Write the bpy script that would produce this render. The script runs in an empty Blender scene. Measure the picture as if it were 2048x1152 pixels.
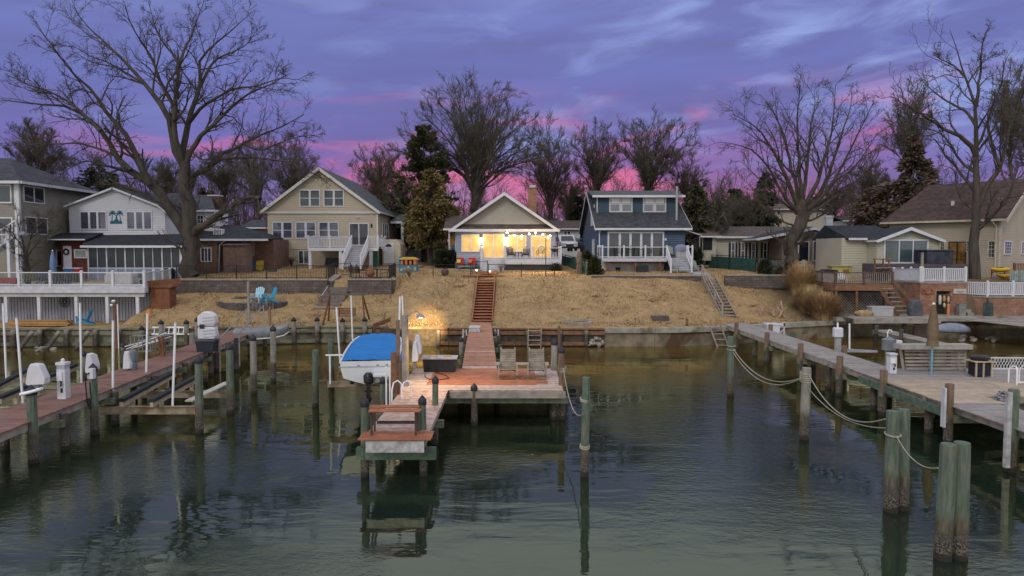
import bpy, bmesh, math, random
import numpy as np
from mathutils import Vector, Matrix
scn = bpy.context.scene
H = 5.9
F = 1400.0
PITCH = math.atan((576 - 500) / F)
CP, SP = math.cos(PITCH), math.sin(PITCH)
cam = bpy.data.cameras.new('Camera')
cam_o = bpy.data.objects.new('Camera', cam)
scn.collection.objects.link(cam_o)
cam.sensor_width = 36.0
cam.lens = 36.0 * F / 2048
cam.clip_start = 0.1
cam.clip_end = 9000
cam_o.location = (0, 0, H)
cam_o.rotation_euler = (math.pi / 2 - PITCH, 0, 0)
scn.camera = cam_o
SUN_EL, SUN_AZ = math.radians(38), math.radians(205)
scn.view_settings.view_transform = 'Standard'
scn.view_settings.look = 'None'
scn.view_settings.exposure = 0.45
scn.view_settings.gamma = 1.0
def lin(r, g, b):
 f = lambda c: (c / 12.92 if c <= .04045 else ((c + .055) / 1.055) ** 2.4)
 return (f(r / 255), f(g / 255), f(b / 255), 1)
class NT:
 """small helper that adds nodes and links them"""
 def __init__(s, tree):
  s.t = tree
 def n(s, kind, ins=None, **props):
  nd = s.t.nodes.new('ShaderNode' + kind)
  for k, v in props.items():
   setattr(nd, k, v)
  for k, v in (ins or {}).items():
   i = nd.inputs[k]
   if isinstance(v, bpy.types.NodeSocket):
    s.t.links.new(v, i)
   else:
    i.default_value = v
  return nd
 def math(s, op, a, b=0.0, c=None, clamp=False):
  ins = {0: a, 1: b}
  if c is not None:
   ins[2] = c
  return s.n('Math', ins, operation=op, use_clamp=clamp).outputs[0]
 def mix(s, f, a, b, mode='MIX'):
  nd = s.n('MixRGB', {'Fac': f, 'Color1': a, 'Color2': b}, blend_type=mode)
  return nd.outputs[0]
 def ramp(s, f, stops, interp='LINEAR'):
  nd = s.n('ValToRGB', {'Fac': f})
  cr = nd.color_ramp
  cr.interpolation = interp
  while len(cr.elements) > 1:
   cr.elements.remove(cr.elements[-1])
  cr.elements[0].position = stops[0][0]
  cr.elements[0].color = stops[0][1]
  for p, c in stops[1:]:
   e = cr.elements.new(p)
   e.color = c
  return nd.outputs[0]
 def noise(s, vec, scale, detail=3, rough=.55, dist=0.0):
  return s.n('TexNoise', {'Vector': vec, 'Scale': scale, 'Detail': detail, 'Roughness': rough, 'Distortion': dist}).outputs['Fac']
 def maprange(s, v, a, b, c=0.0, d=1.0, smooth=True):
  return s.n('MapRange', {'Value': v, 'From Min': a, 'From Max': b, 'To Min': c, 'To Max': d},
     interpolation_type='SMOOTHSTEP' if smooth else 'LINEAR').outputs[0]
def g(v):
 return (v, v, v, 1)
world = bpy.data.worlds.new('World')
scn.world = world
world.use_nodes = True
W = NT(world.node_tree)
world.node_tree.nodes.clear()
tc = W.n('TexCoord').outputs['Generated']
sep = W.n('SeparateXYZ', {0: tc})
dx, dy, dz = sep.outputs
az = W.math('ARCTAN2', dx, dy)
el = W.math('ARCSINE', dz)
v1 = W.n('CombineXYZ', {0: W.math('MULTIPLY', az, 2.2), 1: W.math('ADD', W.math('MULTIPLY', el, 15.0), W.math('MULTIPLY', az, -.4)), 2: 3.7}).outputs[0]
v2 = W.n('CombineXYZ', {0: W.math('MULTIPLY', az, 5.5), 1: W.math('ADD', W.math('MULTIPLY', el, 21.0), W.math('MULTIPLY', az, -1.1)), 2: 1.3}).outputs[0]
n1 = W.noise(v1, 1.6, 4, .5, .4)
n2 = W.noise(v2, 1.1, 5, .5, .5)
rose = W.ramp(W.math('DIVIDE', el, .36, clamp=True),
    [(0.0, lin(238, 118, 116)), (.20, lin(224, 118, 140)), (.31, lin(172, 106, 168)), (.46, lin(120, 110, 172)),
    (.70, lin(112, 119, 184)), (1.0, lin(122, 132, 194))])
cool = W.ramp(W.math('DIVIDE', el, .36, clamp=True),
    [(0.0, lin(150, 112, 180)), (.3, lin(116, 106, 176)), (.6, lin(112, 120, 186)), (1.0, lin(120, 132, 194))])
wz = W.math('MULTIPLY', W.maprange(az, -.40, -.12), W.maprange(az, .62, .38))
base = W.mix(W.math('ADD', W.math('MULTIPLY', wz, .64), .03), cool, rose)
dark = W.ramp(n1, [(.36, g(0)), (.66, g(1))])
c1 = W.mix(W.math('MULTIPLY', dark, W.maprange(el, .03, .16, .9, .6)), base, lin(104, 104, 160))
pale_w = W.math('MULTIPLY', W.maprange(az, -.35, .4), W.maprange(el, .08, .2))
pale = W.math('MULTIPLY', W.maprange(n2, .46, .74), W.math('ADD', W.math('MULTIPLY', pale_w, .6), .30))
c2 = W.mix(pale, c1, lin(150, 168, 226))
band = W.math('MULTIPLY', W.maprange(el, .05, .10), W.maprange(el, .24, .13))
n3 = W.noise(v2, .8, 5, .55, .6)
pink = W.math('MULTIPLY', W.maprange(n3, .49, .66), W.math('MULTIPLY', band, W.maprange(az, -.6, -.2, .3, 1.0)))
c3 = W.mix(W.math('MULTIPLY', pink, .75), c2, lin(228, 116, 152))
over = W.math('MAXIMUM', W.maprange(el, .325, .43), W.maprange(dy, .25, -.3))
sky = W.n('TexSky', {}, sky_type='NISHITA')
sky.sun_disc = False
sky.sun_elevation = SUN_EL
sky.sun_rotation = SUN_AZ
front = W.math('MULTIPLY', W.maprange(dy, -.1, .35), W.maprange(el, 1.3, .8))
gcol = W.mix(front, (.80, .80, .88, 1), (.60, .65, .84, 1))
grey = W.mix(1.0, gcol, W.mix(1.0, sky.outputs[0], (.012, .012, .012, 1), 'MULTIPLY'), 'ADD')
col = W.mix(over, c3, grey)
low = W.maprange(el, -.02, .0)
col = W.mix(low, (.03, .035, .03, 1), col)
bg = W.n('Background', {'Color': col, 'Strength': .76})
W.t.links.new(bg.outputs[0], W.n('OutputWorld').inputs[0])
sun = bpy.data.lights.new('Sun', 'SUN')
sun.energy = .75
sun.angle = math.radians(16)
sun.color = (1.0, .95, .88)
sun_o = bpy.data.objects.new('Sun', sun)
scn.collection.objects.link(sun_o)
sun_o.rotation_euler = (math.pi / 2 - SUN_EL, 0, math.radians(-25))
def ray(px, py):
 u, v = (px - 1024) / F, (576 - py) / F
 return Vector((u, CP + v * SP, -SP + v * CP))
def at(px, py, Y):
 d = ray(px, py)
 t = Y / d.y
 return Vector((d.x * t, Y, H + d.z * t))
def G(px, py, z=0.0):
 d = ray(px, py)
 t = (z - H) / d.z
 return Vector((d.x * t, d.y * t, z))
def X(px, Y):
 return at(px, 500, Y).x
def Z(py, Y):
 return at(1024, py, Y).z
rnd = random.Random(7)
MATS = {}
def mat(name, col, rough=.75, var=.18, scale=3.0, bump=0.0, bscale=40.0, island=0.0, metal=0.0, spec=.3, col2=None, stretch=(1, 1, 1), rand=0.0, emit=None, dirt=None):
 """a plain surface with blotches, optional grain, per-piece variation and bump"""
 if name in MATS:
  return MATS[name]
 m = bpy.data.materials.new(name)
 m.use_nodes = True
 T = NT(m.node_tree)
 bs = m.node_tree.nodes['Principled BSDF']
 tco = T.n('TexCoord').outputs['Object']
 vec = T.n('Mapping', {'Vector': tco, 'Scale': stretch}).outputs[0]
 c = tuple(col[:3]) + (1,)
 nz = T.noise(vec, scale, 5, .6)
 if col2:
  colr = T.mix(T.maprange(nz, .38, .62), c, tuple(col2[:3]) + (1,))
 else:
  lo = tuple(x * (1 - var) for x in c[:3]) + (1,)
  hi = tuple(min(1, x * (1 + var)) for x in c[:3]) + (1,)
  colr = T.mix(T.maprange(nz, .3, .7), lo, hi)
 if island:
  ri = T.n('NewGeometry').outputs['Random Per Island']
  colr = T.mix(1.0, colr, T.ramp(ri, [(0, g(1 - island)), (1, g(1 + island))]), 'MULTIPLY')
 if rand:
  ro = T.n('ObjectInfo').outputs['Random']
  colr = T.mix(1.0, colr, T.ramp(ro, [(0, g(1 - rand)), (1, g(1 + rand))]), 'MULTIPLY')
 if dirt:
  nd = T.noise(vec, scale * .35, 6, .65, .6)
  colr = T.mix(T.maprange(nd, .52, .66, 0, dirt[1]), colr, tuple(dirt[0][:3]) + (1,))
 T.t.links.new(colr, bs.inputs['Base Color'])
 bs.inputs['Roughness'].default_value = rough
 bs.inputs['Metallic'].default_value = metal
 bs.inputs['Specular IOR Level'].default_value = spec
 if bump:
  b = T.n('Bump', {'Strength': bump, 'Distance': .02, 'Height': T.noise(vec, bscale, 4, .65)})
  T.t.links.new(b.outputs[0], bs.inputs['Normal'])
 if emit:
  bs.inputs['Emission Color'].default_value = tuple(emit[0]) + (1,)
  bs.inputs['Emission Strength'].default_value = emit[1]
 MATS[name] = m
 return m
def siding(name, col, pitch=.15, var=.06, dirt=None):
 """lapped boards: a real saw-tooth height every `pitch` metres"""
 m = mat(name, col, .6, var, .7, dirt=dirt)
 T = NT(m.node_tree)
 bs = m.node_tree.nodes['Principled BSDF']
 z = T.n('SeparateXYZ', {0: T.n('NewGeometry').outputs['Position']}).outputs[2]
 saw = T.math('FRACT', T.math('DIVIDE', z, pitch))
 h = T.math('SUBTRACT', 1.0, saw)
 b = T.n('Bump', {'Strength': .9, 'Distance': .05, 'Height': h})
 T.t.links.new(b.outputs[0], bs.inputs['Normal'])
 return m
def shingles(name, col, var=.3, col2=None):
 m = mat(name, col, .9, var, 2.2, col2=col2)
 T = NT(m.node_tree)
 bs = m.node_tree.nodes['Principled BSDF']
 old = bs.inputs['Base Color'].links[0].from_socket
 p = T.n('SeparateXYZ', {0: T.n('NewGeometry').outputs['Position']})
 v = T.n('CombineXYZ', {0: T.math('ADD', p.outputs[0], T.math('MULTIPLY', p.outputs[1], .73)), 1: T.math('MULTIPLY', p.outputs[2], 1.6), 2: 0.0}).outputs[0]
 br = T.n('TexBrick', {'Vector': v, 'Color1': g(.75), 'Color2': g(1.25), 'Mortar': g(.55), 'Scale': 1.0, 'Mortar Size': .012, 'Brick Width': .32, 'Row Height': .2, 'Bias': 0.0})
 c = T.mix(1.0, old, br.outputs['Color'], 'MULTIPLY')
 c = T.mix(.5, c, T.mix(1.0, old, T.ramp(T.noise(T.n('NewGeometry').outputs['Position'], 9, 2), [(.3, g(.6)), (.7, g(1.4))]), 'MULTIPLY'))
 T.t.links.new(c, bs.inputs['Base Color'])
 b = T.n('Bump', {'Strength': .5, 'Distance': .03, 'Height': br.outputs['Fac']})
 b.invert = True
 T.t.links.new(b.outputs[0], bs.inputs['Normal'])
 return m
def masonry(name, c1, c2, mortar, bw=.4, bh=.2, ms=.012, noise=.35):
 if name in MATS:
  return MATS[name]
 m = bpy.data.materials.new(name)
 m.use_nodes = True
 T = NT(m.node_tree)
 bs = m.node_tree.nodes['Principled BSDF']
 geo = T.n('NewGeometry')
 p = T.n('SeparateXYZ', {0: geo.outputs['Position']})
 v = T.n('CombineXYZ', {0: T.math('ADD', p.outputs[0], T.math('MULTIPLY', p.outputs[1], .8)), 1: p.outputs[2], 2: 0.0}).outputs[0]
 br = T.n('TexBrick', {'Vector': v, 'Color1': tuple(c1) + (1,), 'Color2': tuple(c2) + (1,), 'Mortar': tuple(mortar) + (1,), 'Scale': 1.0, 'Mortar Size': ms, 'Brick Width': bw, 'Row Height': bh})
 nz = T.noise(geo.outputs['Position'], 1.7, 6, .7)
 c = T.mix(1.0, br.outputs['Color'], T.ramp(nz, [(.3, g(1 - noise)), (.7, g(1 + noise))]), 'MULTIPLY')
 T.t.links.new(c, bs.inputs['Base Color'])
 bs.inputs['Roughness'].default_value = .9
 b = T.n('Bump', {'Strength': .7, 'Distance': .02, 'Height': br.outputs['Fac']})
 b.invert = True
 T.t.links.new(b.outputs[0], bs.inputs['Normal'])
 MATS[name] = m
 return m
def piling_mat(name, top, top2, mid):
 """weathered pile: barnacles at the waterline, a stain above it, treated timber on top (local z = height over water)"""
 if name in MATS:
  return MATS[name]
 m = bpy.data.materials.new(name)
 m.use_nodes = True
 T = NT(m.node_tree)
 bs = m.node_tree.nodes['Principled BSDF']
 tco = T.n('TexCoord').outputs['Object']
 ro = T.n('ObjectInfo').outputs['Random']
 off = T.n('CombineXYZ', {0: T.math('MULTIPLY', ro, 37.0), 1: T.math('MULTIPLY', ro, 11.0), 2: 0.0}).outputs[0]
 vv = T.n('VectorMath', {0: tco, 1: off}, operation='ADD').outputs[0]
 vec = T.n('Mapping', {'Vector': vv, 'Scale': (1, 1, .12)}).outputs[0]
 z = T.n('SeparateXYZ', {0: tco}).outputs[2]
 zz = T.math('ADD', z, T.math('MULTIPLY', T.math('SUBTRACT', T.noise(vv, 6, 4), .5), .22))
 grain = T.noise(vec, 14, 6, .7)
 tt = T.mix(T.maprange(grain, .35, .65), tuple(top) + (1,), tuple(top2) + (1,))
 tt = T.mix(T.maprange(T.noise(vv, 2.3, 4, .6), .5, .7, 0, .5), tt, tuple(mid) + (1,))
 barn = T.mix(T.maprange(T.noise(vv, 30, 3, .7), .45, .62), (.022, .016, .012, 1), (.17, .145, .115, 1))
 wet = (.020, .016, .012, 1)
 c = T.mix(T.maprange(zz, .10, .16), wet, barn)
 c = T.mix(T.maprange(zz, .34, .44), c, T.mix(.6, barn, (.05, .045, .035, 1)))
 c = T.mix(T.maprange(zz, .50, .66), c, T.mix(T.maprange(grain, .35, .65), tuple(mid) + (1,), (.035, .03, .022, 1)))
 c = T.mix(T.maprange(zz, .72, .98), c, tt)
 T.t.links.new(c, bs.inputs['Base Color'])
 bs.inputs['Roughness'].default_value = .85
 hh = T.math('ADD', T.math('MULTIPLY', grain, .5), T.math('MULTIPLY', T.noise(vv, 30, 3, .7), T.maprange(zz, .5, .3)))
 b = T.n('Bump', {'Strength': .7, 'Distance': .03, 'Height': hh})
 T.t.links.new(b.outputs[0], bs.inputs['Normal'])
 MATS[name] = m
 return m
def hx(r, gg, b):
 return lin(r, gg, b)[:3]
WHITE = mat('white_vinyl', (.54, .54, .58), .45, .06, 2)
WHITEW = mat('white_painted_wood', (.46, .46, .50), .6, .12, 3)
PVC = mat('white_pvc', (.72, .72, .74), .35, .08, 2, dirt=((.42, .40, .36), .5))
BLACK = mat('black_metal', (.012, .012, .014), .5, .2)
DARKP = mat('dark_plastic', (.02, .02, .024), .5, .25)
GREYM = mat('grey_metal', (.30, .31, .32), .4, .2, 5, metal=.7)
ALU = mat('aluminium', (.42, .43, .45), .42, .15, 4, metal=.55)
GLASSD = mat('dark_glass', (.012, .014, .020), .06, .3, .6, spec=.75)
GLASSB = mat('blue_glass', (.06, .065, .10), .08, .35, .5, spec=.8)
GLASSG = mat('green_grey_glass', (.035, .048, .05), .08, .3, .5, spec=.7)
BLIND = mat('pale_blind', (.55, .56, .60), .5, .06)
CONC = mat('concrete', (.27, .25, .21), .9, .25, 1.6, .5, 20, dirt=((.09, .075, .05), .8))
ROPE = mat('pale_rope', (.30, .275, .22), .9, .2, 20)
GREYWOOD = mat('weathered_grey_wood', (.24, .21, .185), .85, .25, 3, .4, 30, island=.22, stretch=(1, 1, 1))
DARKWOOD = mat('dark_wet_wood', (.055, .045, .034), .85, .35, 4, .4, 20, island=.2)
BULKWOOD = mat('bulkhead_wood', (.15, .14, .10), .9, .35, 1.6, .5, 20, island=.25, dirt=((.03, .028, .018), .9))
BROWNWOOD = mat('brown_wood', (.15, .078, .045), .8, .3, 4, .4, 25, island=.2)
REDWOOD = mat('red_stained_boards', (.30, .115, .058), .7, .2, 3, .35, 30, island=.16)
COMPOSITE = mat('red_brown_composite_boards', (.185, .096, .070), .65, .15, 3, .2, 30, island=.14)
REDPALE = mat('worn_pinkish_boards', (.36, .215, .16), .8, .2, 5, .4, 30, island=.18, col2=(.44, .37, .33))
GREYDECK = mat('grey_composite_boards', (.25, .225, .205), .75, .14, 3, .3, 30, island=.12)
TANDECK = mat('tan_new_boards', (.36, .285, .205), .75, .16, 3, .3, 30, island=.14)
GREENWOOD = mat('green_treated_timber', (.12, .135, .095), .8, .3, 5, .4, 25, island=.15)
P_GREEN = piling_mat('green_piling', (.052, .080, .056), (.125, .150, .115), (.13, .11, .075))
P_GREY = piling_mat('grey_piling', (.17, .155, .13), (.27, .25, .22), (.12, .10, .07))
P_BROWN = piling_mat('brown_piling', (.10, .06, .038), (.17, .115, .075), (.07, .05, .035))
P_DARK = piling_mat('dark_piling', (.05, .040, .032), (.09, .072, .058), (.04, .03, .024))
class MB:
 def __init__(s, origin=None):
  s.v, s.f = [], []
  s.o = Vector(origin) if origin is not None else None
 def add(s, vs, fs):
  k = len(s.v)
  if s.o is None:
   s.v.extend(tuple(p) for p in vs)
  else:
   o = s.o
   s.v.extend((p[0] - o.x, p[1] - o.y, p[2] - o.z) for p in vs)
  s.f.extend(tuple(i + k for i in f) for f in fs)
  return s
 def box(s, x0, y0, z0, x1, y1, z1):
  return s.add([(x0, y0, z0), (x1, y0, z0), (x1, y1, z0), (x0, y1, z0), (x0, y0, z1), (x1, y0, z1), (x1, y1, z1), (x0, y1, z1)],
      [(3, 2, 1, 0), (4, 5, 6, 7), (0, 1, 5, 4), (1, 2, 6, 5), (2, 3, 7, 6), (3, 0, 4, 7)])
 def bar(s, p, q, w, h=None, up=(0, 0, 1)):
  p, q = Vector(p), Vector(q)
  h = w if h is None else h
  d = (q - p).normalized()
  a = d.cross(Vector(up))
  if a.length < 1e-4:
   a = d.cross(Vector((0, 1, 0)))
  a.normalize()
  b = a.cross(d).normalized()
  a, b = a * w / 2, b * h / 2
  vs = [p - a - b, p + a - b, p + a + b, p - a + b, q - a - b, q + a - b, q + a + b, q - a + b]
  return s.add(vs, [(3, 2, 1, 0), (4, 5, 6, 7), (0, 1, 5, 4), (1, 2, 6, 5), (2, 3, 7, 6), (3, 0, 4, 7)])
 def tube(s, pts, r, n=8, caps=True):
  pts = [Vector(p) for p in pts]
  rs = r if isinstance(r, (list, tuple)) else [r] * len(pts)
  vs, fs = [], []
  ref = None
  for i, p in enumerate(pts):
   d = (pts[min(i + 1, len(pts) - 1)] - pts[max(i - 1, 0)]).normalized()
   if ref is None:
    ref = d.orthogonal().normalized()
   a = (ref - d * ref.dot(d))
   a = a.normalized() if a.length > 1e-5 else d.orthogonal().normalized()
   ref = a
   b = d.cross(a)
   for k in range(n):
    t = 2 * math.pi * k / n
    vs.append(p + (a * math.cos(t) + b * math.sin(t)) * rs[i])
  for i in range(len(pts) - 1):
   for k in range(n):
    k2 = (k + 1) % n
    fs.append((i * n + k, i * n + k2, (i + 1) * n + k2, (i + 1) * n + k))
  if caps:
   fs.append(tuple(range(n - 1, -1, -1)))
   fs.append(tuple(range((len(pts) - 1) * n, len(pts) * n)))
  return s.add(vs, fs)
 def prism(s, poly, axis, a, b):
  """extrude a 2D outline: axis 'y' -> (x,z), 'x' -> (y,z), 'z' -> (x,y)"""
  def P(u, v, w):
   return (u, w, v) if axis == 'y' else (w, u, v) if axis == 'x' else (u, v, w)
  n = len(poly)
  vs = [P(u, v, a) for u, v in poly] + [P(u, v, b) for u, v in poly]
  fs = [tuple(range(n)), tuple(range(2 * n - 1, n - 1, -1))] + [(i, i + n, (i + 1) % n + n, (i + 1) % n) for i in range(n)]
  return s.add(vs, fs)
 def lathe(s, c, prof, n=16, sx=1.0, sy=1.0):
  c = Vector(c)
  vs, fs = [], []
  for r, z in prof:
   for k in range(n):
    t = 2 * math.pi * k / n
    vs.append((c.x + r * sx * math.cos(t), c.y + r * sy * math.sin(t), c.z + z))
  m = len(prof)
  for i in range(m - 1):
   for k in range(n):
    k2 = (k + 1) % n
    fs.append((i * n + k, i * n + k2, (i + 1) * n + k2, (i + 1) * n + k))
  fs.append(tuple(range(n - 1, -1, -1)))
  fs.append(tuple(range((m - 1) * n, m * n)))
  return s.add(vs, fs)
 def slab(s, quad, th):
  """a sheet with thickness th downwards"""
  q = [Vector(p) for p in quad]
  n = (q[1] - q[0]).cross(q[2] - q[0]).normalized()
  if n.z < 0:
   n = -n
  lo = [p - n * th for p in q]
  k = len(q)
  return s.add(q + lo, [tuple(range(k)), tuple(range(2 * k - 1, k - 1, -1))] + [(i, i + k, (i + 1) % k + k, (i + 1) % k) for i in range(k)])
 def build(s, name, material, parent=None, smooth=False, label=None, loc=None):
  me = bpy.data.meshes.new(name)
  vs = s.v
  if parent is None and loc is None and vs:
   a = np.array(vs)
   c = ((a[:, 0].min() + a[:, 0].max()) / 2, (a[:, 1].min() + a[:, 1].max()) / 2, a[:, 2].min())
   vs = (a - np.array(c)).tolist()
   loc = c
  me.from_pydata(vs, [], s.f)
  bm = bmesh.new()
  bm.from_mesh(me)
  bmesh.ops.recalc_face_normals(bm, faces=bm.faces)
  bm.to_mesh(me)
  bm.free()
  me.materials.append(material)
  if smooth:
   for p in me.polygons:
    p.use_smooth = True
   if smooth != 'all':
    try:
     me.set_sharp_from_angle(angle=math.radians(40))
    except Exception:
     pass
  o = bpy.data.objects.new(name, me)
  scn.collection.objects.link(o)
  if parent is not None:
   o.parent = parent
  if loc is not None:
   o.location = loc
  if label:
   o['label'] = label
  return o
def tag(o, label, cat, group=None, kind=None):
 o['label'] = label
 o['category'] = cat
 if group:
  o['group'] = group
 if kind:
  o['kind'] = kind
 return o
def thing(name, label, cat, loc=(0, 0, 0), rz=0.0, group=None):
 o = bpy.data.objects.new(name, None)
 o.empty_display_size = .2
 scn.collection.objects.link(o)
 o.location = loc
 o.rotation_euler = (0, 0, rz)
 return tag(o, label, cat, group)
def struct(o):
 o['kind'] = 'structure'
 return o
def kids(o):
 return [c for c in bpy.data.objects if c.parent == o]
def dup(root, loc, rz=0.0, label=None, scale=None, group=None):
 r = root.copy()
 scn.collection.objects.link(r)
 r.location = loc
 r.rotation_euler = (0, 0, rz)
 if scale:
  r.scale = scale if hasattr(scale, '__len__') else (scale,) * 3
 if label:
  r['label'] = label
 if group:
  r['group'] = group
 def down(a, b):
  for ch in kids(a):
   c = ch.copy()
   scn.collection.objects.link(c)
   c.parent = b
   down(ch, c)
 down(root, r)
 return r
def sag(p, q, drop, n=12):
 p, q = Vector(p), Vector(q)
 return [p.lerp(q, i / n) - Vector((0, 0, drop * 4 * (i / n) * (1 - i / n))) for i in range(n + 1)]
BP = [(-3000, 43.2)] + [tuple(G(px, py, 1.1)[:2]) for px, py in
  ((0, 658), (300, 657), (480, 655), (620, 652), (745, 652.5), (800, 656), (1000, 656.5), (1205, 657), (1330, 657), (1440, 654), (1600, 645.5), (1700, 640))] + [(27.0, 47.0), (60, 46.5), (3000, 46.5)]
BX = np.array([p[0] for p in BP]); BY = np.array([p[1] for p in BP])
def bulk(x):
 return float(np.interp(x, BX, BY))
def sm(v, a, b):
 t = min(1, max(0, (v - a) / (b - a)))
 return t * t * (3 - 2 * t)
PC = ((0, 1.8, 9.8, 17, 24, 60, 4000), (1.12, 1.28, 3.78, 4.12, 4.35, 4.5, 4.6))
PL = ((0, 1.5, 6.6, 6.8, 15, 24, 60, 4000), (1.12, 1.3, 2.66, 2.7, 3.2, 3.4, 4.5, 4.6))
def hgt(x, y):
 s = y - bulk(x)
 zc = float(np.interp(s, *PC))
 if -8.45 > x > -24.6:
  return float(np.interp(s, *PL)) if y < 51.15 else float(np.interp(y, (51.15, 58, 66, 90, 4000), (3.72, 3.95, 4.45, 4.6, 4.6)))
 if x <= -24.6:
  return 1.05 if y < 48.2 else float(np.interp(y, (48.2, 52, 66, 90, 4000), (3.4, 3.5, 4.2, 4.5, 4.6)))
 if x > 5.6:
  lo = zc if y < 53.1 else max(zc, float(np.interp(y, (53.1, 60, 90, 4000), (3.86, 4.1, 4.5, 4.6))))
  if x < 20.2:
   return lo
  if x > 31.2:
   r = 1.4 if y < 48.4 else float(np.interp(y, (48.4, 54, 70, 90, 4000), (2.72, 3.55, 3.9, 4.4, 4.6)))
  else:
   r = 1.4 if y < 50.4 else float(np.interp(y, (50.4, 54, 70, 90, 4000), (3.35, 3.5, 4.0, 4.5, 4.6)))
  k = sm(x, 20.2, 22.0)
  return lo * (1 - k) + r * k
 if -2.75 < x < -1.15 and s < 11:
  return zc - .6 * sm(s, .4, 1.5) * sm(10.4 - s, 0, 1.5)
 return zc
xs = [-4000, -1500, -500, -200, -110, -80, -65] + list(np.arange(-56, 56, .35)) + [60, 75, 100, 200, 500, 1500, 4000]
xs += [-24.61, -24.59, -8.46, -8.44, 5.59, 5.61, 31.19, 31.21]
xs.sort()
ss = list(np.arange(0, 10.6, .28)) + list(np.arange(10.8, 30, .6)) + [33, 38, 45, 60, 90, 150, 300, 800, 2000, 4500]
gv, gf = [], []
nn = len(ss) + 1
for i, x in enumerate(xs):
 b = bulk(x) + .12
 gv.append((x, b, -1.2))
 for s in ss:
  y = b + s
  z = hgt(x, y)
  if 1 < s < 40 and abs(x) < 56:
   z += .05 * math.sin(x * 1.3 + 2 * math.sin(y * .7)) * math.cos(y * .9 + x * .3) + .02 * math.sin(3.1 * x + y * 2.7)
  gv.append((x, y, z))
for i in range(len(xs) - 1):
 for j in range(nn - 1):
  gf.append((i * nn + j, (i + 1) * nn + j, (i + 1) * nn + j + 1, i * nn + j + 1))
gm = bpy.data.materials.new('dormant_grass')
gm.use_nodes = True
T = NT(gm.node_tree)
bs = gm.node_tree.nodes['Principled BSDF']
pos = T.n('NewGeometry').outputs['Position']
big = T.noise(pos, .35, 5, .6)
midn = T.noise(pos, 1.5, 6, .7, .4)
fine = T.noise(T.n('Mapping', {'Vector': pos, 'Scale': (1, 1.6, 2.0)}).outputs[0], 7, 6, .8)
c = T.mix(T.maprange(midn, .30, .72), (.30, .20, .098, 1), (.43, .305, .158, 1))
c = T.mix(T.maprange(big, .52, .7, 0, .5), c, (.26, .165, .105, 1))
c = T.mix(T.maprange(T.noise(pos, .8, 5, .65), .56, .68, 0, .6), c, (.21, .17, .085, 1))
c = T.mix(1.0, c, T.ramp(fine, [(.28, g(.66)), (.5, g(1.0)), (.72, g(1.28))]), 'MULTIPLY')
spx = T.n('SeparateXYZ', {0: pos})
dirtm = T.math('MULTIPLY', T.maprange(spx.outputs[0], 17.5, 21), T.maprange(spx.outputs[1], 56, 54))
c = T.mix(T.math('MULTIPLY', dirtm, .8), c, T.mix(midn, (.06, .045, .03, 1), (.15, .115, .08, 1)))
T.t.links.new(c, bs.inputs['Base Color'])
bs.inputs['Roughness'].default_value = .95
bs.inputs['Specular IOR Level'].default_value = .1
b = T.n('Bump', {'Strength': 1.0, 'Distance': .10, 'Height': fine})
T.t.links.new(b.outputs[0], bs.inputs['Normal'])
mb = MB(); mb.v, mb.f = gv, gf
struct(mb.build('ground', gm, smooth='all', loc=(0, 0, 0)))
def tufts(n, seed):
 R = np.random.RandomState(seed)
 mbt = MB()
 k = 0
 while k < n:
  x = R.uniform(-24, 20); s = R.uniform(.3, 17)
  y = bulk(x) + s
  if x < -8.4 and 50.8 < y < 51.3 or -2.8 < x < -1.2 and s < 11:
   continue
  z = hgt(x, y)
  h = R.uniform(.03, .13); w = R.uniform(.015, .05)
  a = R.uniform(0, 6.28); t = R.uniform(0, 6.28); l = R.uniform(.02, .09)
  p = (x, y, z - .02)
  mbt.add([(x - w * math.cos(a), y - w * math.sin(a), z - .03), (x + w * math.cos(a), y + w * math.sin(a), z - .03),
     (x + l * math.cos(t), y + l * math.sin(t), z + h)], [(0, 1, 2)])
  k += 1
 return mbt
GT = mat('dry_grass_blades', (.40, .275, .135), .9, .3, .9, island=.4, col2=(.25, .165, .08))
tag(tufts(26000, 3).build('grass', GT, loc=(0, 0, 0)), 'dry tan winter grass with fallen leaves over the bank', 'grass', kind='stuff')
Rl = np.random.RandomState(8); ml = MB()
for k in range(5200):
 if k % 40 == 0:
  cx0, cs0, spr = Rl.uniform(-24, 19.5), Rl.uniform(.2, 9.5) , Rl.uniform(.15, 1.3)
 x = cx0 + Rl.normal() * spr; s = max(.12, cs0 + Rl.normal() * spr * .6); y = bulk(x) + s
 if not -24 < x < 20 or -8.4 > x and y > 50.6 or -2.8 < x < -1.2 and s < 11:
  continue
 z = hgt(x, y); r = Rl.uniform(.02, .06); a = Rl.uniform(0, 6.28)
 ml.add([(x - r * math.cos(a), y - r * math.sin(a), z + .01), (x + r * math.sin(a), y - r * math.cos(a), z + .05), (x + r * math.cos(a), y + r * math.sin(a), z + Rl.uniform(.02, .09)), (x - r * .7 * math.sin(a), y + r * .7 * math.cos(a), z + .02)], [(0, 1, 2, 3)])
tag(ml.build('leaf_litter', mat('dead_leaves', (.13, .075, .04), .9, .3, 2, island=.5, col2=(.20, .15, .07)), loc=(0, 0, 0)), 'scattered brown leaves and weed tufts over the bank', 'leaf litter', kind='stuff')
wm = bpy.data.materials.new('creek_water')
wm.use_nodes = True
T = NT(wm.node_tree)
bs = wm.node_tree.nodes['Principled BSDF']
pos = T.n('NewGeometry').outputs['Position']
sp = T.n('SeparateXYZ', {0: pos})
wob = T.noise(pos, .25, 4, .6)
yy = T.math('ADD', sp.outputs[1], T.math('MULTIPLY', T.math('SUBTRACT', wob, .5), 9.0))
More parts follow.
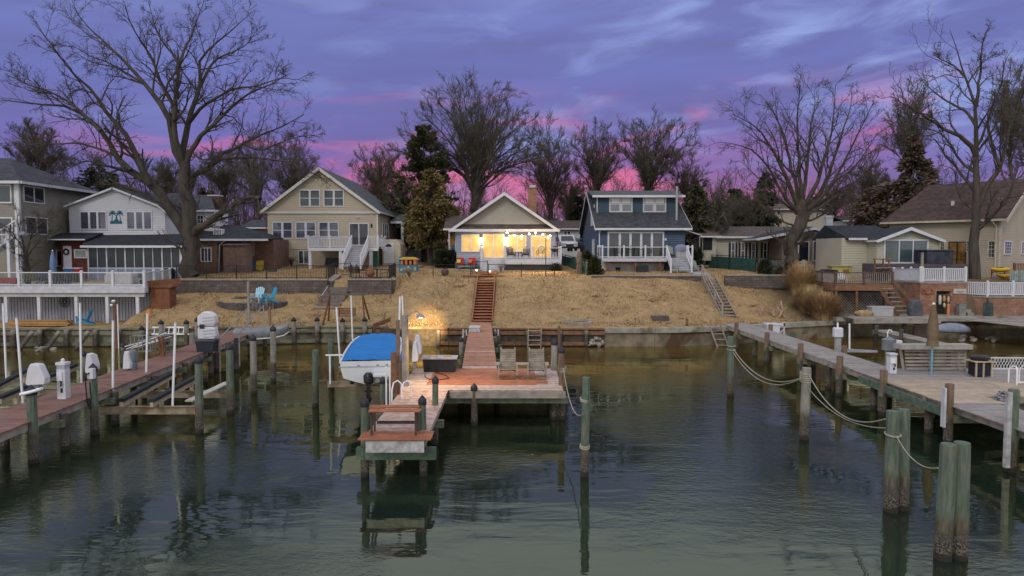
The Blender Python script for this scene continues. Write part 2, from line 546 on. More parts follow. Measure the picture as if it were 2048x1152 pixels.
body = T.ramp(T.math('DIVIDE', yy, 50.0), [(.26, (.012, .021, .016, 1)), (.46, (.007, .014, .009, 1)), (.62, (.014, .015, .007, 1)), (.78, (.050, .032, .012, 1)), (.9, (.11, .066, .026, 1))])
wm.node_tree.nodes.remove(bs)
m1 = T.n('Mapping', {'Vector': pos, 'Scale': (.45, 1.25, 1)}).outputs[0]
m2 = T.n('Mapping', {'Vector': pos, 'Scale': (.8, 1.3, 1), 'Rotation': (0, 0, .5)}).outputs[0]
calm = T.maprange(T.noise(T.n('Mapping', {'Vector': pos, 'Location': (3.1, 1.7, 0), 'Scale': (.9, .8, 1)}).outputs[0], .16, 3, .5), .46, .56)
h = T.math('MULTIPLY', T.noise(m1, 1.0, 3, .5, .3), .013)
h = T.math('ADD', h, T.math('MULTIPLY', T.math('MULTIPLY', T.noise(m2, 4.5, 4, .55, .3),   .0095), T.math('ADD', T.math('MULTIPLY', calm, 1.0), .05)))
h = T.math('ADD', h, T.math('MULTIPLY', T.math('MULTIPLY', T.noise(pos, 13, 3, .6), .0032), T.math('ADD', T.math('MULTIPLY', calm, 1.0), .03)))
b = T.n('Bump', {'Strength': 1.0, 'Distance': 1.0, 'Height': h})
fr = T.n('Fresnel', {'IOR': 1.8, 'Normal': b.outputs[0]}).outputs[0]
df = T.n('BsdfDiffuse', {'Color': body}).outputs[0]
gl = T.n('BsdfAnisotropic', {'Color': (.98, .98, .64, 1), 'Roughness': .03, 'Normal': b.outputs[0]}, distribution='GGX').outputs[0]  # yellow tint put into the reflection to cancel the violet of the sky
mx = T.n('MixShader', {0: fr, 1: df, 2: gl}).outputs[0]
T.t.links.new(mx, wm.node_tree.nodes['Material Output'].inputs[0])
mb = MB()
mb.add([(-4000, -4000, 0), (4000, -4000, 0), (4000, 49, 0), (-4000, 49, 0)], [(0, 1, 2, 3)])
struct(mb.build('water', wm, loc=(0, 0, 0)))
def line_pts(x0, x1, n):
 return [(x0 + (x1 - x0) * i / n, bulk(x0 + (x1 - x0) * i / n)) for i in range(n + 1)]
def bulkhead(label, x0, x1, facemat, capmat, top=1.1, planks=True):
 p0 = Vector((x0, bulk(x0), 0))
 t = thing('bulkhead', label, 'bulkhead', p0)
 n = max(2, int((x1 - x0) / .3))
 P = line_pts(x0, x1, n)
 f = MB(p0)
 for i in range(n):
  a, b2 = P[i], P[i + 1]
  k = rnd.uniform(0, .02)
  f.bar((a[0], a[1] - k, (top - 1.5) / 2), (b2[0], b2[1] - k, (top - 1.5) / 2), .09, top + 1.5 - .14)
 f.build('plank_face', facemat, t)
 c = MB(p0)
 m = max(1, int((x1 - x0) / 3.6))
 Q = line_pts(x0, x1, m)
 for i in range(m):
  a, b2 = Vector((*Q[i], 0)), Vector((*Q[i + 1], 0))
  d = (b2 - a).normalized() * .01
  c.bar((a.x + d.x, a.y + .05, top - .02), (b2.x - d.x, b2.y + .05, top - .02), .48, .09)
 c.build('cap_board', capmat, t)
 w = MB(p0)
 for zz, hh in ((top - .26, .24), (.18, .22)):
  for i in range(m):
   a, b2 = Q[i], Q[i + 1]
   w.bar((a[0] + .01, a[1] - .12, zz), (b2[0] - .01, b2[1] - .12, zz), .13, hh)
 w.build('wale', capmat, t)
 return t, p0
def b_pile(t, p0, px, top, mt, cap=False, brace=False, Yoff=-.3, r=.15):
 x = X(px, 43.6)
 y = bulk(x) + Yoff
 x = X(px, y)
 o = MB((x, y, 0))
 zz = [-1.5, .2, top]
 o.tube([(x, y, z) for z in zz], [r * 1.05, r, r * .93], 10)
 ob = o.build('pile', mt, t, smooth=True, loc=(x - p0.x, y - p0.y, 0))
 if cap:
  k = MB((x, y, 0))
  k.lathe((x, y, top), [(r * 1.12, -.1), (r * 1.15, 0), (.015, .17)], 10)
  k.build('pile_cap', BLACK, ob, loc=(0, 0, 0))
 if brace:
  q = MB((x, y, 0))
  q.tube([(x - .25, y - .25, .98), (x - .75, y - 1.5, -.6)], .13, 8)
  q.build('brace', mt, t, smooth=True, loc=(x - p0.x, y - p0.y, 0))
 return ob
t, p0 = bulkhead('weathered timber bulkhead with leaning braces along the left shore under the white deck', -34, X(745, 44), BULKWOOD, BULKWOOD)
for px in (20, 73, 127, 185, 232):
 b_pile(t, p0, px, 1.05, P_GREY, brace=px in (73, 127, 185))
for px, top in ((279, 1.15), (318, 1.5), (369, 1.5), (418, 1.2), (585, 1.55), (632, 1.55), (683, 1.5), (728, 1.55)):
 b_pile(t, p0, px, top, P_GREY, cap=True)
t, p0 = bulkhead('dark plank bulkhead with reddish cap board below the grassy bank in the middle', X(748, 44), X(1205, 44), DARKWOOD, BROWNWOOD)
for px in (796, 876, 928, 990, 1056, 1121, 1174):
 b_pile(t, p0, px, 1.0, P_GREY, r=.12)
x0, x1 = X(1206, 43.6), 27.0
p0 = Vector((x0, bulk(x0), 0))
t = thing('seawall', 'stained concrete seawall along the right part of the shore', 'seawall', p0)
f, cpm = MB(p0), MB(p0)
P = line_pts(x0, x1, 14)
for a, b2 in zip(P, P[1:]):
 f.bar((a[0], a[1] + .02, -.1), (b2[0], b2[1] + .02, -.1), .28, 1.9)
 cpm.bar((a[0], a[1] - .02, 1.0), (b2[0], b2[1] - .02, 1.0), .46, .3)
f.build('wall_face', mat('stained_concrete', (.155, .13, .095), .9, .45, 1.1, .7, 12, dirt=((.07, .035, .018), .9)), t)
cpm.build('concrete_cap', CONC, t)
p0 = Vector((27.0, 47.0, 0))
t = thing('seawall', 'low dark seawall below the brick boathouse landing at the right edge', 'seawall', p0)
f = MB(p0)
f.bar((27, 47, .05), (60, 46.5, .05), .3, 2.6)
f.build('wall_face', MATS['stained_concrete'], t)
struct(MB().box(21.6, 46.4, 1.15, 62, 50.6, 1.42).build('patio', CONC))
ROCK = mat('pale_riprap', (.24, .22, .19), .9, .35, 3, .6, 14, rand=.25)
def rock_mesh(seed, r):
 R = random.Random(seed)
 bm = bmesh.new()
 bmesh.ops.create_icosphere(bm, subdivisions=2, radius=r)
 ax = [Vector((R.gauss(0, 1), R.gauss(0, 1), R.gauss(0, 1))).normalized() for _ in range(9)]
 for v in bm.verts:
  d = v.co.normalized()
  for a in ax:
   k = d.dot(a)
   if k > .72:
    v.co -= a * (k - .72) * r * 1.1
  v.co.z *= .7
 me = bpy.data.meshes.new('rock')
 bm.to_mesh(me); bm.free()
 me.materials.append(ROCK)
 return me
RM = [rock_mesh(i, .22) for i in range(5)]
def rock(loc, s, label, group):
 o = bpy.data.objects.new('rock', RM[rnd.randrange(5)])
 scn.collection.objects.link(o)
 o.location = loc
 o.rotation_euler = (rnd.uniform(-.4, .4), rnd.uniform(-.4, .4), rnd.uniform(0, 6))
 o.scale = (s * rnd.uniform(.8, 1.4), s * rnd.uniform(.8, 1.3), s)
 tag(o, label, 'rock', group)
for k in range(26):
 px = rnd.uniform(1179, 1206); py = rnd.uniform(662, 694)
 y = 43.2 - .3 * (py - 662) / 10
 rock(at(px, py, y), rnd.uniform(.5, .95), 'pale rock in the riprap pile where plank bulkhead meets concrete seawall', 'riprap at the end of the plank bulkhead')
for k in range(12):
 px = rnd.uniform(64, 112); p = G(px, rnd.uniform(691, 703), .02)
 rock(p, rnd.uniform(.4, .9), 'tan rock breaking the shallow water at the left bulkhead', 'rocks in the shallows at the left bulkhead')
for k in range(7):
 px = rnd.uniform(897, 917); p = G(px, rnd.uniform(679, 684), .03)
 rock(p, rnd.uniform(.4, .75), 'small rock at the waterline beside the red walkway', 'rocks beside the walkway foot')
STONE = masonry('grey_block_wall', (.085, .066, .06), (.12, .097, .086), (.045, .038, .034), .45, .18, .012, .4)
SLAB = mat('stone_coping', (.26, .23, .20), .85, .2, 2, .4, 15)
def ret_wall(label, pts, z0, z1, th=.45, mt=STONE, coping=True, name='retaining_wall', zt=None):
 p0 = Vector((pts[0][0], pts[0][1], z0))
 t = thing(name, label, 'wall', p0)
 f, c = MB(p0), MB(p0)
 for i, (a, b2) in enumerate(zip(pts, pts[1:])):
  za, zb = (zt[i], zt[i + 1]) if zt else (z1, z1)
  a3, b3 = Vector((a[0], a[1], 0)), Vector((b2[0], b2[1], 0))
  d = (b3 - a3).normalized(); n = Vector((-d.y, d.x, 0)) * th / 2
  vs = [a3 - n + Vector((0, 0, z0)), b3 - n + Vector((0, 0, z0)), b3 + n + Vector((0, 0, z0)), a3 + n + Vector((0, 0, z0)),
    a3 - n + Vector((0, 0, za)), b3 - n + Vector((0, 0, zb)), b3 + n + Vector((0, 0, zb)), a3 + n + Vector((0, 0, za))]
  f.add(vs, [(3, 2, 1, 0), (4, 5, 6, 7), (0, 1, 5, 4), (1, 2, 6, 5), (2, 3, 7, 6), (3, 0, 4, 7)])
  if coping:
   c.bar((a3.x, a3.y, za + .045), (b3.x, b3.y, zb + .045), th + .1, .085)
 f.build('wall', mt, t)
 if coping:
  c.build('coping', SLAB, t)
 return t
YW = 50.95
ret_wall('long grey block retaining wall under the black fence left of the steps', [(X(350, YW), YW), (X(655, YW), YW)], 2.2, 3.70)
ret_wall('short stepped stone wall sloping up beside the garden steps', [(X(655, YW) + .1, YW), (X(676, 53), 53.0)], 2.3, 3.7, zt=[3.62, 3.98])
ret_wall('grey block retaining wall under the black fence right of the steps', [(X(696, YW), YW), (X(783, YW), YW), (X(790, 53), 53.0)], 2.0, 3.72)
ret_wall('low stone edging wall on the lawn before the blue house', [(X(1183, 53), 53.0), (X(1402, 53), 53.0)], 3.2, 3.92, .3)
ret_wall('low grey edging wall right of the weathered stairs', [(X(1450, 53), 53.0), (X(1592, 53), 53.0)], 3.0, 3.95, .3)
STEPM = mat('brown_stone_steps', (.15, .12, .105), .85, .25, 3, .4, 20, island=.15)
p0 = Vector((X(678, 50), 50, 2.4))
t = thing('garden_steps', 'brown stone steps climbing between the two grey block walls', 'steps', p0)
for i in range(8):
 k = i / 7
 y = 47.8 + k * 4.6
 px = 652 + 32 * k
 z = 1.95 + k * 1.75
 w = .85
 cx = X(px, y)
 MB(p0).box(cx - w, y - .25, z - .75, cx + w, y + .45, z).build('tread', STEPM, t)
def piling(px, top, water, label, mt=P_GREEN, r=.155, cap=True, lean=(0, 0), group=None, pt=None):
 """top and water are rows of the photograph; the pile stands in the water and reaches the bed"""
 p = pt if pt is not None else G(px, water, 0)
 zt = top if pt is not None else at(px, top, p.y).z - (.15 if cap else 0)
 t = thing('piling', label, 'piling', p, group=group)
 rr = random.Random(int(px * 7 + p.y))
 lx, ly = lean if lean != (0, 0) else (rr.uniform(-.014, .014), rr.uniform(-.014, .014))
 def off(z):
  return (lx * z, ly * z, z)
 s = MB()
 zs = [-2.2, -.4, .25, .6, 1.2, zt * .6 + .5, zt - .03, zt]
 zs = sorted(set(round(min(z, zt), 3) for z in zs))
 s.tube([off(z) for z in zs], [r * (1.06 - .10 * max(0, z) / max(.6, zt)) * (1.0 if z < zt - .001 else .93) * rr.uniform(.985, 1.015) for z in zs], 14)
 s.build('shaft', mt, t, smooth=True)
 if cap:
  c = MB()
  x, y, _ = off(zt)
  c.lathe((x, y, zt), [(r * 1.06, -.12), (r * 1.10, -.10), (r * 1.12, 0), (r * .9, .04), (.012, .03 + r)], 14)
  c.build('cap', mat('dark_pile_cap', (.022, .022, .03), .5, .25, 5), t, smooth=True)
 return t
FL = 'pilings of the left dock and its boat lifts'
FC = 'pilings of the middle dock'
FR = 'mooring pilings in open water'
FB = 'pilings under the right dock'
ringpile = piling(68, 770, 925, 'green capped piling holding a white ring at the near end of left dock', P_GREEN, .132, group=FL)
piling(190, 727, 868, 'capped grey-green piling with white power box and cord, on left dock edge', P_GREEN, .125, group=FL)
piling(268, 700, 800, 'blue-grey wrapped piling behind the right boat lift, beside white motor housing', P_GREY, .125, cap=False, group=FL)
piling(335, 676, 752, 'green capped piling beside the heap of fishing gear on left dock', P_GREEN, .12, group=FL)
piling(169, 700, 775, 'grey capped piling on the far side of left dock among white motor housings', P_GREY, .125, group=FL)
piling(246, 684, 730, 'dark capped piling on far side of left dock next to brown post', P_GREY, .11, group=FL)
piling(386, 666, 735, 'uncapped grey piling just left of the dark bin on left dock', P_GREY, .125, cap=False, group=FL)
piling(395, 634, 700, 'grey capped piling behind the white moulded shells', P_GREY, .125, group=FL)
piling(399, 710, 865, 'bright green piling with dark cap at near corner of empty boat lift', P_GREEN, .125, group=FL)
piling(461, 684, 826, 'pale green capped piling at right corner of empty boat lift, holding the plank', P_GREEN, .127, group=FL)
piling(508, 668, 787, 'grey capped piling in open water right of the empty lift', P_GREY, .125, group=FL)
piling(547, 650, 762, 'grey capped piling by the overturned aluminium skiff', P_GREY, .125, group=FL)
piling(432, 690, 742, 'short brown piling with dark cap under the gangway rail', P_BROWN, .12, group=FL)
piling(474, 676, 742, 'shadowed piling behind the pale green capped lift piling', P_DARK, .13, cap=False, group=FL)
piling(730, 792, 952, 'green capped piling at near left corner of the finger with picnic bench', P_GREEN, .105, group=FC)
piling(847, 789, 950, 'green capped piling at near right corner of the finger with picnic bench', P_GREEN, .1, group=FC)
piling(870, 749, 888, 'tall yellow-green capped piling between finger and red platform', P_GREEN, .095, group=FC)
piling(766, 751, 850, 'green capped piling by the white swim ladder on finger left side', P_GREEN, .1, group=FC)
piling(949, 765, 850, 'short piling with black cap and whitewashed top at platform front', P_BROWN, .108, group=FC)
piling(923, 672, 742, 'slim grey-green capped piling at the walkway right of dark bin', P_GREY, .115, group=FC)
piling(1107, 676, 800, 'pale grey-brown capped piling behind platform right corner', P_GREY, .128, group=FC)
roped = piling(1124, 690, 838, 'brown capped piling with knotted rope at platform right corner', P_BROWN, .112, group=FC)
piling(1119, 652, 745, 'slender rust-brown post behind the capped pair at platform right corner', P_BROWN, .07, cap=False, group=FC)
slack = piling(1169, 754, 952, 'lone green piling with white rope wraps right of the middle dock', P_GREEN, .105, cap=False, group=FR)
piling(631, 700, 812, 'lone uncapped green piling in open water left of covered boat', P_GREEN, .12, cap=False, group=FR)
piling(663, 678, 775, 'uncapped green piling with rope loop beside the covered boat', P_GREEN, .125, cap=False, group=FC)
m1p = piling(1461, 673, 792, 'lone green piling tied with rope nearest the right shore', P_GREEN, .138, cap=False, group=FR)
m2p = piling(1608, 735, 878, 'grey weathered piling with thick rope coil before the right dock', P_GREY, .142, cap=False, group=FR)
m3p = piling(1781, 822, 1022, 'left green pile of the roped pair in the right foreground', P_GREEN, .146, cap=False, group=FR)
piling(1804, 819, 1018, 'right green pile of the roped pair in the right foreground', P_GREEN, .138, cap=False, group=FR)
m4p = piling(1885, 887, 1117, 'left grey-green pile of the nearest pair at bottom right', P_GREEN, .15, cap=False, group=FR)
piling(1917, 884, 1115, 'right grey-green pile of the nearest pair at bottom right', P_GREEN, .15, cap=False, group=FR)
piling(2020, 778, 942, 'dark green piling with white plank strip at right frame edge', P_GREEN, .135, cap=False, group=FB)
def deck_boards(mb, x0, x1, y0, y1, z, w=.14, gap=.008, th=.035, along='x', skew=None):
 """boards laid across (along x) from y0 to y1; skew maps y to an x offset"""
 n = max(1, int(round((y1 - y0) / w)))
 w = (y1 - y0) / n
 for i in range(n):
  a = y0 + i * w
  k = rnd.uniform(-.003, .003)
  o = skew(a) if skew else 0.0
  j0, j1 = rnd.uniform(-.012, .012), rnd.uniform(-.012, .012)
  mb.box(x0 + o + j0, a + gap / 2, z - th + k, x1 + o + j1, a + w - gap / 2, z + k)
def beams(mb, x0, x1, y0, y1, z, skew=None, n=4):
 for i in range(n):
  x = x0 + .06 + (x1 - x0 - .12) * i / (n - 1)
  if skew:
   mb.bar((x + skew(y0), y0, z), (x + skew(y1), y1, z), .06, .22)
  else:
   mb.box(x - .03, y0, z - .11, x + .03, y1, z + .11)
sk = lambda y: -.075 * (y - 20)
ld = thing('dock', 'long red-brown board dock on the left running out from the shore', 'dock', (-14.1, 18, 0))
d = MB((-14.1, 18, 0)); deck_boards(d, -14.95, -13.32, 15.5, 42.7, 1.2, skew=sk); d.build('deck_boards', COMPOSITE, ld)
d = MB((-14.1, 18, 0)); beams(d, -14.9, -13.37, 15.5, 42.6, 1.04, sk); d.build('stringers', GREYWOOD, ld)
for i in range(9):
 y = 17.2 + i * 3.05
 MB((-14.1, 18, 0)).box(-15.15 + sk(y), y - .08, .72, -13.1 + sk(y), y + .08, .93).build('cross_beam', GREENWOOD, ld)
for i in range(9):
 y = 17.2 + i * 3.05
 for xx in (-15.0, -13.22):
  if (i, xx) in ((0, -13.22),):
   continue
  q = MB(); q.tube([(0, 0, -2), (0, 0, .3), (0, 0, 1.1)], [.13, .125, .12], 10)
  q.build('support_pile', P_DARK, ld, smooth=True, loc=(xx + sk(y) + 14.1, y + .2 - 18, 0))
md = thing('dock', 'middle dock of worn red boards with walkway, platform and narrow finger', 'dock', (-2, 25, 0))
O = (-2, 25, 0)
skw = lambda y: -.043 * (y - 27.6)
d = MB(O); deck_boards(d, -1.98, -.60, 28.2, 45.35, 1.22, skew=skw); d.build('walkway_boards', REDPALE and mat('faded_red_boards', (.30, .145, .095), .75, .2, 3, .35, 30, island=.16), md)
d = MB(O); deck_boards(d, -1.98, -.60, 27.62, 28.18, 1.2, skew=skw); deck_boards(d, -1.985, -.605, 31.9, 32.2, 1.228, skew=skw); d.build('worn_boards', REDPALE, md)
d = MB(O); deck_boards(d, -3.0, .85, 24.15, 27.6, 1.2); deck_boards(d, .85, 1.25, 24.4, 25.4, 1.2); d.build('platform_boards', REDWOOD, md)
d = MB(O)
deck_boards(d, -3.85, -3.0, 24.15, 27.6, 1.2); deck_boards(d, -3.85, 1.72, 23.35, 24.15, 1.2)
deck_boards(d, .86, 1.72, 25.4, 27.6, 1.2); deck_boards(d, 1.26, 1.72, 24.15, 25.4, 1.2); deck_boards(d, .86, 1.25, 24.15, 24.4, 1.2)
d.build('bare_boards', mat('bare_sanded_boards', (.42, .37, .33), .8, .2, 5, .4, 30, island=.2, col2=(.36, .24, .19)), md)
d = MB(O); deck_boards(d, -3.72, -2.14, 18.0, 23.34, 1.2); d.build('finger_boards', REDPALE, md)
d = MB(O); deck_boards(d, -3.84, -2.02, 17.2, 17.98, 1.2); d.build('finger_end_boards', REDWOOD, md)
d = MB(O)
d.box(-2.1, 23.25, .93, 1.8, 23.32, 1.16); d.box(-3.85, 27.62, .2, 1.72, 27.68, 1.16); d.box(-3.85, 25.4, .55, 1.72, 25.46, .93)  # rear skirt boards added to block reflected window light under the platform
for x in (-3.7, -2.6, -1.4, -.3, .7, 1.6):
 d.box(x - .04, 23.34, .94, x + .04, 27.6, 1.155)
beams(d, -3.7, -2.16, 17.4, 23.2, 1.05)
beams(d, -1.95, -.63, 27.7, 45.3, 1.06, skw)
d.build('joists_and_added_skirt', GREYWOOD, md)
d = MB(O); d.box(-3.66, 17.26, .84, -2.2, 17.32, 1.14); d.build('end_skirt', mat('grimy_white_board', (.36, .355, .36), .8, .3, 5, .3, dirt=((.20, .18, .16), .8)), md)
MB(O).box(-4.05, 17.9, .46, -1.98, 18.1, .76).build('cross_beam', mat('bright_green_beam', (.085, .125, .092), .8, .3, 5, .4, 25), md)
for y in (20.3, 23.6, 27.3):
 MB(O).box(-4.0, y - .08, .7, -2.0 if y < 23 else 1.9, y + .08, .92).build('cross_beam', GREENWOOD, md)
for y in (31.5, 35.3, 39.1, 42.7):
 MB(O).box(-2.3 + skw(y), y - .08, .72, -.25 + skw(y), y + .08, .94).build('cross_beam', GREENWOOD, md)
for x, y in ((-3.9, 23.9), (-3.9, 27.3), (-.6, 27.3), (1.5, 27.3), (1.45, 24.2), (-2.2, 31.5), (-.4, 31.5), (-2.4, 35.3), (-.6, 35.3), (-2.6, 39.1), (-.75, 39.1), (-3.9, 20.3), (-2.0, 27.3)):
 q = MB(); q.tube([(0, 0, -2), (0, 0, .3), (0, 0, 1.1)], [.13, .125, .12], 10)
 q.build('support_pile', P_DARK, md, smooth=True, loc=(x + 2, y - 25, 0))
for px, lab in ((933, 'left'), (990, 'right')):
 p = at(px, 663, 42.6)
 m = MB(); 
 for dx_ in (-.2, 0, .2):
  m.box(dx_ - .04, -.18, -.3, dx_ + .04, .18, .12)
 m.box(-.28, -.2, -.36, .28, .2, -.28)
 tag(m.build('piling_bracket', WHITEW, loc=p), 'pale timber bracket on the bulkhead just %s of the walkway' % lab, 'bracket', 'brackets beside the walkway')
p = at(946, 657, 41.5)
m = MB(); m.box(-.3, -.45, 1.23, .3, .45, 1.45); m.box(-.33, -.48, 1.45, .33, .48, 1.5)
tag(m.build('dock_box', mat('scuffed_grey_lid', (.42, .42, .42), .6, .25, 6), loc=(-2.15, 40.2, 0)), 'flat grey box lying on the walkway near the bulkhead', 'box')
st = thing('stairs', 'steep red wooden stairs climbing the bank to the lit cottage', 'stairs', (-1.95, 45.4, 1.2))
n = 17
X0 = -2.02
for i in range(n):
 k = (i + .5) / n
 y = k * 8.0; z = k * 2.7
 MB().box(-.62, y, z - .03, .62, y + .47, z + .03).build('tread', REDWOOD, st)
m = MB()
for i in range(n):
 k = (i + .5) / n
 m.box(-.6, k * 8 + .44, k * 2.7 - .16, .6, k * 8 + .46, k * 2.7 - .03)
m.build('risers', BROWNWOOD, st)
m = MB()
for x in (-.66, .66):
 m.bar((x, -.05, .02), (x, 8.05, 2.78), .06, .26)
m.build('stringers', REDWOOD, st)
lp = (-1.95, 53.4, 3.95)
st2 = thing('landing', 'low red wooden landing and boardwalk at the head of the stairs', 'landing', lp)
m = MB(); deck_boards(m, -1.75, 1.3, 0, 1.0, .02); deck_boards(m, -.65, .75, 1.0, 6.0, .12); m.build('boards', REDWOOD, st2)
m = MB(); m.box(-1.75, -.06, -.45, -.7, -.01, 0); m.box(.7, -.06, -.45, 1.3, -.01, 0); m.box(-1.8, 0, -.5, -1.75, 1, 0); m.build('skirt', BROWNWOOD, st2)
rd = thing('dock', 'long grey dock on the right widening into a tan platform', 'dock', (14, 20, 0))
O = (14, 20, 0)
d = MB(O); deck_boards(d, 13.45, 15.15, 27.6, 46.0, 1.2); d.build('walkway_boards', GREYDECK, rd)
d = MB(O); deck_boards(d, 13.4, 22.5, 25.1, 27.6, 1.2); deck_boards(d, 13.3, 14.9, 13.0, 21.3, 1.2); d.build('grey_platform_boards', GREYDECK, rd)
d = MB(O); deck_boards(d, 13.36, 22.5, 22.4, 25.1, 1.2); deck_boards(d, 13.33, 15.2, 21.3, 22.4, 1.2); d.build('tan_boards', TANDECK, rd)
d = MB(O)
for x in (13.48, 14.3, 15.1):
 d.box(x - .04, 13, .95, x + .04, 46, 1.16)
for x in (17, 19, 21, 22.4):
 d.box(x - .04, 22.45, .95, x + .04, 27.6, 1.16)
d.box(13.3, 22.38, .95, 22.5, 22.44, 1.16); d.box(15.2, 27.6, .95, 22.5, 27.66, 1.16)
d.build('stringers', GREYWOOD, rd)
d = MB(O)
FP = [(1504.5, 654), (1557, 675), (1623.6, 698), (1702.7, 725), (1784, 755), (1907, 800)]
fy = [G(px, py, 1.35).y for px, py in FP]
for y in fy:
 MB(O).box(13.15, y - .1, .66, 15.45, y + .1, .92).build('cross_beam', GREENWOOD, rd)
for y in (22.7, 25, 27.3):
 MB(O).box(15.5, y - .08, .7, 22.5, y + .08, .92).build('cross_beam', GREENWOOD, rd)
MB(O).bar((13.3, fy[-1] + .2, .9), (13.3, fy[-1] + 5.5, .98), .08, .26).build('side_beam', MATS['bright_green_beam'], rd)
for i, y in enumerate(fy):
 for x, top in ((13.28, 1.62 if i < 5 else 1.85), (15.3, 1.5 if i < 3 else 1.12)):
  q = MB(); q.tube([(0, 0, -2), (0, 0, .3), (0, 0, top - .02), (0, 0, top)], [.135, .13, .125, .11], 10)
  q.build('support_pile', P_BROWN, rd, smooth=True, loc=(x - 14, y - 20, 0))
for x, y in ((13.5, fy[0] - 2.6), (13.5, fy[2] - 2.4), (13.5, fy[3] - 2.3), (13.5, fy[4] - 2.4), (15.2, 35), (17, 22.7), (19, 22.7), (22.3, 22.7), (17, 27.3), (20, 27.3), (14.6, 17.5)):
 q = MB(); q.tube([(0, 0, -2), (0, 0, .3), (0, 0, 1.0)], [.13, .125, .12], 10)
 q.build('support_pile', P_DARK, rd, smooth=True, loc=(x - 14, y - 20, 0))
q = MB(); q.box(13.02, fy[5] - .2, .55, 13.08, fy[5] - .02, 1.75); q.build('rub_strip', WHITEW, rd, loc=(-14, -20, 0))
p = G(2020, 942, 0)
q = MB(); q.box(p.x - .28, p.y - .22, .15, p.x - .16, p.y - .1, at(2010, 782, p.y).z)
tag(q.build('rub_board', MATS['grimy_white_board']), 'long white weathered board strapped to the dark green piling at right edge', 'board')
def rope(pts, r, label):
 m = MB(); m.tube(pts, r, 6)
 return tag(m.build('rope', ROPE, smooth=True), label, 'rope')
def pz(px, py, o):
 return at(px, py, o.location.y - .17)
rope(sag(pz(1466, 697, m1p), pz(1600, 757, m2p), .55, 16), .017, 'upper slack rope between the shore-side green piling and coiled grey piling')
rope(sag(pz(1466, 704, m1p), pz(1600, 758, m2p), .62, 16), .015, 'lower slack rope between the shore-side green piling and coiled grey piling')
rope(sag(pz(1618, 750, m2p), pz(1770, 838, m3p), .55, 18), .015, 'upper rope from coiled grey piling to the roped green pair')
rope(sag(pz(1618, 778, m2p), pz(1770, 856, m3p), .30, 18), .012, 'lower thin rope from coiled grey piling to the roped green pair')
rope(sag(pz(1793, 872, m3p), pz(1876, 936, m4p), .22, 14), .012, 'rope from the roped green pair down to the nearest pile pair')
rope(sag(pz(1127, 738, roped), pz(1166, 828, slack), .55, 14), .015, 'slack rope hanging from the brown capped piling to the lone green piling')
def coil(o, z0, z1, n, r, label, extra=None):
 p = o.location
 m = MB()
 for i in range(n):
  z = z0 + (z1 - z0) * i / max(1, n - 1)
  a = rnd.uniform(0, 6)
  pts = [(p.x + (r + .012) * math.cos(a + 2 * math.pi * k / 16), p.y + (r + .012) * math.sin(a + 2 * math.pi * k / 16), z + .03 * math.sin(a + 2 * math.pi * k / 16)) for k in range(17)]
  m.tube(pts, .022, 6)
 return tag(m.build('rope_coil', ROPE, smooth=True), label, 'rope')
zc_ = lambda o, py: at(o.location.x, py, o.location.y - .17).z
coil(m2p, zc_(m2p, 764), zc_(m2p, 748), 5, .142, 'thick coil of rope wound around the grey weathered piling')
coil(m1p, zc_(m1p, 700), zc_(m1p, 692), 2, .134, 'two rope turns around the shore-side green piling')
coil(roped, zc_(roped, 743), zc_(roped, 736), 3, .108, 'knotted rope around the brown capped piling')
coil(slack, zc_(slack, 803), zc_(slack, 800), 2, .101, 'upper white rope turns on the lone green piling')
coil(slack, zc_(slack, 898), zc_(slack, 894), 2, .104, 'lower white rope turns on the lone green piling')
coil(m3p, zc_(m3p, 872), zc_(m3p, 868), 1, .146, 'single rope turn around the roped green pair')
p = ringpile.location
m = MB()
zr = at(68, 783, p.y).z
m.tube([(p.x + .24 * math.cos(2 * math.pi * k / 24), p.y + .24 * math.sin(2 * math.pi * k / 24), zr + .06 * math.cos(2 * math.pi * k / 24)) for k in range(25)], .045, 10, caps=False)
tag(m.build('ring_buoy', PVC, smooth=True), 'white ring hung around the capped green piling at bottom left', 'ring')
def pole(px0, py0, px1, py1, base, label, group='white guide poles of the boat lifts', r=.04):
 b = base if isinstance(base, Vector) else G(px1, py1, base)
 a = at(px0, py0, b.y)
 t = thing('guide_pole', label, 'pole', b, group=group)
 m = MB(b); m.tube([b, a], r, 10); m.build('tube', PVC, t, smooth=True)
 m = MB(b); m.tube([a, a + (a - b).normalized() * .03], r * 1.12, 10); m.build('end_cap', WHITE, t, smooth=True)
 return t
pole(6, 608, 13, 762, .5, 'white guide pole nearest the left frame edge')
pole(33, 637, 46, 808, .5, 'leaning white guide pole second from the left frame edge')
pole(160, 607, 163, 768, .5, 'tall white guide pole in front of the bright blue chair')
pole(226, 643, 226, 813, .55, 'white guide pole on the near beam of empty lift, left one')
pole(295, 628, 292, 778, .55, 'white guide pole on the far beam of empty lift beside fishing gear')
pole(351, 647, 345, 816, .55, 'white guide pole standing on near beam, between bunk rails of empty lift')
pole(405, 626, 404, 712, .95, 'white guide pole in front of the white moulded shells')
pole(673, 616, 680, 722, .9, 'white guide pole at the near left side of covered boat')
pole(702, 592, 705, 680, .9, 'white guide pole at the far left side of covered boat')
pole(800, 594, 797, 640, Vector((X(797, 29), 29, Z(660, 29))), 'short white guide pole above the tall brown post by covered boat')
pole(804.5, 592, 809, 700, .9, 'white banded guide pole right of covered boat')
pole(1699, 648, 1699, 703, .35, 'white guide pole on the small watercraft lift at right', r=.045)
BUNK = mat('dark_bunk_carpet', (.022, .026, .03), .95, .3, 6)
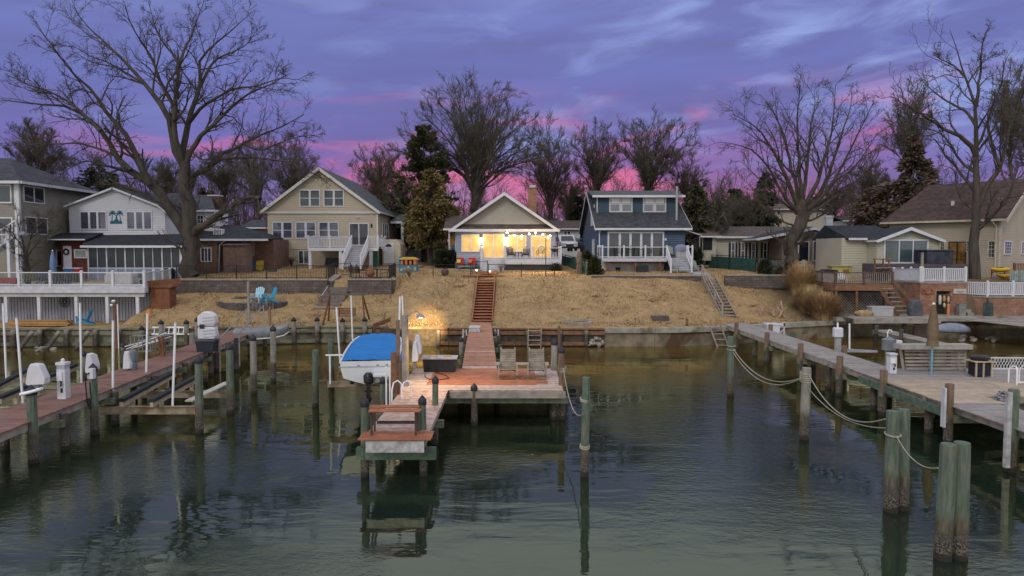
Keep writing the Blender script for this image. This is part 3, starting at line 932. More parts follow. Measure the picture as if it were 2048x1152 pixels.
def lift(label, origin, beamsL, bunks, hz):
 t = thing('boat_lift', label, 'boat lift', origin)
 for a, b in beamsL:
  m = MB(origin)
  m.bar(a, b, .05, .24); m.bar(a + Vector((0, 0, .12)), b + Vector((0, 0, .12)), .16, .025); m.bar(a - Vector((0, 0, .12)), b - Vector((0, 0, .12)), .16, .025)
  m.build('cross_beam', mat('rusty_galvanised_beam', (.27, .22, .16), .6, .3, 3, metal=.2, dirt=((.14, .07, .03), .7)), t)
 for a, b in bunks:
  k = MB(origin); k.bar(a + Vector((0, 0, .05)), b + Vector((0, 0, .05)), .10, .16)
  bo = k.build('bunk_timber', TANDECK, t)
  k = MB(origin); k.bar(a + Vector((0, 0, .19)), b + Vector((0, 0, .19)), .19, .11); k.build('bunk_carpet', BUNK, bo)
  for e in (.18, .82):
   q = a.lerp(b, e); k = MB(origin); k.box(q.x - .05, q.y - .06, q.z - .3, q.x + .05, q.y + .06, q.z); k.build('bracket', TANDECK, bo)
 return t
def up(v, z):
 return Vector((v.x, v.y, z))
a0, a1 = G(200, 820, .5), G(396, 823, .5)
b0, b1 = G(275, 788, .5), G(456, 792, .5)
a1.y = a0.y; b1.y = b0.y
r0, r1 = G(243, 812, .72), G(350, 752, .75)
s0, s1 = G(303, 813, .72), G(398, 760, .75)
lift('empty boat lift cradle with two dark padded bunks beside left dock', a0, [(a0, a1), (b0, b1)], [(r0, r1), (s0, s1)], .5)
w0, w1 = G(378, 802, .75), G(455, 765, .8)
m = MB(); m.bar(w0, w1, .28, .05)
plank = thing('catwalk_plank', 'long pale plank laid along the outer side of empty boat lift', 'plank', w0)
m = MB(w0); m.bar(w0, w1, .28, .05); m.build('board', mat('pale_plank', (.36, .34, .29), .8, .2, 4, .3, 30), plank)
m = MB(w0)
for e in (.1, .9):
 q = w0.lerp(w1, e); m.box(q.x - .04, q.y - .04, q.z - .33, q.x + .04, q.y + .04, q.z - .02)
m.build('stand_off', GREYWOOD, plank)
a0, a1 = G(-60, 822, .5), G(44, 815, .5); a1.y = a0.y
b0, b1 = G(60, 783, .5), G(163, 768, .5); b1.y = b0.y
lift('second boat lift cradle with black bunks left of left dock', a0, [(a0, a1), (b0, b1)], [(G(-40, 800, .65), G(66, 742, .7)), (G(0, 806, .65), G(152, 738, .7))], .5)
def motor(px, py, Y, w, h, label, rz=0.0, group='white lift motor housings'):
 p = at(px, py, Y)
 t = thing('lift_motor', label, 'motor housing', p, rz, group)
 m = MB()
 pr = [(-w * .5, 0), (-w * .42, -h * .1), (w * .46, -h * .04), (w * .5, h * .28), (w * .22, h * .95), (-w * .22, h), (-w * .36, h * .72)]
 m.prism(pr, 'y', -.14, .14)
 o = m.build('cover', WHITE, t)
 bv = o.modifiers.new('Bevel', 'BEVEL'); bv.width = .03; bv.segments = 2
 m = MB(); m.box(-w * .3, -.07, -h * .45, w * .1, .1, -h * .06); m.tube([(-w * .1, .12, h * .2), (-w * .1, .3, h * .2)], .05, 8)
 m.build('gearbox', mat('grey_gearbox', (.17, .18, .20), .5, .2, 4), t)
 return t
motor(76, 766, 21.5, .62, .62, 'large white motor housing behind the ringed piling')
motor(187, 738, 25.2, .34, .55, 'small white motor housing behind the piling with power box')
motor(183, 742, 23.6, .30, .62, 'white motor housing facing the power box on the capped grey-green piling')
motor(258, 735, 27.2, .36, .66, 'white motor housing tilted against the blue-grey wrapped piling', -.3)
motor(831, 720, 25.9, .24, .72, 'white motor housing on dock side of covered boat, nearer one', group=None)
motor(836, 706, 26.8, .30, .72, 'white motor housing on dock side of covered boat, farther one', group=None)
p = G(268, 800, 0)
m = MB(p); m.lathe(p, [(.16, 1.1), (.16, at(268, 722, p.y).z), (.18, at(268, 721, p.y).z), (.18, at(268, 705, p.y).z), (.12, at(268, 700, p.y).z)], 12)
tag(m.build('pile_sleeve', mat('blue_grey_sleeve', (.13, .15, .17), .5, .2, 4), smooth=True, loc=p), 'blue-grey plastic sleeve around the piling right of motor housing', 'sleeve')
p = at(190, 735, G(190, 868, 0).y - .2)
pb = thing('power_box', 'small white electrical box with hanging cord on capped grey-green piling', 'electrical box', p + Vector((-.12, 0, -.35)))
m = MB(); m.box(-.09, -.08, 0, .09, .08, .32); m.build('case', WHITE, pb)
m = MB(); m.tube([(-.02, -.09, .2), (-.1, -.16, .1), (-.12, -.12, -.2), (-.1, -.1, -.75), (-.02, -.12, -.95), (.03, -.1, -.6), (0, -.1, -.1)], .02, 6); m.build('cord', BLACK, pb, smooth=True)
def pedestal(px, py_t, Y, z0, label):
 p = Vector((X(px, Y), Y, z0))
 zt = at(px, py_t, Y).z - z0
 t = thing('power_pedestal', label, 'power pedestal', p)
 m = MB(); m.box(-.13, -.13, 0, .13, .13, zt * .82); m.build('column', WHITE, t)
 m = MB(); m.box(-.125, -.125, zt * .825, .125, .125, zt * .93); m.build('light_band', mat('grey_lens', (.34, .36, .40), .3, .1), t)
 m = MB(); m.box(-.15, -.15, zt * .93, .15, .15, zt); m.build('lid', WHITE, t)
 m = MB(); m.box(-.11, -.17, zt * .5, .05, -.13, zt * .74); m.build('outlet_cover', PVC, t)
 m = MB(); m.box(-.01, -.15, zt * .18, .05, -.13, zt * .3); m.tube([(.0, -.16, zt * .5), (.05, -.2, zt * .44), (.02, -.18, zt * .36)], .025, 6); m.build('outlet', DARKP, t)
 return t, zt
t, zt = pedestal(118, 724, 22.0, 1.2, 'white power pedestal with small lamp standing on left dock')
m = MB(); m.lathe((0, 0, zt), [(.05, 0), (.06, .08), (.02, .12)], 10); m.build('lamp', mat('clear_lamp', (.6, .55, .5), .3), t, smooth=True)
pedestal(1790, 706, 26.6, 1.2, 'white power pedestal on the right dock near the bench rail')
LIT = bpy.data.materials.new('lit_window_blind')
LIT.use_nodes = True
T = NT(LIT.node_tree)
bs = LIT.node_tree.nodes['Principled BSDF']
pos = T.n('NewGeometry').outputs['Position']
px_ = T.n('SeparateXYZ', {0: pos})
fold = T.math('SINE', T.math('MULTIPLY', px_.outputs[0], 40.0))
nz = T.noise(pos, 1.3, 4, .6)
ec = T.mix(T.maprange(nz, .35, .65), lin(210, 150, 70), lin(244, 196, 112))
ec = T.mix(T.math('MULTIPLY', T.maprange(fold, -1, 1), .18), ec, lin(180, 116, 46))
T.t.links.new(ec, bs.inputs['Emission Color'])
bs.inputs['Emission Strength'].default_value = .6
bs.inputs['Base Color'].default_value = (.3, .22, .1, 1)
bs.inputs['Roughness'].default_value = .15
def fmap(face, plane):
 if face == '-y':
  return lambda u, d, z: (u, plane - d, z)
 if face == '+x':
  return lambda u, d, z: (plane + d, u, z)
 return lambda u, d, z: (plane - d, u, z)
def fbox(m, fm, u0, u1, d0, d1, z0, z1):
 a, b = fm(u0, d0, z0), fm(u1, d1, z1)
 m.box(min(a[0], b[0]), min(a[1], b[1]), z0, max(a[0], b[0]), max(a[1], b[1]), z1)
def window(t, u0, u1, z0, z1, plane, face='-y', cols=1, rows=1, frame=None, glass=None, fw=.07, grid=None, sill=False, name='window', pane='pane', blind=None, gaps=.05, label=None):
 """frame (a part) with its glass and blind (sub-parts)"""
 fm = fmap(face, plane)
 m = MB()
 fr = frame or WHITE
 fbox(m, fm, u0 - fw, u0, -.02, .07, z0 - fw, z1 + fw); fbox(m, fm, u1, u1 + fw, -.02, .07, z0 - fw, z1 + fw)
 fbox(m, fm, u0, u1, -.02, .068, z1, z1 + fw); fbox(m, fm, u0, u1, -.02, .068, z0 - fw, z0)
 w = (u1 - u0) / cols
 for i in range(1, cols):
  fbox(m, fm, u0 + w * i - gaps / 2 - .02, u0 + w * i + gaps / 2 + .02, -.02, .06, z0, z1)
 for j in range(1, rows):
  zz = z0 + (z1 - z0) * j / rows
  for i in range(cols):
   fbox(m, fm, u0 + w * i + (0 if i == 0 else gaps / 2 + .02), u0 + w * (i + 1) - (0 if i == cols - 1 else gaps / 2 + .02), -.02, .05, zz - .025, zz + .025)
 if grid:
  gx, gz = grid
  for i in range(cols):
   for k in range(1, gx):
    u = u0 + w * i + w * k / gx
    fbox(m, fm, u - .012, u + .012, .030, .056, z0, z1)
  for k in range(1, gz):
   zz = z0 + (z1 - z0) * k / gz
   fbox(m, fm, u0, u1, .031, .053, zz - .012, zz + .012)
 if sill:
  fbox(m, fm, u0 - fw - .05, u1 + fw + .05, -.01, .11, z0 - fw - .05, z0 - fw)
 o = m.build(name, fr, t, label=label, loc=(0, 0, 0))
 m = MB(); fbox(m, fm, u0, u1, -.03, .035, z0, z1)
 m.build(pane, glass or GLASSD, o, loc=(0, 0, 0))
 if blind:
  for i in range(cols):
   m = MB(); fbox(m, fm, u0 + w * i + .06, u0 + w * (i + 1) - .06, .0355, .041, z1 - (z1 - z0) * blind, z1 - .01)
   m.build('blind', BLIND, o, loc=(0, 0, 0))
 return o
def pwin(t, Y, px0, py0, px1, py1, **k):
 L = t.location
 return window(t, X(px0, Y) - L.x, X(px1, Y) - L.x, Z(py1, Y) - L.z, Z(py0, Y) - L.z, Y - L.y, **k)
def prism_part(t, name, poly, axis, a, b, m_, label=None):
 return MB().prism(poly, axis, a, b).build(name, m_, t, loc=(0, 0, 0), label=label)
def box_part(t, name, b, m_, label=None):
 return MB().box(*b).build(name, m_, t, loc=(0, 0, 0), label=label)
def gable_roof(t, xl, xr, zl, xm, zm, y0, y1, rm, trim=None, th=.16, zr=None, name='roof', board=.24):
 """ridge along y; (xl,zl) and (xr,zr) are the eave edges"""
 zr = zl if zr is None else zr
 m = MB()
 m.prism([(xl, zl), (xm, zm), (xr, zr), (xr, zr - th), (xm, zm - th), (xl, zl - th)], 'y', y0, y1)
 o = m.build(name, rm, t, loc=(0, 0, 0))
 if trim:
  k = MB()
  k.prism([(xl - .02, zl - .02), (xm, zm - .02), (xr + .02, zr - .02), (xr + .02, zr - .02 - board), (xm, zm - .02 - board * 1.15), (xl - .02, zl - .02 - board)], 'y', y0 - .05, y0 - .003)
  k.build('rake_board', trim, o, loc=(0, 0, 0))
  for x, z, s_ in ((xl, zl, -1), (xr, zr, 1)):
   q = MB(); q.box(min(x, x + s_ * .12), y0, z - .2, max(x, x + s_ * .12), y1, z - .04); q.build('gutter', trim, o, loc=(0, 0, 0))
 return o
def railing(t, pts, h, post_every, name='railing', m_=None, pm=None, bal=.11, bt=.03, balm=None, postw=.11, cap=True, closed_first=True):
 """posts are sub-parts, rails one part, balusters one panel per run"""
 m_ = m_ or WHITE
 r = MB(); ba = MB()
 posts = []
 for a, b in zip(pts, pts[1:]):
  a, b = Vector(a), Vector(b)
  L = (b - a).length
  n = max(1, round(L / post_every))
  for i in range(n + 1):
   posts.append(a.lerp(b, i / n))
  r.bar(a + Vector((0, 0, h - .03)), b + Vector((0, 0, h - .03)), .09, .06)
  r.bar(a + Vector((0, 0, .1)), b + Vector((0, 0, .1)), .05, .06)
  d = (b - a).normalized()
  k = int(L / bal)
  for i in range(1, k):
   p = a + (b - a) * (i / k)
   ba.box(p.x - bt / 2, p.y - bt / 2, p.z + .1, p.x + bt / 2, p.y + bt / 2, p.z + h - .06)
 o = r.build(name, m_, t, loc=(0, 0, 0))
 ba.build('balusters', balm or m_, o, loc=(0, 0, 0))
 seen = []
 for p in posts:
  if any((p - q).length < .15 for q in seen):
   continue
  seen.append(p)
  k = MB(); w = postw / 2
  k.box(p.x - w, p.y - w, p.z - .12, p.x + w, p.y + w, p.z + h + .06)
  if cap:
   k.lathe((p.x, p.y, p.z + h + .06), [(w * 1.6, 0), (w * 1.6, .025), (.01, .07)], 4)
  k.build('post', pm or m_, o, loc=(0, 0, 0))
 return o
def stair_flight(t, x0, x1, y_top, z_top, y_bot, z_bot, n, tm, rm, name='stairs'):
 m = MB()
 for i in range(n):
  a = i / n
  y = y_bot + (y_top - y_bot) * a
  z = z_bot + (z_top - z_bot) * (i + 1) / n
  d = (y_top - y_bot) / n
  m.box(x0, y - .03, z - .045, x1, y + d, z)
 o = m.build(name, tm, t, loc=(0, 0, 0))
 k = MB()
 for i in range(n):
  y = y_bot + (y_top - y_bot) * i / n
  z = z_bot + (z_top - z_bot) * (i + 1) / n
  k.box(x0 + .03, y + .02, z - (z_top - z_bot) / n + .0, x1 - .03, y + .05, z - .046)
 k.build('risers', rm, o, loc=(0, 0, 0))
 return o
def laps(t, y, z0, z1, xf, pitch, m_, name='siding_boards'):
 m = MB(); z = z0
 while z < z1 - .03:
  zt = min(z + pitch, z1); (a, b), (c, d) = xf(z), xf(zt)
  if b - a > .1:
   d = max(d, c + .02)
   m.add([(a, y - .03, z), (b, y - .03, z), (d, y - .004, zt), (c, y - .004, zt), (a, y, z), (b, y, z)], [(0, 1, 2, 3), (4, 5, 1, 0)])
  z = zt
 return m.build(name, m_, t, loc=(0, 0, 0))
def tri(xl, xr, z0, xm, z1):
 return lambda z: (xl + (xm - xl) * (z - z0) / (z1 - z0), xr + (xm - xr) * (z - z0) / (z1 - z0))
ROOFD = shingles('dark_grey_shingles', (.045, .047, .055), .3)
ROOFG = shingles('grey_green_shingles', (.075, .085, .085), .25)
ROOFB = shingles('brown_shingles', (.085, .066, .056), .3)
ROOFN = shingles('near_black_shingles', (.026, .028, .036), .3)
ROOFR = shingles('rust_brown_shingles', (.066, .040, .034), .35)
S_BEIGE = siding('beige_siding', (.40, .345, .26), .16, .05)
S_BASE = mat('beige_stucco', (.40, .335, .245), .9, .1, 2, .3, 20)
S_BLUEGREY = siding('blue_grey_siding', (.235, .255, .34), .14, .05)
S_TAUPE = siding('taupe_gable_siding', (.30, .285, .255), .2, .05)
S_NAVY = siding('navy_siding', (.050, .078, .125), .18, .08)
S_TEAL = siding('teal_shingle_siding', (.030, .058, .085), .2, .15)
S_GREY = siding('grey_green_siding', (.20, .185, .15), .22, .06)
S_WHITE = siding('white_siding', (.50, .50, .545), .17, .04)
S_YELLOW = siding('pale_yellow_siding', (.37, .345, .27), .2, .05)
S_TAN = siding('tan_siding', (.34, .295, .225), .19, .05)
S_CREAM = siding('cream_siding', (.38, .355, .30), .19, .05)
BRICK = masonry('red_brick', (.15, .062, .042), (.19, .085, .055), (.15, .13, .11), .22, .075, .01, .3)
BRICKO = masonry('orange_brown_brick', (.26, .135, .08), (.20, .095, .06), (.18, .15, .12), .24, .08, .01, .3)
Y = 63.0
L = Vector((X(1010, Y), Y, 4.1))
mh = thing('cottage', 'lit cottage with blue-grey walls, tall white-trimmed gable and glowing windows', 'house', L)
xl, xr = X(913, Y) - L.x, X(1111, Y) - L.x
ze, za = Z(459, Y) - L.z, Z(384, Y) - L.z
el_, er_ = X(900.5, Y) - L.x, X(1117, Y) - L.x
box_part(mh, 'wall', (xl, 0, -.6, xr, 10, ze + .1), S_BLUEGREY)
prism_part(mh, 'gable', [(xl, ze + .1), (xr, ze + .1), (0.06, za - .15)], 'y', .25, 9.9, S_TAUPE)
prism_part(mh, 'gable_peak', [(-.95, za - .85), (1.07, za - .85), (.06, za - .2)], 'y', .21, .26, mat('grey_gable_peak', (.26, .27, .30), .6, .05))
rf = gable_roof(mh, el_, er_, ze, (el_ + er_) / 2, za, -.35, 10.4, ROOFD, WHITE, .2, board=.27)
m = MB(); m.slab([(el_ + .35, -.38, ze + .02), (er_ - .35, -.38, ze + .02), (er_ - 1.0, .3, ze + .50), (el_ + 1.0, .3, ze + .50)], .08); m.build('pent_roof', ROOFB, mh, loc=(0, 0, 0))
box_part(mh, 'fascia', (el_ - .05, -.46, ze - .2, er_ + .05, -.386, ze + .03), WHITE)
m = MB(); m.box(el_ + .1, -.38, ze - .2, er_ - .1, 0, ze - .16); m.build('soffit', WHITE, mh, loc=(0, 0, 0))
lt = dict(glass=LIT, fw=.08)
z5 = lambda x, y: (760 + x / 5.12, 360 + y / 5.12)
for (a, b, c_, d) in ((842, 566, 1010, 728), (1322, 572, 1490, 730), (1552, 572, 1742, 790)):
 p, q = z5(a, b), z5(c_, d)
 pwin(mh, Y, p[0], p[1], q[0], q[1], cols=2, **lt)
p, q = z5(1064, 562), z5(1264, 790)
pwin(mh, Y, p[0], p[1], q[0], q[1], cols=2, name='patio_door', **lt)
for xx in (1817,):
 q = z5(xx, 500); x = X(q[0], Y) - L.x
 m = MB(); m.tube([(x, -.2, ze - .2), (x, -.15, ze - .5), (x, -.15, .1)], .05, 6); m.build('downspout', DARKP, mh, loc=(0, 0, 0))
laps(mh, 0, -.3, ze - .2, lambda z: (xl, xr), .17, S_BLUEGREY)
laps(mh, .25, ze + .5, za - .5, tri(xl, xr, ze + .1, .06, za - .15), .21, S_TAUPE, 'gable_boards')
GLOW = mat('glowing_bulb', (1, .8, .5), .4, .0, 1, emit=((1.0, .72, .34), 14))
for sx in (1030, 1293):
 q = z5(sx, 610)
 pl = Vector((X(q[0], Y) - L.x, -.14, Z(q[1], Y) - L.z))
 m = MB(); m.box(pl.x - .05, -.06, pl.z - .12, pl.x + .05, -.005, pl.z + .2); m.box(pl.x - .09, -.24, pl.z + .18, pl.x + .09, -.02, pl.z + .23)
 wl = m.build('wall_lamp', BLACK, mh, loc=(0, 0, 0))
 m = MB(); m.lathe((pl.x, pl.y, pl.z - .1), [(.04, 0), (.07, .06), (.07, .2), (.04, .26)], 10); m.build('glass', GLOW, wl, smooth=True, loc=(0, 0, 0))
 ld_ = bpy.data.lights.new('WallLamp', 'POINT'); ld_.energy = 38; ld_.color = (1, .72, .38); ld_.shadow_soft_size = .08
 lo = bpy.data.objects.new('WallLamp', ld_); scn.collection.objects.link(lo); lo.location = L + Vector((pl.x, -.42, pl.z - .05))
Yd = 60.4
dz = Z(516.5, Yd) - L.z
dl, dr = X(1010, Yd) - L.x, X(1122, Yd) - L.x
yd = Yd - Y
m = MB(); deck_boards(m, dl, dr, yd, -.01, dz, .14); m.build('deck_boards', WHITEW, mh, loc=(0, 0, 0))
m = MB()
for k in range(3):
 m.box(dl - .04, yd - .05, dz - .06 - .165 * (k + 1), dr + .04, yd - .005, dz - .06 - .165 * k - .012)
m.build('deck_skirt', WHITE, mh, loc=(0, 0, 0))
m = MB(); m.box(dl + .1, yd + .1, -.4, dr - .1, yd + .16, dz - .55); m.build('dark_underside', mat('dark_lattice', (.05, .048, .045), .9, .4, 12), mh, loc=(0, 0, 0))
railing(mh, [(dl, -.1, dz), (dl, yd + .05, dz), (dr, yd + .05, dz), (dr, -.1, dz)], .92, 3.2, bal=.4, bt=.012, balm=GREYM, postw=.13)
stx0, stx1 = X(963, 60.2) - L.x, dl - .06
stair_flight(mh, stx0, stx1, -.02, dz + .02, -2.9, .0, 6, WHITEW, WHITE)
m = MB(); m.box(stx0 - .12, -2.2, 0, stx0, -2.08, 1.9); m.lathe((stx0 - .06, -2.14, 1.9), [(.09, 0), (.09, .03), (.01, .08)], 4); m.bar((stx0 - .06, -2.14, 1.75), (stx0 - .06, -.3, 2.05), .07); m.box(stx0 - .12, -.35, 0, stx0, -.25, 2.1); m.build('stair_rail', WHITE, mh, loc=(0, 0, 0))
m = MB(); m.slab([(X(889, 66) - L.x, 2.2, Z(457, 66) - L.z - .05), (.0, 2.2, Z(457, 66) - L.z - .05), (0, 7, Z(431, 70) - L.z), (X(893, 70) - L.x, 7, Z(431, 70) - L.z)], .15); m.build('wing_roof', ROOFB, mh, loc=(0, 0, 0))
box_part(mh, 'wing_wall', (X(897, 68.5) - L.x, 6, -.4, xl + .01, 9.6, Z(458, 66) - L.z), mat('ochre_wall', (.45, .27, .07), .8, .15, 2))
box_part(mh, 'blue_panel', (X(902, 68.5) - L.x, 5.93, .9, X(912, 68.5) - L.x, 5.99, 2.3), mat('cobalt_panel', (.02, .12, .30), .7, .1))
for px in (898.5, 911.5):
 box_part(mh, 'porch_post', (X(px, 65.6) - L.x - .06, 2.5, -.4, X(px, 65.6) - L.x + .06, 2.62, Z(458, 66) - L.z - .2), WHITE)
box_part(mh, 'wing_fascia', (X(888, 66) - L.x, 2.12, Z(461, 66) - L.z, xl - .3, 2.19, Z(457.5, 66) - L.z), WHITE)
railing(mh, [(X(899.5, 65.6) - L.x, 2.56, .75), (X(911, 65.6) - L.x, 2.56, .75)], .75, 3, postw=.06)
cx, cy = X(1064.5, 69) - L.x, 6
cw = .34
box_part(mh, 'chimney', (cx - .4, cy - .35, ze, cx + .4, cy + .4, Z(378, 69) - L.z), masonry('orange_chimney_brick', (.38, .17, .085), (.30, .13, .07), (.28, .2, .14), .24, .08, .01, .3))
box_part(mh, 'chimney_cap', (cx - .46, cy - .41, Z(378, 69) - L.z, cx + .46, cy + .46, Z(375.5, 69) - L.z), BRICKO)
box_part(mh, 'chimney_flue', (cx - .3, cy - .28, Z(375.5, 69) - L.z, cx + .3, cy + .3, Z(371, 69) - L.z), ALU)
Y = 66.0
L = Vector((X(644, Y), Y, 4.45))
bh = thing('beige_house', 'tall beige house with broad gable, grey-green roof and white railed deck', 'house', L)
xl, xr = X(536.5, Y) - L.x, X(756, Y) - L.x
el_, er_ = X(525, Y) - L.x, X(761, Y) - L.x
ze, za = Z(422.5, Y) - L.z, Z(334, Y) - L.z
zb = Z(498, Y) - L.z
box_part(bh, 'wall', (xl, 0, zb, xr, 14.5, ze - .03), S_BEIGE)
box_part(bh, 'basement_wall', (xl + .05, .06, -1.2, xr - .05, 14.4, zb), S_BASE)
xm = X(642, Y) - L.x
prism_part(bh, 'gable', [(xl - .25, ze - .02), (xr + .05, ze - .02), (xm, za - .25)], 'y', .0, 14.4, S_BEIGE)
gable_roof(bh, el_, er_, ze, xm, za, -.4, 15.4, ROOFG, mat('grey_white_trim', (.50, .49, .47), .5, .06), .2, board=.3)
box_part(bh, 'belt_trim', (el_ + .1, -.12, ze - .22, er_ - .1, -.025, ze - .03), MATS['grey_white_trim'])
laps(bh, 0, zb, ze - .22, lambda z: (xl, xr - .1), .2, S_BEIGE)
laps(bh, 0, ze - .02, za - .5, tri(xl - .25, xr + .05, ze - .02, xm, za - .25), .2, S_BEIGE, 'gable_boards')
box_part(bh, 'corner_board', (xr - .1, -.03, zb, xr + .025, .06, ze - .2), WHITE)
z3 = lambda x, y: (500 + x / 6.4, 320 + y / 6.4)
for a, b, c_, d in ((656, 392, 898, 586), (964, 392, 1202, 586)):
 p, q = z3(a, b), z3(c_, d)
 pwin(bh, Y, p[0], p[1], q[0], q[1], cols=2, rows=2, glass=GLASSG, fw=.09, gaps=.14)
for a, b, c_, d in ((302, 802, 540, 996), (600, 802, 838, 996), (895, 802, 1130, 996)):
 p, q = z3(a, b), z3(c_, d)
 pwin(bh, Y, p[0], p[1], q[0], q[1], cols=2, rows=2, glass=GLASSB, fw=.09, gaps=.16)
p, q = z3(1284, 818), z3(1512, 1084)
pwin(bh, Y, p[0], p[1], q[0], q[1], cols=2, glass=GLASSD, name='patio_door', fw=.09)
z4 = lambda x, y: (500 + x / 6.4, 450 + y / 6.4)
p, q = z4(380, 320), z4(482, 392); pwin(bh, Y, p[0], p[1], q[0], q[1], cols=2, glass=GLASSB)
p, q = z4(628, 332), z4(748, 488); pwin(bh, Y, p[0], p[1], q[0], q[1], cols=2, glass=GLASSG, name='basement_door')
for k in range(3):
 window(bh, 2.4 + k * 1.05, 3.2 + k * 1.05, Z(474, 68) - L.z, Z(447, 68) - L.z, xr, face='+x', rows=2, glass=GLASSD, fw=.06)
p = z3(1560, 840); x = X(p[0], Y) - L.x; z = Z(p[1], Y) - L.z
m = MB(); m.box(x - .07, -.12, z - .15, x + .07, -.005, z + .15); m.build('wall_lamp', BLACK, bh, loc=(0, 0, 0))
p = z3(1385, 735); x = X(p[0], Y) - L.x; z = Z(p[1], Y) - L.z
m = MB(); m.box(x - .06, -.08, z - .06, x + .06, -.005, z + .06); m.lathe((x - .1, -.14, z - .06), [(.03, 0), (.07, .1)], 8); m.lathe((x + .1, -.14, z - .06), [(.03, 0), (.07, .1)], 8); m.build('flood_lamp', WHITE, bh, loc=(0, 0, 0))
m = MB(); m.tube([(xl - .12, -.25, ze - .2), (xl - .12, -.1, ze - .5), (xl - .12, -.1, -.2)], .05, 6); m.build('downspout', mat('dark_red_pipe', (.12, .04, .035), .5), bh, loc=(0, 0, 0))
Yd = 62.4
yd = Yd - Y
dz = Z(495, Yd) - L.z
dl, dr = X(616.5, Yd) - L.x, X(756, Yd) - L.x
s0_, s1_ = X(703, Yd) - L.x, X(736, Yd) - L.x
m = MB(); deck_boards(m, dl, dr, yd, -.02, dz, .14); m.build('deck_boards', GREYDECK, bh, loc=(0, 0, 0))
box_part(bh, 'deck_fascia', (dl - .03, yd - .06, dz - .30, s0_, yd - .005, dz - .02), WHITE)
box_part(bh, 'deck_fascia', (s1_, yd - .06, dz - .30, dr + .03, yd - .005, dz - .02), WHITE)
railing(bh, [(dl, -.1, dz), (dl, yd + .05, dz), (s0_, yd + .05, dz)], .98, 2.1, bal=.13, bt=.045)
railing(bh, [(s1_, yd + .05, dz), (dr, yd + .05, dz), (dr, -.1, dz)], .98, 2.1, bal=.13, bt=.045)
for px in (619.5, 680.5, 741):
 x = X(px, Yd) - L.x
 box_part(bh, 'deck_post', (x - .13, yd, -.9, x + .13, yd + .26, dz - .04), WHITE)
zg = Z(534, 59.5) - L.z
yb = 59.2 - Y
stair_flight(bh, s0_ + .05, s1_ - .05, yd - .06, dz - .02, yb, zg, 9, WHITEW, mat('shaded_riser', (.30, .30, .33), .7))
for x in (s0_ - .02, s1_ + .02):
 m = MB()
 a = Vector((x, yd + .05, dz + .95)); b = Vector((x, yb, zg + .98))
 m.bar(a, b, .08, .07); m.bar(a - Vector((0, 0, .8)), b - Vector((0, 0, .8)), .06, .06); m.bar(a - Vector((0, 0, 1.05)), b - Vector((0, 0, 1.05)), .06, .26)
 for i in range(1, 18):
  q = a.lerp(b, i / 18); m.box(q.x - .02, q.y - .02, q.z - .8, q.x + .02, q.y + .02, q.z)
 m.box(x - .06, yb - .06, zg - .2, x + .06, yb + .06, zg + 1.1)
 m.build('stair_rail', WHITE, bh, loc=(0, 0, 0))
Ye = 66.4
x0, x1 = X(765, Ye) - L.x, X(796, Ye) - L.x
zt = Z(478.5, Ye) - L.z
m = MB(); m.prism([(x0, -.4), (x1 + .25, -.4), (x1 + .25, zt - .45), (x1 - .15, zt), (x0, zt)], 'y', .35, 3.2); eb = m.build('side_entry', S_BEIGE, bh, loc=(0, 0, 0))
z4 = lambda x, y: (500 + x / 6.4, 450 + y / 6.4)
p, q = z4(1712, 222), z4(1842, 488)
dx0, dx1 = X(p[0], Ye) - L.x, X(q[0], Ye) - L.x
dz0, dz1 = Z(q[1], Ye) - L.z, Z(p[1], Ye) - L.z
m = MB(); m.box(dx0, .28, dz0, dx1, .345, dz1); dro = m.build('door', WHITE, bh, loc=(0, 0, 0))
m = MB(); m.prism([((dx0 + dx1) / 2 + .3 * math.cos(a), dz1 - .42 + .26 * math.sin(a)) for a in [math.pi * k / 8 for k in range(9)]], 'y', .262, .279); m.build('fan_light', GLASSD, dro, loc=(0, 0, 0))
m = MB(); m.lathe((dx1 - .1, .24, (dz0 + dz1) / 2 - .05), [(.0, 0), (.04, .03), (.0, .06)], 8); m.build('handle', GREYM, dro, loc=(0, 0, 0))
Yp = 73.0
m = MB(); m.slab([(X(782, 72) - L.x, 5.8, Z(442, 72) - L.z), (X(811, 72) - L.x, 5.8, Z(442, 72) - L.z), (X(811, 75) - L.x, 9, Z(428, 75) - L.z), (X(780, 75) - L.x, 9, Z(428, 75) - L.z)], .2); m.build('porch_roof', ROOFG, bh, loc=(0, 0, 0))
box_part(bh, 'porch_beam', (X(782, 72) - L.x, 5.75, Z(447, 72) - L.z, X(811, 72) - L.x, 5.95, Z(443, 72) - L.z), WHITE)
box_part(bh, 'porch_post', (X(803, 72) - L.x, 5.8, -.4, X(808, 72) - L.x, 6.05, Z(447, 72) - L.z), WHITE)
box_part(bh, 'porch_floor', (xr, 6, .9, X(808, 72) - L.x, 9, 1.1), GREYWOOD)
railing(bh, [(xr + .05, 5.95, 1.1), (X(803, 72) - L.x, 5.95, 1.1)], .9, 3, bal=.14, bt=.04, postw=.08)
m = MB(); m.bar((X(795, 69) - L.x, 3.5, 1.9), (X(808, 69) - L.x, 3.3, .9), .06); m.bar((X(808, 69) - L.x, 3.3, 1.0), (X(808, 69) - L.x, 3.3, -.2), .06); m.build('stair_handrail', BLACK, bh, loc=(0, 0, 0))
Y = 62.0
L = Vector((X(1283, Y), Y, 4.15))
nh = thing('blue_house', 'navy blue house with long shed dormer, steel flue pipe and white deck', 'house', L)
xl, xr = X(1198, Y) - L.x, X(1369.5, Y) - L.x
ze = Z(455.5, Y) - L.z
yr, zr_ = 7.0, Z(382.5, 69) - L.z
yb_ = 14.0
box_part(nh, 'wall', (xl, 0, -.6, xr, yb_, ze), S_NAVY)
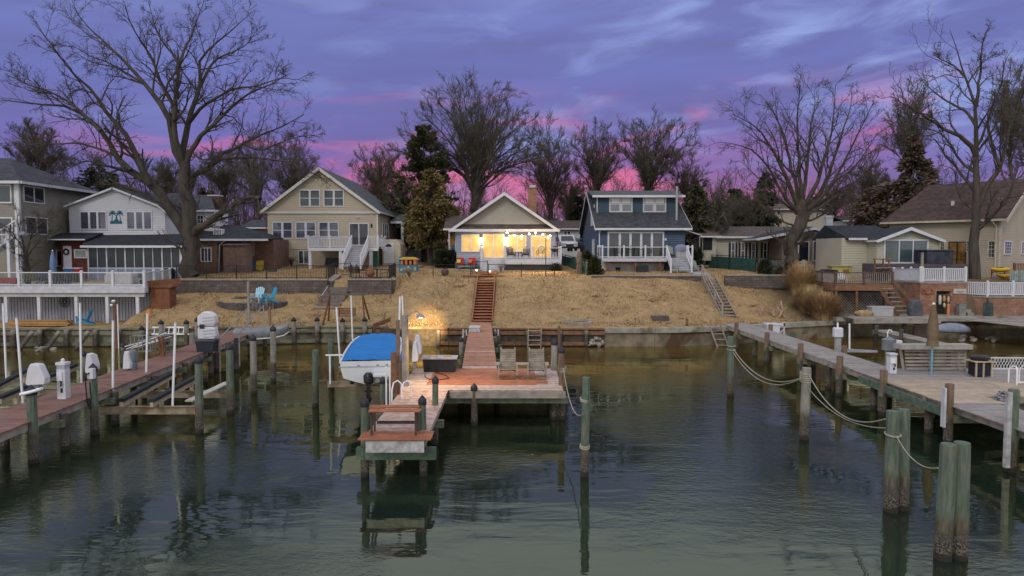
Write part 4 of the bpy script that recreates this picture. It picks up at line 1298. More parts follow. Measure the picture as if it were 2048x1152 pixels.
prism_part(nh, 'side_gable', [(0, ze), (yb_, ze), (yr, zr_ - .3)], 'x', xl + .002, xr - .002, siding('slate_grey_siding', (.075, .082, .105), .18, .06))
rl, rr_ = X(1189, Y) - L.x, X(1381, Y) - L.x
sl = (zr_ - ze) / (yr + .4)
m = MB()
m.prism([(-.4, ze), (yr, zr_), (yb_ + .5, ze), (yb_ + .5, ze - .2), (yr, zr_ - .2), (-.4, ze - .2)], 'x', rl, rr_)
ro = m.build('roof', ROOFD, nh, loc=(0, 0, 0))
for xx in (rl - .04, rr_ + .003):
 m = MB(); m.prism([(-.42, ze - .02), (yr, zr_ - .02), (yb_ + .52, ze - .02), (yb_ + .52, ze - .26), (yr, zr_ - .30), (-.42, ze - .26)], 'x', xx, xx + .037); m.build('rake_board', WHITE, ro, loc=(0, 0, 0))
box_part(nh, 'gutter', (rl, -.53, ze - .22, rr_, -.405, ze - .04), WHITE)
Ydm = 64.6
yd_ = Ydm - Y
zd0, zd1 = Z(426, Ydm) - L.z, Z(392, Ydm) - L.z
d0, d1 = X(1191, Ydm) - L.x, X(1352, Ydm) - L.x
m = MB(); m.prism([(yd_, zd0 - .5), (yd_, zd1 + .05), (yr, zr_ - .22), (yr, zd0 - .5)], 'x', d0, d1); do_ = m.build('dormer', S_TEAL, nh, loc=(0, 0, 0))
m = MB(); m.prism([(yd_ - .45, zd1 + .06), (yr + .1, zr_ + .06), (yr + .1, zr_ - .12), (yd_ - .45, zd1 - .12)], 'x', X(1184, 64.2) - L.x, X(1368.6, 64.2) - L.x); dr_ = m.build('dormer_roof', ROOFG, nh, loc=(0, 0, 0))
box_part(nh, 'dormer_gutter', (X(1184, 64.2) - L.x, yd_ - .57, zd1 - .16, X(1368.6, 64.2) - L.x, yd_ - .453, zd1 + .04), WHITE)
laps(nh, 0, -.3, ze - .2, lambda z: (xl, xr), .2, S_NAVY)
laps(nh, yd_, zd0 - .2, zd1 - .1, lambda z: (d0, d1), .22, S_TEAL, 'dormer_boards')
z6 = lambda x, y: (1100 + x / 5.12, 360 + y / 5.12)
for a, c_ in ((616, 826), (960, 1170)):
 p, q = z6(a, 184), z6(c_, 318)
 pwin(nh, Ydm, p[0], p[1], q[0], q[1], cols=2, rows=2, glass=mat('soft_grey_glass', (.14, .145, .16), .1, .2, 1, spec=.7), frame=mat('grey_white_casing', (.42, .42, .45), .5, .05), fw=.13, gaps=.26, blind=.42)
m = MB(); m.tube([(d0 + .12, yd_ - .1, zd1 - .1), (d0 + .12, yd_ - .06, zd1 - .4), (d0 + .12, yd_ - .06, zd0)], .05, 6); m.build('dormer_downspout', WHITE, nh, loc=(0, 0, 0))
m = MB(); m.tube([(xl + .05, -.3, ze - .2), (xl + .02, -.08, ze - .5), (xl + .02, -.08, .1)], .05, 6); m.build('downspout', WHITE, nh, loc=(0, 0, 0))
p, q = z6(604, 545), z6(1150, 785)
pwin(nh, Y, p[0], p[1], q[0], q[1], cols=5, glass=mat('dim_room_glass', (.035, .042, .045), .06, .4, .5, spec=.8), name='patio_door', fw=.14, gaps=.16)
p = z6(1180, 608); x = X(p[0], Y) - L.x; z = Z(p[1], Y) - L.z
box_part(nh, 'wall_box', (x - .08, -.07, z - .1, x + .08, -.003, z + .1), WHITE)
window(nh, 3.5, 6.0, ze + .4, ze + 2.2, xl, face='-x', rows=1, frame=WHITE, glass=BLIND)
window(nh, 3.6, 4.8, .6, 2.7, xl, face='-x', rows=1, frame=WHITE, glass=BLIND, name='side_door')
cx = X(1355, 62.6) - L.x
m = MB(); yc = 1.1; zc0 = Z(446, 63) - L.z
m.lathe((cx, yc, zc0 - .5), [(.13, 0), (.13, Z(372, 63) - zc0 - L.z + .5)], 12); fl = m.build('flue_pipe', GREYM, nh, smooth=True, loc=(0, 0, 0))
m = MB(); m.lathe((cx, yc, zc0 - .1), [(.34, 0), (.3, .1), (.2, .25), (.2, .32)], 12); m.build('flashing', ALU, fl, smooth=True, loc=(0, 0, 0))
m = MB(); m.lathe((cx, yc, Z(372, 63) - L.z), [(.2, 0), (.22, .1), (.22, .28), (.12, .36)], 12); m.build('flue_cap', BLACK, fl, smooth=True, loc=(0, 0, 0))
Yd = 59.0; yd = Yd - Y
dz = Z(516, Yd) - L.z
dl, dr = X(1205, Yd) - L.x, X(1385, Yd) - L.x
s0_, s1_ = X(1334, Yd) - L.x, X(1374, Yd) - L.x
zg = Z(543, 57.4) - L.z
m = MB(); deck_boards(m, dl, dr, yd, -.02, dz, .14); m.build('deck_boards', GREYDECK, nh, loc=(0, 0, 0))
box_part(nh, 'deck_fascia', (dl - .03, yd - .06, dz - .30, s0_, yd - .005, dz - .02), WHITEW)
box_part(nh, 'foundation', (dl + .05, yd + 1.2, -.5, s0_, yd + 1.3, dz - .05), mat('white_foundation', (.50, .50, .50), .8, .12, 2))
for px in (1216, 1272, 1321):
 x = X(px, Yd) - L.x
 box_part(nh, 'deck_post', (x - .1, yd + .1, -.5, x + .1, yd + .3, dz - .045), BROWNWOOD)
box_part(nh, 'deck_beam', (dl + .6, yd + .3, dz - .45, s0_, yd + .42, dz - .25), BROWNWOOD)
railing(nh, [(dl, -.1, dz), (dl, yd + .05, dz), (s0_, yd + .05, dz)], .95, 1.7, bal=.12, bt=.014, balm=BLACK, postw=.13)
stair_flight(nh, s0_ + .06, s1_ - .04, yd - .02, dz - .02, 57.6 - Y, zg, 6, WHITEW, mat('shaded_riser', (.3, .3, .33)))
for x in (s0_, s1_ + .02):
 m = MB(); a = Vector((x, yd + .05, dz + .95)); b = Vector((x, 57.5 - Y, zg + .95))
 m.bar(a, b, .08, .07); m.bar(a - Vector((0, 0, .78)), b - Vector((0, 0, .78)), .06, .06); m.box(x - .07, 57.43 - Y, zg - .2, x + .07, 57.57 - Y, zg + 1.05); m.box(x - .07, yd, dz, x + .07, yd + .13, dz + 1.05)
 for i in range(1, 12):
  q = a.lerp(b, i / 12); m.box(q.x - .01, q.y - .01, q.z - .78, q.x + .01, q.y + .01, q.z)
 m.build('stair_rail', WHITE, nh, loc=(0, 0, 0))
railing(nh, [(s1_ + .1, yd + .05, dz), (dr, yd + .05, dz), (dr, -.1, dz)], .95, 1.7, bal=.12, bt=.014, balm=BLACK, postw=.13)
Y = 57.0
L = Vector((X(236, Y), Y, 3.6))
wh = thing('white_house', 'white upper storey with two triple windows above dark hip-roofed screened porch', 'house', L)
xl, xr = X(141, Y) - L.x, X(332, Y) - L.x
z1 = lambda x, y: (x / 5.12, 300 + y / 5.12)
zt = Z(410, Y) - L.z; zap = Z(376, Y) - L.z; zbo = Z(470, Y) - L.z
xm = X(233, Y) - L.x
m = MB(); m.prism([(xl, zbo - .3), (xr, zbo - .3), (xr, Z(423, Y) - L.z), (X(321, Y) - L.x, zt), (xm, zap), (xl, zt)], 'y', 0, 9.5); m.build('wall', S_WHITE, wh, loc=(0, 0, 0))
m = MB(); m.prism([(xl - .25, zt - .05), (xm, zap + .1), (X(322, Y) - L.x, zt + .06), (xr + .25, Z(424, Y) - L.z), (xr + .25, Z(424, Y) - L.z - .12), (X(321, Y) - L.x, zt - .06), (xm, zap - .02), (xl - .25, zt - .17)], 'y', -.3, 10); m.build('roof', ROOFN, wh, loc=(0, 0, 0))
m = MB(); m.prism([(xl - .27, zt - .1), (xm, zap + .05), (X(322, Y) - L.x, zt), (xr + .26, Z(425, Y) - L.z), (xr + .26, Z(425, Y) - L.z - .12), (X(321, Y) - L.x, zt - .13), (xm, zap - .12), (xl - .27, zt - .25)], 'y', -.34, -.303); m.build('rake_board', WHITE, wh, loc=(0, 0, 0))
laps(wh, 0, zbo, zt - .1, lambda z: (xl, xr), .18, S_WHITE)
laps(wh, 0, zt - .1, zap - .35, tri(xl, X(321, Y) - L.x, zt - .1, xm, zap - .15), .18, S_WHITE, 'gable_boards')
for a, c_ in ((842, 1096), (1316, 1560)):
 p, q = z1(a, 638), z1(c_, 806)
 pwin(wh, Y, p[0], p[1], q[0], q[1], cols=3, glass=GLASSB, fw=.09, gaps=.12)
p = z1(1200, 690)
ex, ez = X(p[0], Y) - L.x, Z(p[1], Y) - L.z
m = MB()
def fan(cx_, cz_, n_, r_, a0_, a1_, w_):
 for i in range(n_):
  a = a0_ + (a1_ - a0_) * i / (n_ - 1)
  m.prism([(cx_, cz_), (cx_ + r_ * .6 * math.cos(a) - w_ * math.sin(a), cz_ + r_ * .6 * math.sin(a) + w_ * math.cos(a)), (cx_ + r_ * math.cos(a), cz_ + r_ * math.sin(a) - .06), (cx_ + r_ * .6 * math.cos(a) + w_ * math.sin(a), cz_ + r_ * .6 * math.sin(a) - w_ * math.cos(a))], 'y', -.045 - .001 * i, -.005)
fan(ex - .28, ez + .3, 7, .34, -.3, 3.5, .05); fan(ex + .30, ez + .3, 7, .34, -.3, 3.5, .05)
m.prism([(ex - .30, ez + .3), (ex - .26, ez + .3), (ex - .30, ez - .3), (ex - .37, ez - .3)], 'y', -.04, -.006)
m.prism([(ex + .28, ez + .3), (ex + .32, ez + .3), (ex + .40, ez - .3), (ex + .33, ez - .3)], 'y', -.04, -.006)
m.prism([(ex - .45, ez - .28), (ex + .45, ez - .28), (ex + .5, ez - .5), (ex - .5, ez - .5)], 'y', -.05, -.007)
m.prism([(ex - .2, ez - .28), (ex + .22, ez - .28), (ex + .12, ez - .12), (ex + .08, ez + .06), (ex - .02, ez + .05), (ex - .06, ez - .14)], 'y', -.042, -.004)
m.lathe((ex + .03, -.03, ez + .05), [(.0, 0), (.06, .05), (.0, .12)], 8)
m.build('palm_emblem', mat('teal_blue_emblem', (.012, .10, .16), .5, .1), wh, loc=(0, 0, 0))
Yp = 53.6; yp = Yp - Y
pl_, pr_ = X(176, Yp) - L.x, X(361, Yp) - L.x
zf = Z(491, Yp) - L.z
m = MB(); m.add([(pl_ - .3, yp - .3, zf), (pr_ + .2, yp - .3, zf), (pr_ + .2, .6, zf + .05), (pr_ - 1.6, .02, Z(468, 56.9) - L.z), (xl + 1.4, .02, Z(470, 56.9) - L.z), (pl_ - .3, .0, zf)], [(0, 1, 3, 4), (1, 2, 3), (0, 4, 5)]); m.build('porch_roof', ROOFN, wh, loc=(0, 0, 0))
box_part(wh, 'porch_gutter', (pl_ - .35, yp - .42, zf - .17, pr_ + .3, yp - .31, zf), WHITE)
zs0, zs1 = Z(536, Yp) - L.z, zf - .16
n = 10
m = MB()
for i in range(n + 1):
 x = pl_ + (pr_ - pl_) * i / n
 w = .05 if i % 2 == 0 else .025
 m.box(x - w, yp - .03, -.3, x + w, yp + .03, zs1)
m.box(pl_, yp - .025, zs0 - .05, pr_, yp + .025, zs0 + .03)
so = m.build('porch_screen', mat('grey_white_frame', (.45, .46, .50), .5, .08), wh, loc=(0, 0, 0))
m = MB(); m.box(pl_ + .05, yp + .005, zs0, pr_ - .05, yp + .02, zs1); m.build('mesh', mat('dark_screen', (.014, .018, .027), .35, .5, .8, spec=.6), so, loc=(0, 0, 0))
m = MB(); m.box(pl_ + .05, yp - .02, -.3, pr_ - .05, yp + .015, zs0 - .05); m.build('kick_panel', mat('blue_grey_panel', (.17, .20, .27), .6, .12, 2), so, loc=(0, 0, 0))
box_part(wh, 'porch_corner', (pr_ - .05, yp - .1, -.6, pr_ + .14, yp + .08, zf - .17), WHITE)
box_part(wh, 'lower_wall', (pl_ - 3.0, 1.0, -.4, xr, 9, Z(470, 57) - L.z - .3), BRICK)
Ye = 55.2; ye = Ye - Y
x0, x1 = X(122, Ye) - L.x, X(176, Ye) - L.x
box_part(wh, 'entry_wall', (x0, ye, -.4, x1, ye + .3, Z(482, Ye) - L.z), mat('dark_red_boards', (.11, .03, .026), .8, .2, 2))
m = MB(); m.slab([(X(100, 54.6) - L.x, ye - .8, Z(479, 54.6) - L.z), (x1 + .3, ye - .8, Z(479, 54.6) - L.z), (x1 + .3, ye + 1.6, Z(466, 57) - L.z), (X(120, 57) - L.x, ye + 1.6, Z(466, 57) - L.z)], .14); m.build('entry_roof', ROOFN, wh, loc=(0, 0, 0))
box_part(wh, 'entry_fascia', (X(99, 54.6) - L.x, ye - .88, Z(480, 54.6) - L.z - .02, x1 + .3, ye - .81, Z(478, 54.6) - L.z), WHITE)
p, q = z1(650, 990), z1(735, 1150)
dx0, dx1 = X(p[0], Ye) - L.x, X(q[0], Ye) - L.x
m = MB(); m.box(dx0, ye - .06, -.2, dx1, ye - .005, Z(492, Ye) - L.z); dro = m.build('door', WHITE, wh, loc=(0, 0, 0))
wc = Vector((X(133.5, Ye) - L.x, ye - .1, Z(503.5, Ye) - L.z))
m = MB(); m.tube([(wc.x + .2 * math.cos(a), wc.y, wc.z + .2 * math.sin(a)) for a in [2 * math.pi * k / 14 for k in range(15)]], .07, 6, caps=False); m.build('wreath', mat('dark_wreath', (.04, .025, .02), .9, .5, 20), dro, loc=(0, 0, 0))
p, q = z1(775, 1030), z1(880, 1095)
pwin(wh, Ye, p[0], p[1], q[0], q[1], glass=mat('pale_grey_glass', (.22, .25, .26), .1), fw=.1)
Yr = 62.0; y_ = Yr - Y
m = MB(); m.box(xr - .1, y_, 2.4, X(430, Yr) - L.x, y_ + 3, Z(419, Yr) - L.z); m.build('rear_wall', S_WHITE, wh, loc=(0, 0, 0))
m = MB(); m.slab([(xm, y_ - .4, Z(420, Yr) - L.z), (X(436, Yr) - L.x, y_ - .4, Z(420, Yr) - L.z), (X(425, 66) - L.x, y_ + 4, Z(391, 66) - L.z), (xm, y_ + 4, Z(386, 66) - L.z)], .2); m.build('rear_roof', ROOFD, wh, loc=(0, 0, 0))
box_part(wh, 'rear_gutter', (xr, y_ - .5, Z(422, Yr) - L.z - .08, X(436, Yr) - L.x, y_ - .41, Z(420, Yr) - L.z), WHITE)
z2 = lambda x, y: (300 + x / 5.12, 300 + y / 5.12)
p, q = z2(496, 674), z2(552, 752); pwin(wh, Yr, p[0], p[1], q[0], q[1], glass=GLASSD, grid=(2, 2), cols=1)
Y = 60.0
L = Vector((X(465, Y), Y, 4.0))
kh = thing('brick_bungalow', 'low brick bungalow with dark hip roof between the big tree and beige house', 'house', L)
xl, xr = X(392, Y) - L.x, X(533, Y) - L.x
ze = Z(478, Y) - L.z
box_part(kh, 'wall', (xl, 0, -.4, X(435, Y) - L.x, 6, ze), BRICKO)
box_part(kh, 'recessed_wall', (X(435, Y) - L.x, 1.8, -.4, xr, 6, ze), BRICK)
m = MB(); zq = Z(451, 64) - L.z
m.add([(xl - .3, -.4, ze), (xr + .3, -.4, ze), (xr - .6, 7, ze + .2), (X(478, 64) - L.x, 4, zq), (X(400, 64) - L.x, 4, zq + .2), (xl - 2.5, 7, ze)], [(0, 1, 3, 4), (1, 2, 3), (0, 4, 5)])
m.build('roof', ROOFN, kh, loc=(0, 0, 0))
box_part(kh, 'gutter', (xl - .3, -.52, ze - .16, xr + .3, -.405, ze + .01), WHITE)
p, q = z2(528, 1008), z2(622, 1135); pwin(kh, Y, p[0], p[1], q[0], q[1], cols=3, glass=GLASSB, fw=.09)
for a, c_ in ((945, 985), (1030, 1070)):
 p, q = z2(a, 940), z2(c_, 1085)
 box_part(kh, 'shutter_panel', (X(p[0], 61.8) - L.x, 1.7, Z(q[1], 61.8) - L.z, X(q[0], 61.8) - L.x, 1.79, Z(p[1], 61.8) - L.z), mat('cream_panel', (.36, .33, .28), .7))
m = MB(); x = X(438, Y) - L.x; m.tube([(x + .7, -.4, ze - .15), (x + .1, -.1, ze - .5), (x, -.1, 0)], .05, 6); m.build('downspout', WHITE, kh, loc=(0, 0, 0))
cx, cy = X(434, 66) - L.x, 5.5
box_part(kh, 'chimney', (cx - .5, cy, ze, cx + .5, cy + .8, Z(393, 66) - L.z), mat('sooty_brick', (.085, .05, .04), .9, .3, 5, .4))
box_part(kh, 'chimney_cap', (cx - .56, cy - .06, Z(393, 66) - L.z, cx + .56, cy + .86, Z(390.5, 66) - L.z), mat('grey_white_casing', (.42, .42, .45)))
p = at(438, 472, 61.2)
ac = thing('air_conditioner', 'white air conditioner unit on the bungalow roof', 'air conditioner', p)
m = MB(); m.box(-.38, -.3, 0, .38, .3, .62); m.build('casing', WHITE, ac)
m = MB()
for k in range(5):
 m.box(-.3 + k * .13, -.33, .08, -.24 + k * .13, -.301, .54)
m.build('grille', mat('grey_gearbox', (.17, .18, .2)), ac)
m = MB(); m.box(-.36, -.28, -.25, -.3, .28, 0); m.box(.3, -.28, -.25, .36, .28, 0); m.build('bracket', BLACK, ac)
sh = at(466, 478, 58.6)
shd = thing('shed', 'weathered brown wooden shed standing before the brick bungalow', 'shed', (sh.x, 58.6, 3.8))
m = MB(); m.box(-.85, 0, 0, 1.0, 1.6, Z(489, 58.6) - 3.8); m.build('wall', mat('faded_brown_boards', (.17, .11, .09), .85, .25, 3, .4, 20), shd)
m = MB(); m.slab([(-1.0, -.15, Z(490, 58.6) - 3.8), (1.15, -.15, Z(490, 58.6) - 3.8), (1.1, 1.7, Z(485, 60) - 3.8), (-.9, 1.7, Z(485, 60) - 3.8)], .08); m.build('roof', ROOFB, shd)
Y = 52.0
L = Vector((X(41, Y), Y, 3.5))
gh = thing('grey_house', 'large grey-green two-storey house with hip roof at the left edge', 'house', L)
zE = Z(363.5, Y) - L.z
box_part(gh, 'wall', (-14, 0, -1, 0, 9, zE), S_GREY)
m = MB(); e = .5
zrg = Z(316, 56) - L.z
m.add([(-15, -e, zE), (e, -e, zE), (e, 9 + e, zE), (-15, 9 + e, zE), (-3.6, 4.2, zrg), (-14, 4.2, zrg + .3), (-15, 4.2, zrg + .3)], [(0, 1, 4, 5, 6), (1, 2, 4), (2, 3, 6, 5, 4), (0, 3, 2, 1)])
m.build('roof', shingles('slate_shingles', (.05, .052, .06), .25), gh, loc=(0, 0, 0))
box_part(gh, 'gutter', (-15, -e - .13, zE - .18, e, -e - .004, zE + .02), WHITE)
box_part(gh, 'side_gutter', (e + .004, -e, zE - .18, e + .13, 9 + e, zE + .02), WHITE)
box_part(gh, 'corner_board', (-.3, -.03, -1, .03, .2, zE - .02), WHITE)
for b, d in ((368, 532), (702, 860)):
 p, q = z1(-120, b), z1(132, d); pwin(gh, Y, p[0], p[1], q[0], q[1], cols=2, glass=GLASSG, fw=.1)
zz = lambda py, y: Z(py, y) - L.z
window(gh, .55, 2.75, zz(404, 53.5), zz(375, 53.5), 0, face='+x', cols=2, glass=GLASSD, fw=.08)
window(gh, .65, 3.0, zz(467, 53.5), zz(436, 53.5), 0, face='+x', cols=2, glass=GLASSD, fw=.08)
window(gh, 5.9, 6.5, zz(438, 58.5), zz(408, 58.5), 0, face='+x', glass=GLASSD, fw=.1)
window(gh, 4.1, 4.7, zz(531, 56.8), zz(502, 56.8), 0, face='+x', glass=GLASSD, fw=.1, name='side_door')
m = MB(); m.tube([(.06, -.06, zE - .1), (.06, -.06, -.5)], .05, 6); m.build('downspout', WHITE, gh, loc=(0, 0, 0))
m = MB(); a = Vector((X(-12, 50.5) - L.x, -1.5, zz(502, 50.5))); b = Vector((X(45, 50.5) - L.x, -1.5, zz(466, 50.5)))
m.bar(a, b, 1.0, .3); m.bar(a + Vector((0, -.55, .9)), b + Vector((0, -.55, .9)), .08, .1)
for i in range(9):
 q = a.lerp(b, i / 8); m.box(q.x - .02, q.y - .57, q.z, q.x + .02, q.y - .53, q.z + .9)
for x in (28, 45):
 x = X(x, 50.5) - L.x; m.box(x - .1, -2.1, -.8, x + .1, -1.95, zz(474, 50.5) + .7)
m.build('outside_stair', WHITE, gh, loc=(0, 0, 0))
Y = 70.0
L = Vector((X(1560, Y), Y, 4.0))
rh = thing('ranch_house', 'long low cream ranch house with shuttered windows and gabled glass porch', 'house', L)
z7 = lambda x, y: (1400 + x / 5.12, 340 + y / 5.12)
xl, xr = X(1430, Y) - L.x, X(1570, Y) - L.x
ze = Z(473, Y) - L.z
box_part(rh, 'wall', (xl, 0, -.4, xr + 2, 8, ze), S_CREAM)
m = MB(); m.prism([(-.4, ze), (4, Z(453, 74) - L.z), (8.5, ze), (8.5, ze - .15), (4, Z(453, 74) - L.z - .15), (-.4, ze - .15)], 'x', xl - .5, X(1640, 72) - L.x); m.build('roof', ROOFB, rh, loc=(0, 0, 0))
box_part(rh, 'gutter', (xl - .5, -.52, ze - .17, xr + .3, -.405, ze), WHITE)
for cxx in (337, 437, 545, 665, 768):
 p, q = z7(cxx - 14, 748), z7(cxx + 14, 905)
 o = pwin(rh, Y, p[0], p[1], q[0], q[1], rows=2, glass=GLASSD, fw=.08)
 for s_ in (-1, 1):
  x = X(z7(cxx + s_ * 28, 0)[0], Y) - L.x
  m = MB(); m.box(x - .16, -.06, Z(q[1], Y) - L.z, x + .16, -.004, Z(p[1], Y) - L.z + .05); m.build('shutter', mat('black_shutter', (.018, .018, .02), .6), rh, loc=(0, 0, 0))
 m = MB(); x = (X(p[0], Y) + X(q[0], Y)) / 2 - L.x; m.box(x - .5, -.35, Z(q[1], Y) - L.z - .35, x + .5, -.08, Z(q[1], Y) - L.z - .1); m.build('flower_box', DARKP, rh, loc=(0, 0, 0))
laps(rh, 0, -.3, ze - .1, lambda z: (xl, xr), .2, S_CREAM)
Yg = 66.0; yg = Yg - Y
gl_, gr_ = X(1512, Yg) - L.x, X(1692, Yg) - L.x
wl_ = X(1596, Yg) - L.x; wr_ = X(1684, Yg) - L.x
zg_ = Z(476, Yg) - L.z; zpk = Z(454, Yg) - L.z; xpk = X(1624, Yg) - L.x
box_part(rh, 'side_wall', (X(1560, Yg + 1) - L.x, yg + .5, -.4, wl_ + .1, 0, zg_), mat('taupe_shingle_wall', (.22, .175, .14), .8, .2, 5))
m = MB(); m.prism([(wl_, -.4), (wr_, -.4), (wr_, zg_ - .05), (xpk + 0, zpk - .18), (wl_, zpk - .4)], 'y', yg, 0); m.build('porch_wall', mat('taupe_shingle_wall', (.22, .175, .14)), rh, loc=(0, 0, 0))
gable_roof(rh, gl_, gr_, zg_, xpk, zpk, yg - .45, 4, ROOFN, WHITE, .14, board=.22, name='porch_roof')
for a, b, c_, d in ((1012, 738, 1108, 935), (1164, 735, 1366, 925)):
 p, q = z7(a, b), z7(c_, d)
 pwin(rh, Yg, p[0], p[1], q[0], q[1], cols=1 if a < 1100 else 2, glass=GLASSD if a < 1100 else GLASSB, fw=.1, name='glass_door')
A = [z7(1175, 640), z7(1175, 690), z7(1345, 690)]
m = MB(); m.prism([(X(p[0], Yg) - L.x, Z(p[1], Yg) - L.z) for p in A], 'y', yg - .04, yg - .004); tw = m.build('gable_window', GLASSD, rh, loc=(0, 0, 0))
m = MB()
P3 = [Vector((X(p[0], Yg) - L.x, yg - .05, Z(p[1], Yg) - L.z)) for p in A]
for a, b in ((0, 1), (1, 2), (2, 0)):
 m.bar(P3[a], P3[b], .06, .1)
m.build('frame', WHITE, tw, loc=(0, 0, 0))
cx = X(1658, 69) - L.x
box_part(rh, 'chimney', (cx - .32, -1, ze, cx + .32, -.4, Z(435, 69) - L.z), WHITEW)
box_part(rh, 'chimney_top', (cx - .38, -1.06, Z(435, 69) - L.z, cx + .38, -.34, Z(431, 69) - L.z), WHITEW)
m = MB(); m.lathe((cx, -.7, Z(431, 69) - L.z), [(.16, 0), (.16, .12), (.2, .16), (.02, .3)], 8); m.build('chimney_cowl', BLACK, rh, loc=(0, 0, 0))
Y = 57.5
L = Vector((X(1815, Y), Y, 3.6))
yh = thing('yellow_house', 'pale yellow single-storey house with gabled sliding glass front at right', 'house', L)
z8 = lambda x, y: (1700 + x / 5.876, 340 + y / 5.876)
xl, xr = X(1752, Y) - L.x, X(1878, Y) - L.x
zg_ = Z(478, Y) - L.z; zpk = Z(455, Y) - L.z
m = MB(); m.prism([(xl, -.4), (xr, -.4), (xr, zg_), (0, zpk - .12), (xl, zg_)], 'y', 0, 5.5); m.build('wall', S_YELLOW, yh, loc=(0, 0, 0))
gable_roof(yh, X(1749, Y) - L.x, X(1882, Y) - L.x, zg_ - .05, 0, zpk + .05, -.45, 5.5, ROOFN, WHITE, .14, board=.24)
laps(yh, 0, -.2, zg_ - .1, lambda z: (xl, xr), .2, S_YELLOW)
wl_ = X(1683, 59.0) - L.x
box_part(yh, 'wing_wall', (wl_, 1.5, -.4, xl, 6.5, Z(476, 59.0) - L.z), S_YELLOW)
m = MB(); m.prism([(1.1, Z(476, 59.0) - L.z), (5.5, Z(451, 63) - L.z), (8, Z(476, 59.0) - L.z), (8, Z(476, 59.0) - L.z - .15), (1.1, Z(476, 59.0) - L.z - .15)], 'x', X(1690, 59) - L.x, X(1800, 59) - L.x); m.build('wing_roof', ROOFN, yh, loc=(0, 0, 0))
laps(yh, 1.5, -.2, Z(477, 59.0) - L.z - .1, lambda z: (wl_, xl), .2, S_YELLOW, 'wing_boards')
box_part(yh, 'wing_gutter', (X(1692, 59) - L.x, 1.0, Z(477, 59.0) - L.z - .14, xl - .2, 1.095, Z(476, 59.0) - L.z), WHITE)
p, q = z8(412, 832), z8(900, 1082); pwin(yh, Y, p[0], p[1], q[0], q[1], cols=3, glass=mat('sea_green_glass', (.05, .075, .085), .06, .5, .4, spec=.8), fw=.12, name='sliding_door')
p, q = z8(232, 842), z8(280, 962); window(yh, X(p[0], 59.0) - L.x, X(q[0], 59.0) - L.x, Z(q[1], 59.0) - L.z, Z(p[1], 59.0) - L.z, 1.5, rows=2, glass=GLASSD)
box_part(yh, 'vent', (X(z8(640, 0)[0], Y) - L.x, -.05, Z(473.5, Y) - L.z, X(z8(700, 0)[0], Y) - L.x, -.004, Z(462.5, Y) - L.z), mat('grey_vent', (.26, .28, .28)))
m = MB(); m.bar((-.25, -.1, Z(460.5, Y) - L.z), (.25, -.1, Z(460.5, Y) - L.z), .1); m.lathe((-.2, -.2, Z(462, Y) - L.z), [(.03, 0), (.08, .12)], 8); m.lathe((.2, -.2, Z(462, Y) - L.z), [(.03, 0), (.08, .12)], 8); m.build('flood_lamp', GREYM, yh, loc=(0, 0, 0))
for xx in (xl + .02, xr - .02):
 m = MB(); m.tube([(xx, -.3, zg_ - .1), (xx, -.08, zg_ - .4), (xx, -.08, 0)], .05, 6); m.build('downspout', mat('cream_panel', (.36, .33, .28)), yh, loc=(0, 0, 0))
wA, wB = Vector((33.7, 62.7)), Vector((39.0, 56.0))
d2 = (wB - wA).normalized()
ang = math.atan2(d2.y, d2.x)
L = Vector((wB.x, wB.y, 3.6))
th_ = thing('tan_house', 'large tan house with steep rust-brown roof at the right edge', 'house', L, ang)
zE = Z(438, 56) - L.z
zR = 11.45 - L.z
len_ = (wB - wA).length
box_part(th_, 'wall', (-len_, 0, -.6, 0, 11, zE), S_TAN)
m = MB(); m.prism([(-.0, zE), (11, zE), (5.5, zR + .15)], 'x', -len_ + 2, -.01); m.build('gable', S_TAN, th_, loc=(0, 0, 0))
m = MB()
o_ = .45
m.add([(-len_ - .6, -o_, zE), (.5, -o_, zE), (.5, 5.5, zR + .45), (-len_ + 1.0, 5.5, zR + .45), (-len_ - .6, 11 + o_, zE), (.5, 11 + o_, zE)], [(0, 1, 2, 3), (0, 3, 4), (3, 2, 5, 4)])
mo = m.build('roof', ROOFR, th_, loc=(0, 0, 0))
so_ = mo.modifiers.new('Solid', 'SOLIDIFY'); so_.thickness = .12; so_.offset = -1
box_part(th_, 'gutter', (-len_ - .6, -o_ - .14, zE - .16, .5, -o_ - .005, zE), mat('cream_trim', (.42, .38, .30), .5))
m = MB(); m.prism([(-o_, zE), (5.5, zR + .45), (5.5, zR + .12), (-o_, zE - .33)], 'x', .505, .56); m.build('rake_board', MATS['cream_trim'], th_, loc=(0, 0, 0))
box_part(th_, 'corner_board', (-.12, -.03, -.6, .03, .1, zE - .02), MATS['cream_trim'])
m = MB(); m.tube([(-.5, -.5, zE - .15), (-.3, -.1, zE - .6), (-.3, -.08, -.3)], .06, 6); m.build('downspout', MATS['cream_trim'], th_, loc=(0, 0, 0))
laps(th_, 0, -.5, zE - .1, lambda z: (-len_, -.13), .2, S_TAN)
def lw(px):
 d = ray(px, 500)
 A_ = np.array([[d2.x, -d.x], [d2.y, -d.y]]); b_ = np.array([-wB.x, -wB.y])
 s_, k_ = np.linalg.solve(A_, b_)
 return s_, (wB + d2 * s_).y
for p0_, p1_, t0, t1, kind in ((1882, 1888, 483, 503, 'n'), (1978, 1989, 483, 514, 'n'), (1934, 1940, 482, 502, 'n')):
 s0, y0 = lw(p0_); s1, y1 = lw(p1_)
 window(th_, s0, s1, Z(t1, y0) - L.z, Z(t0, y0) - L.z, 0, rows=2, glass=GLASSG, fw=.09, grid=(2, 4), frame=MATS['cream_trim'])
s0, y0 = lw(1899); s1, y1 = lw(1931)
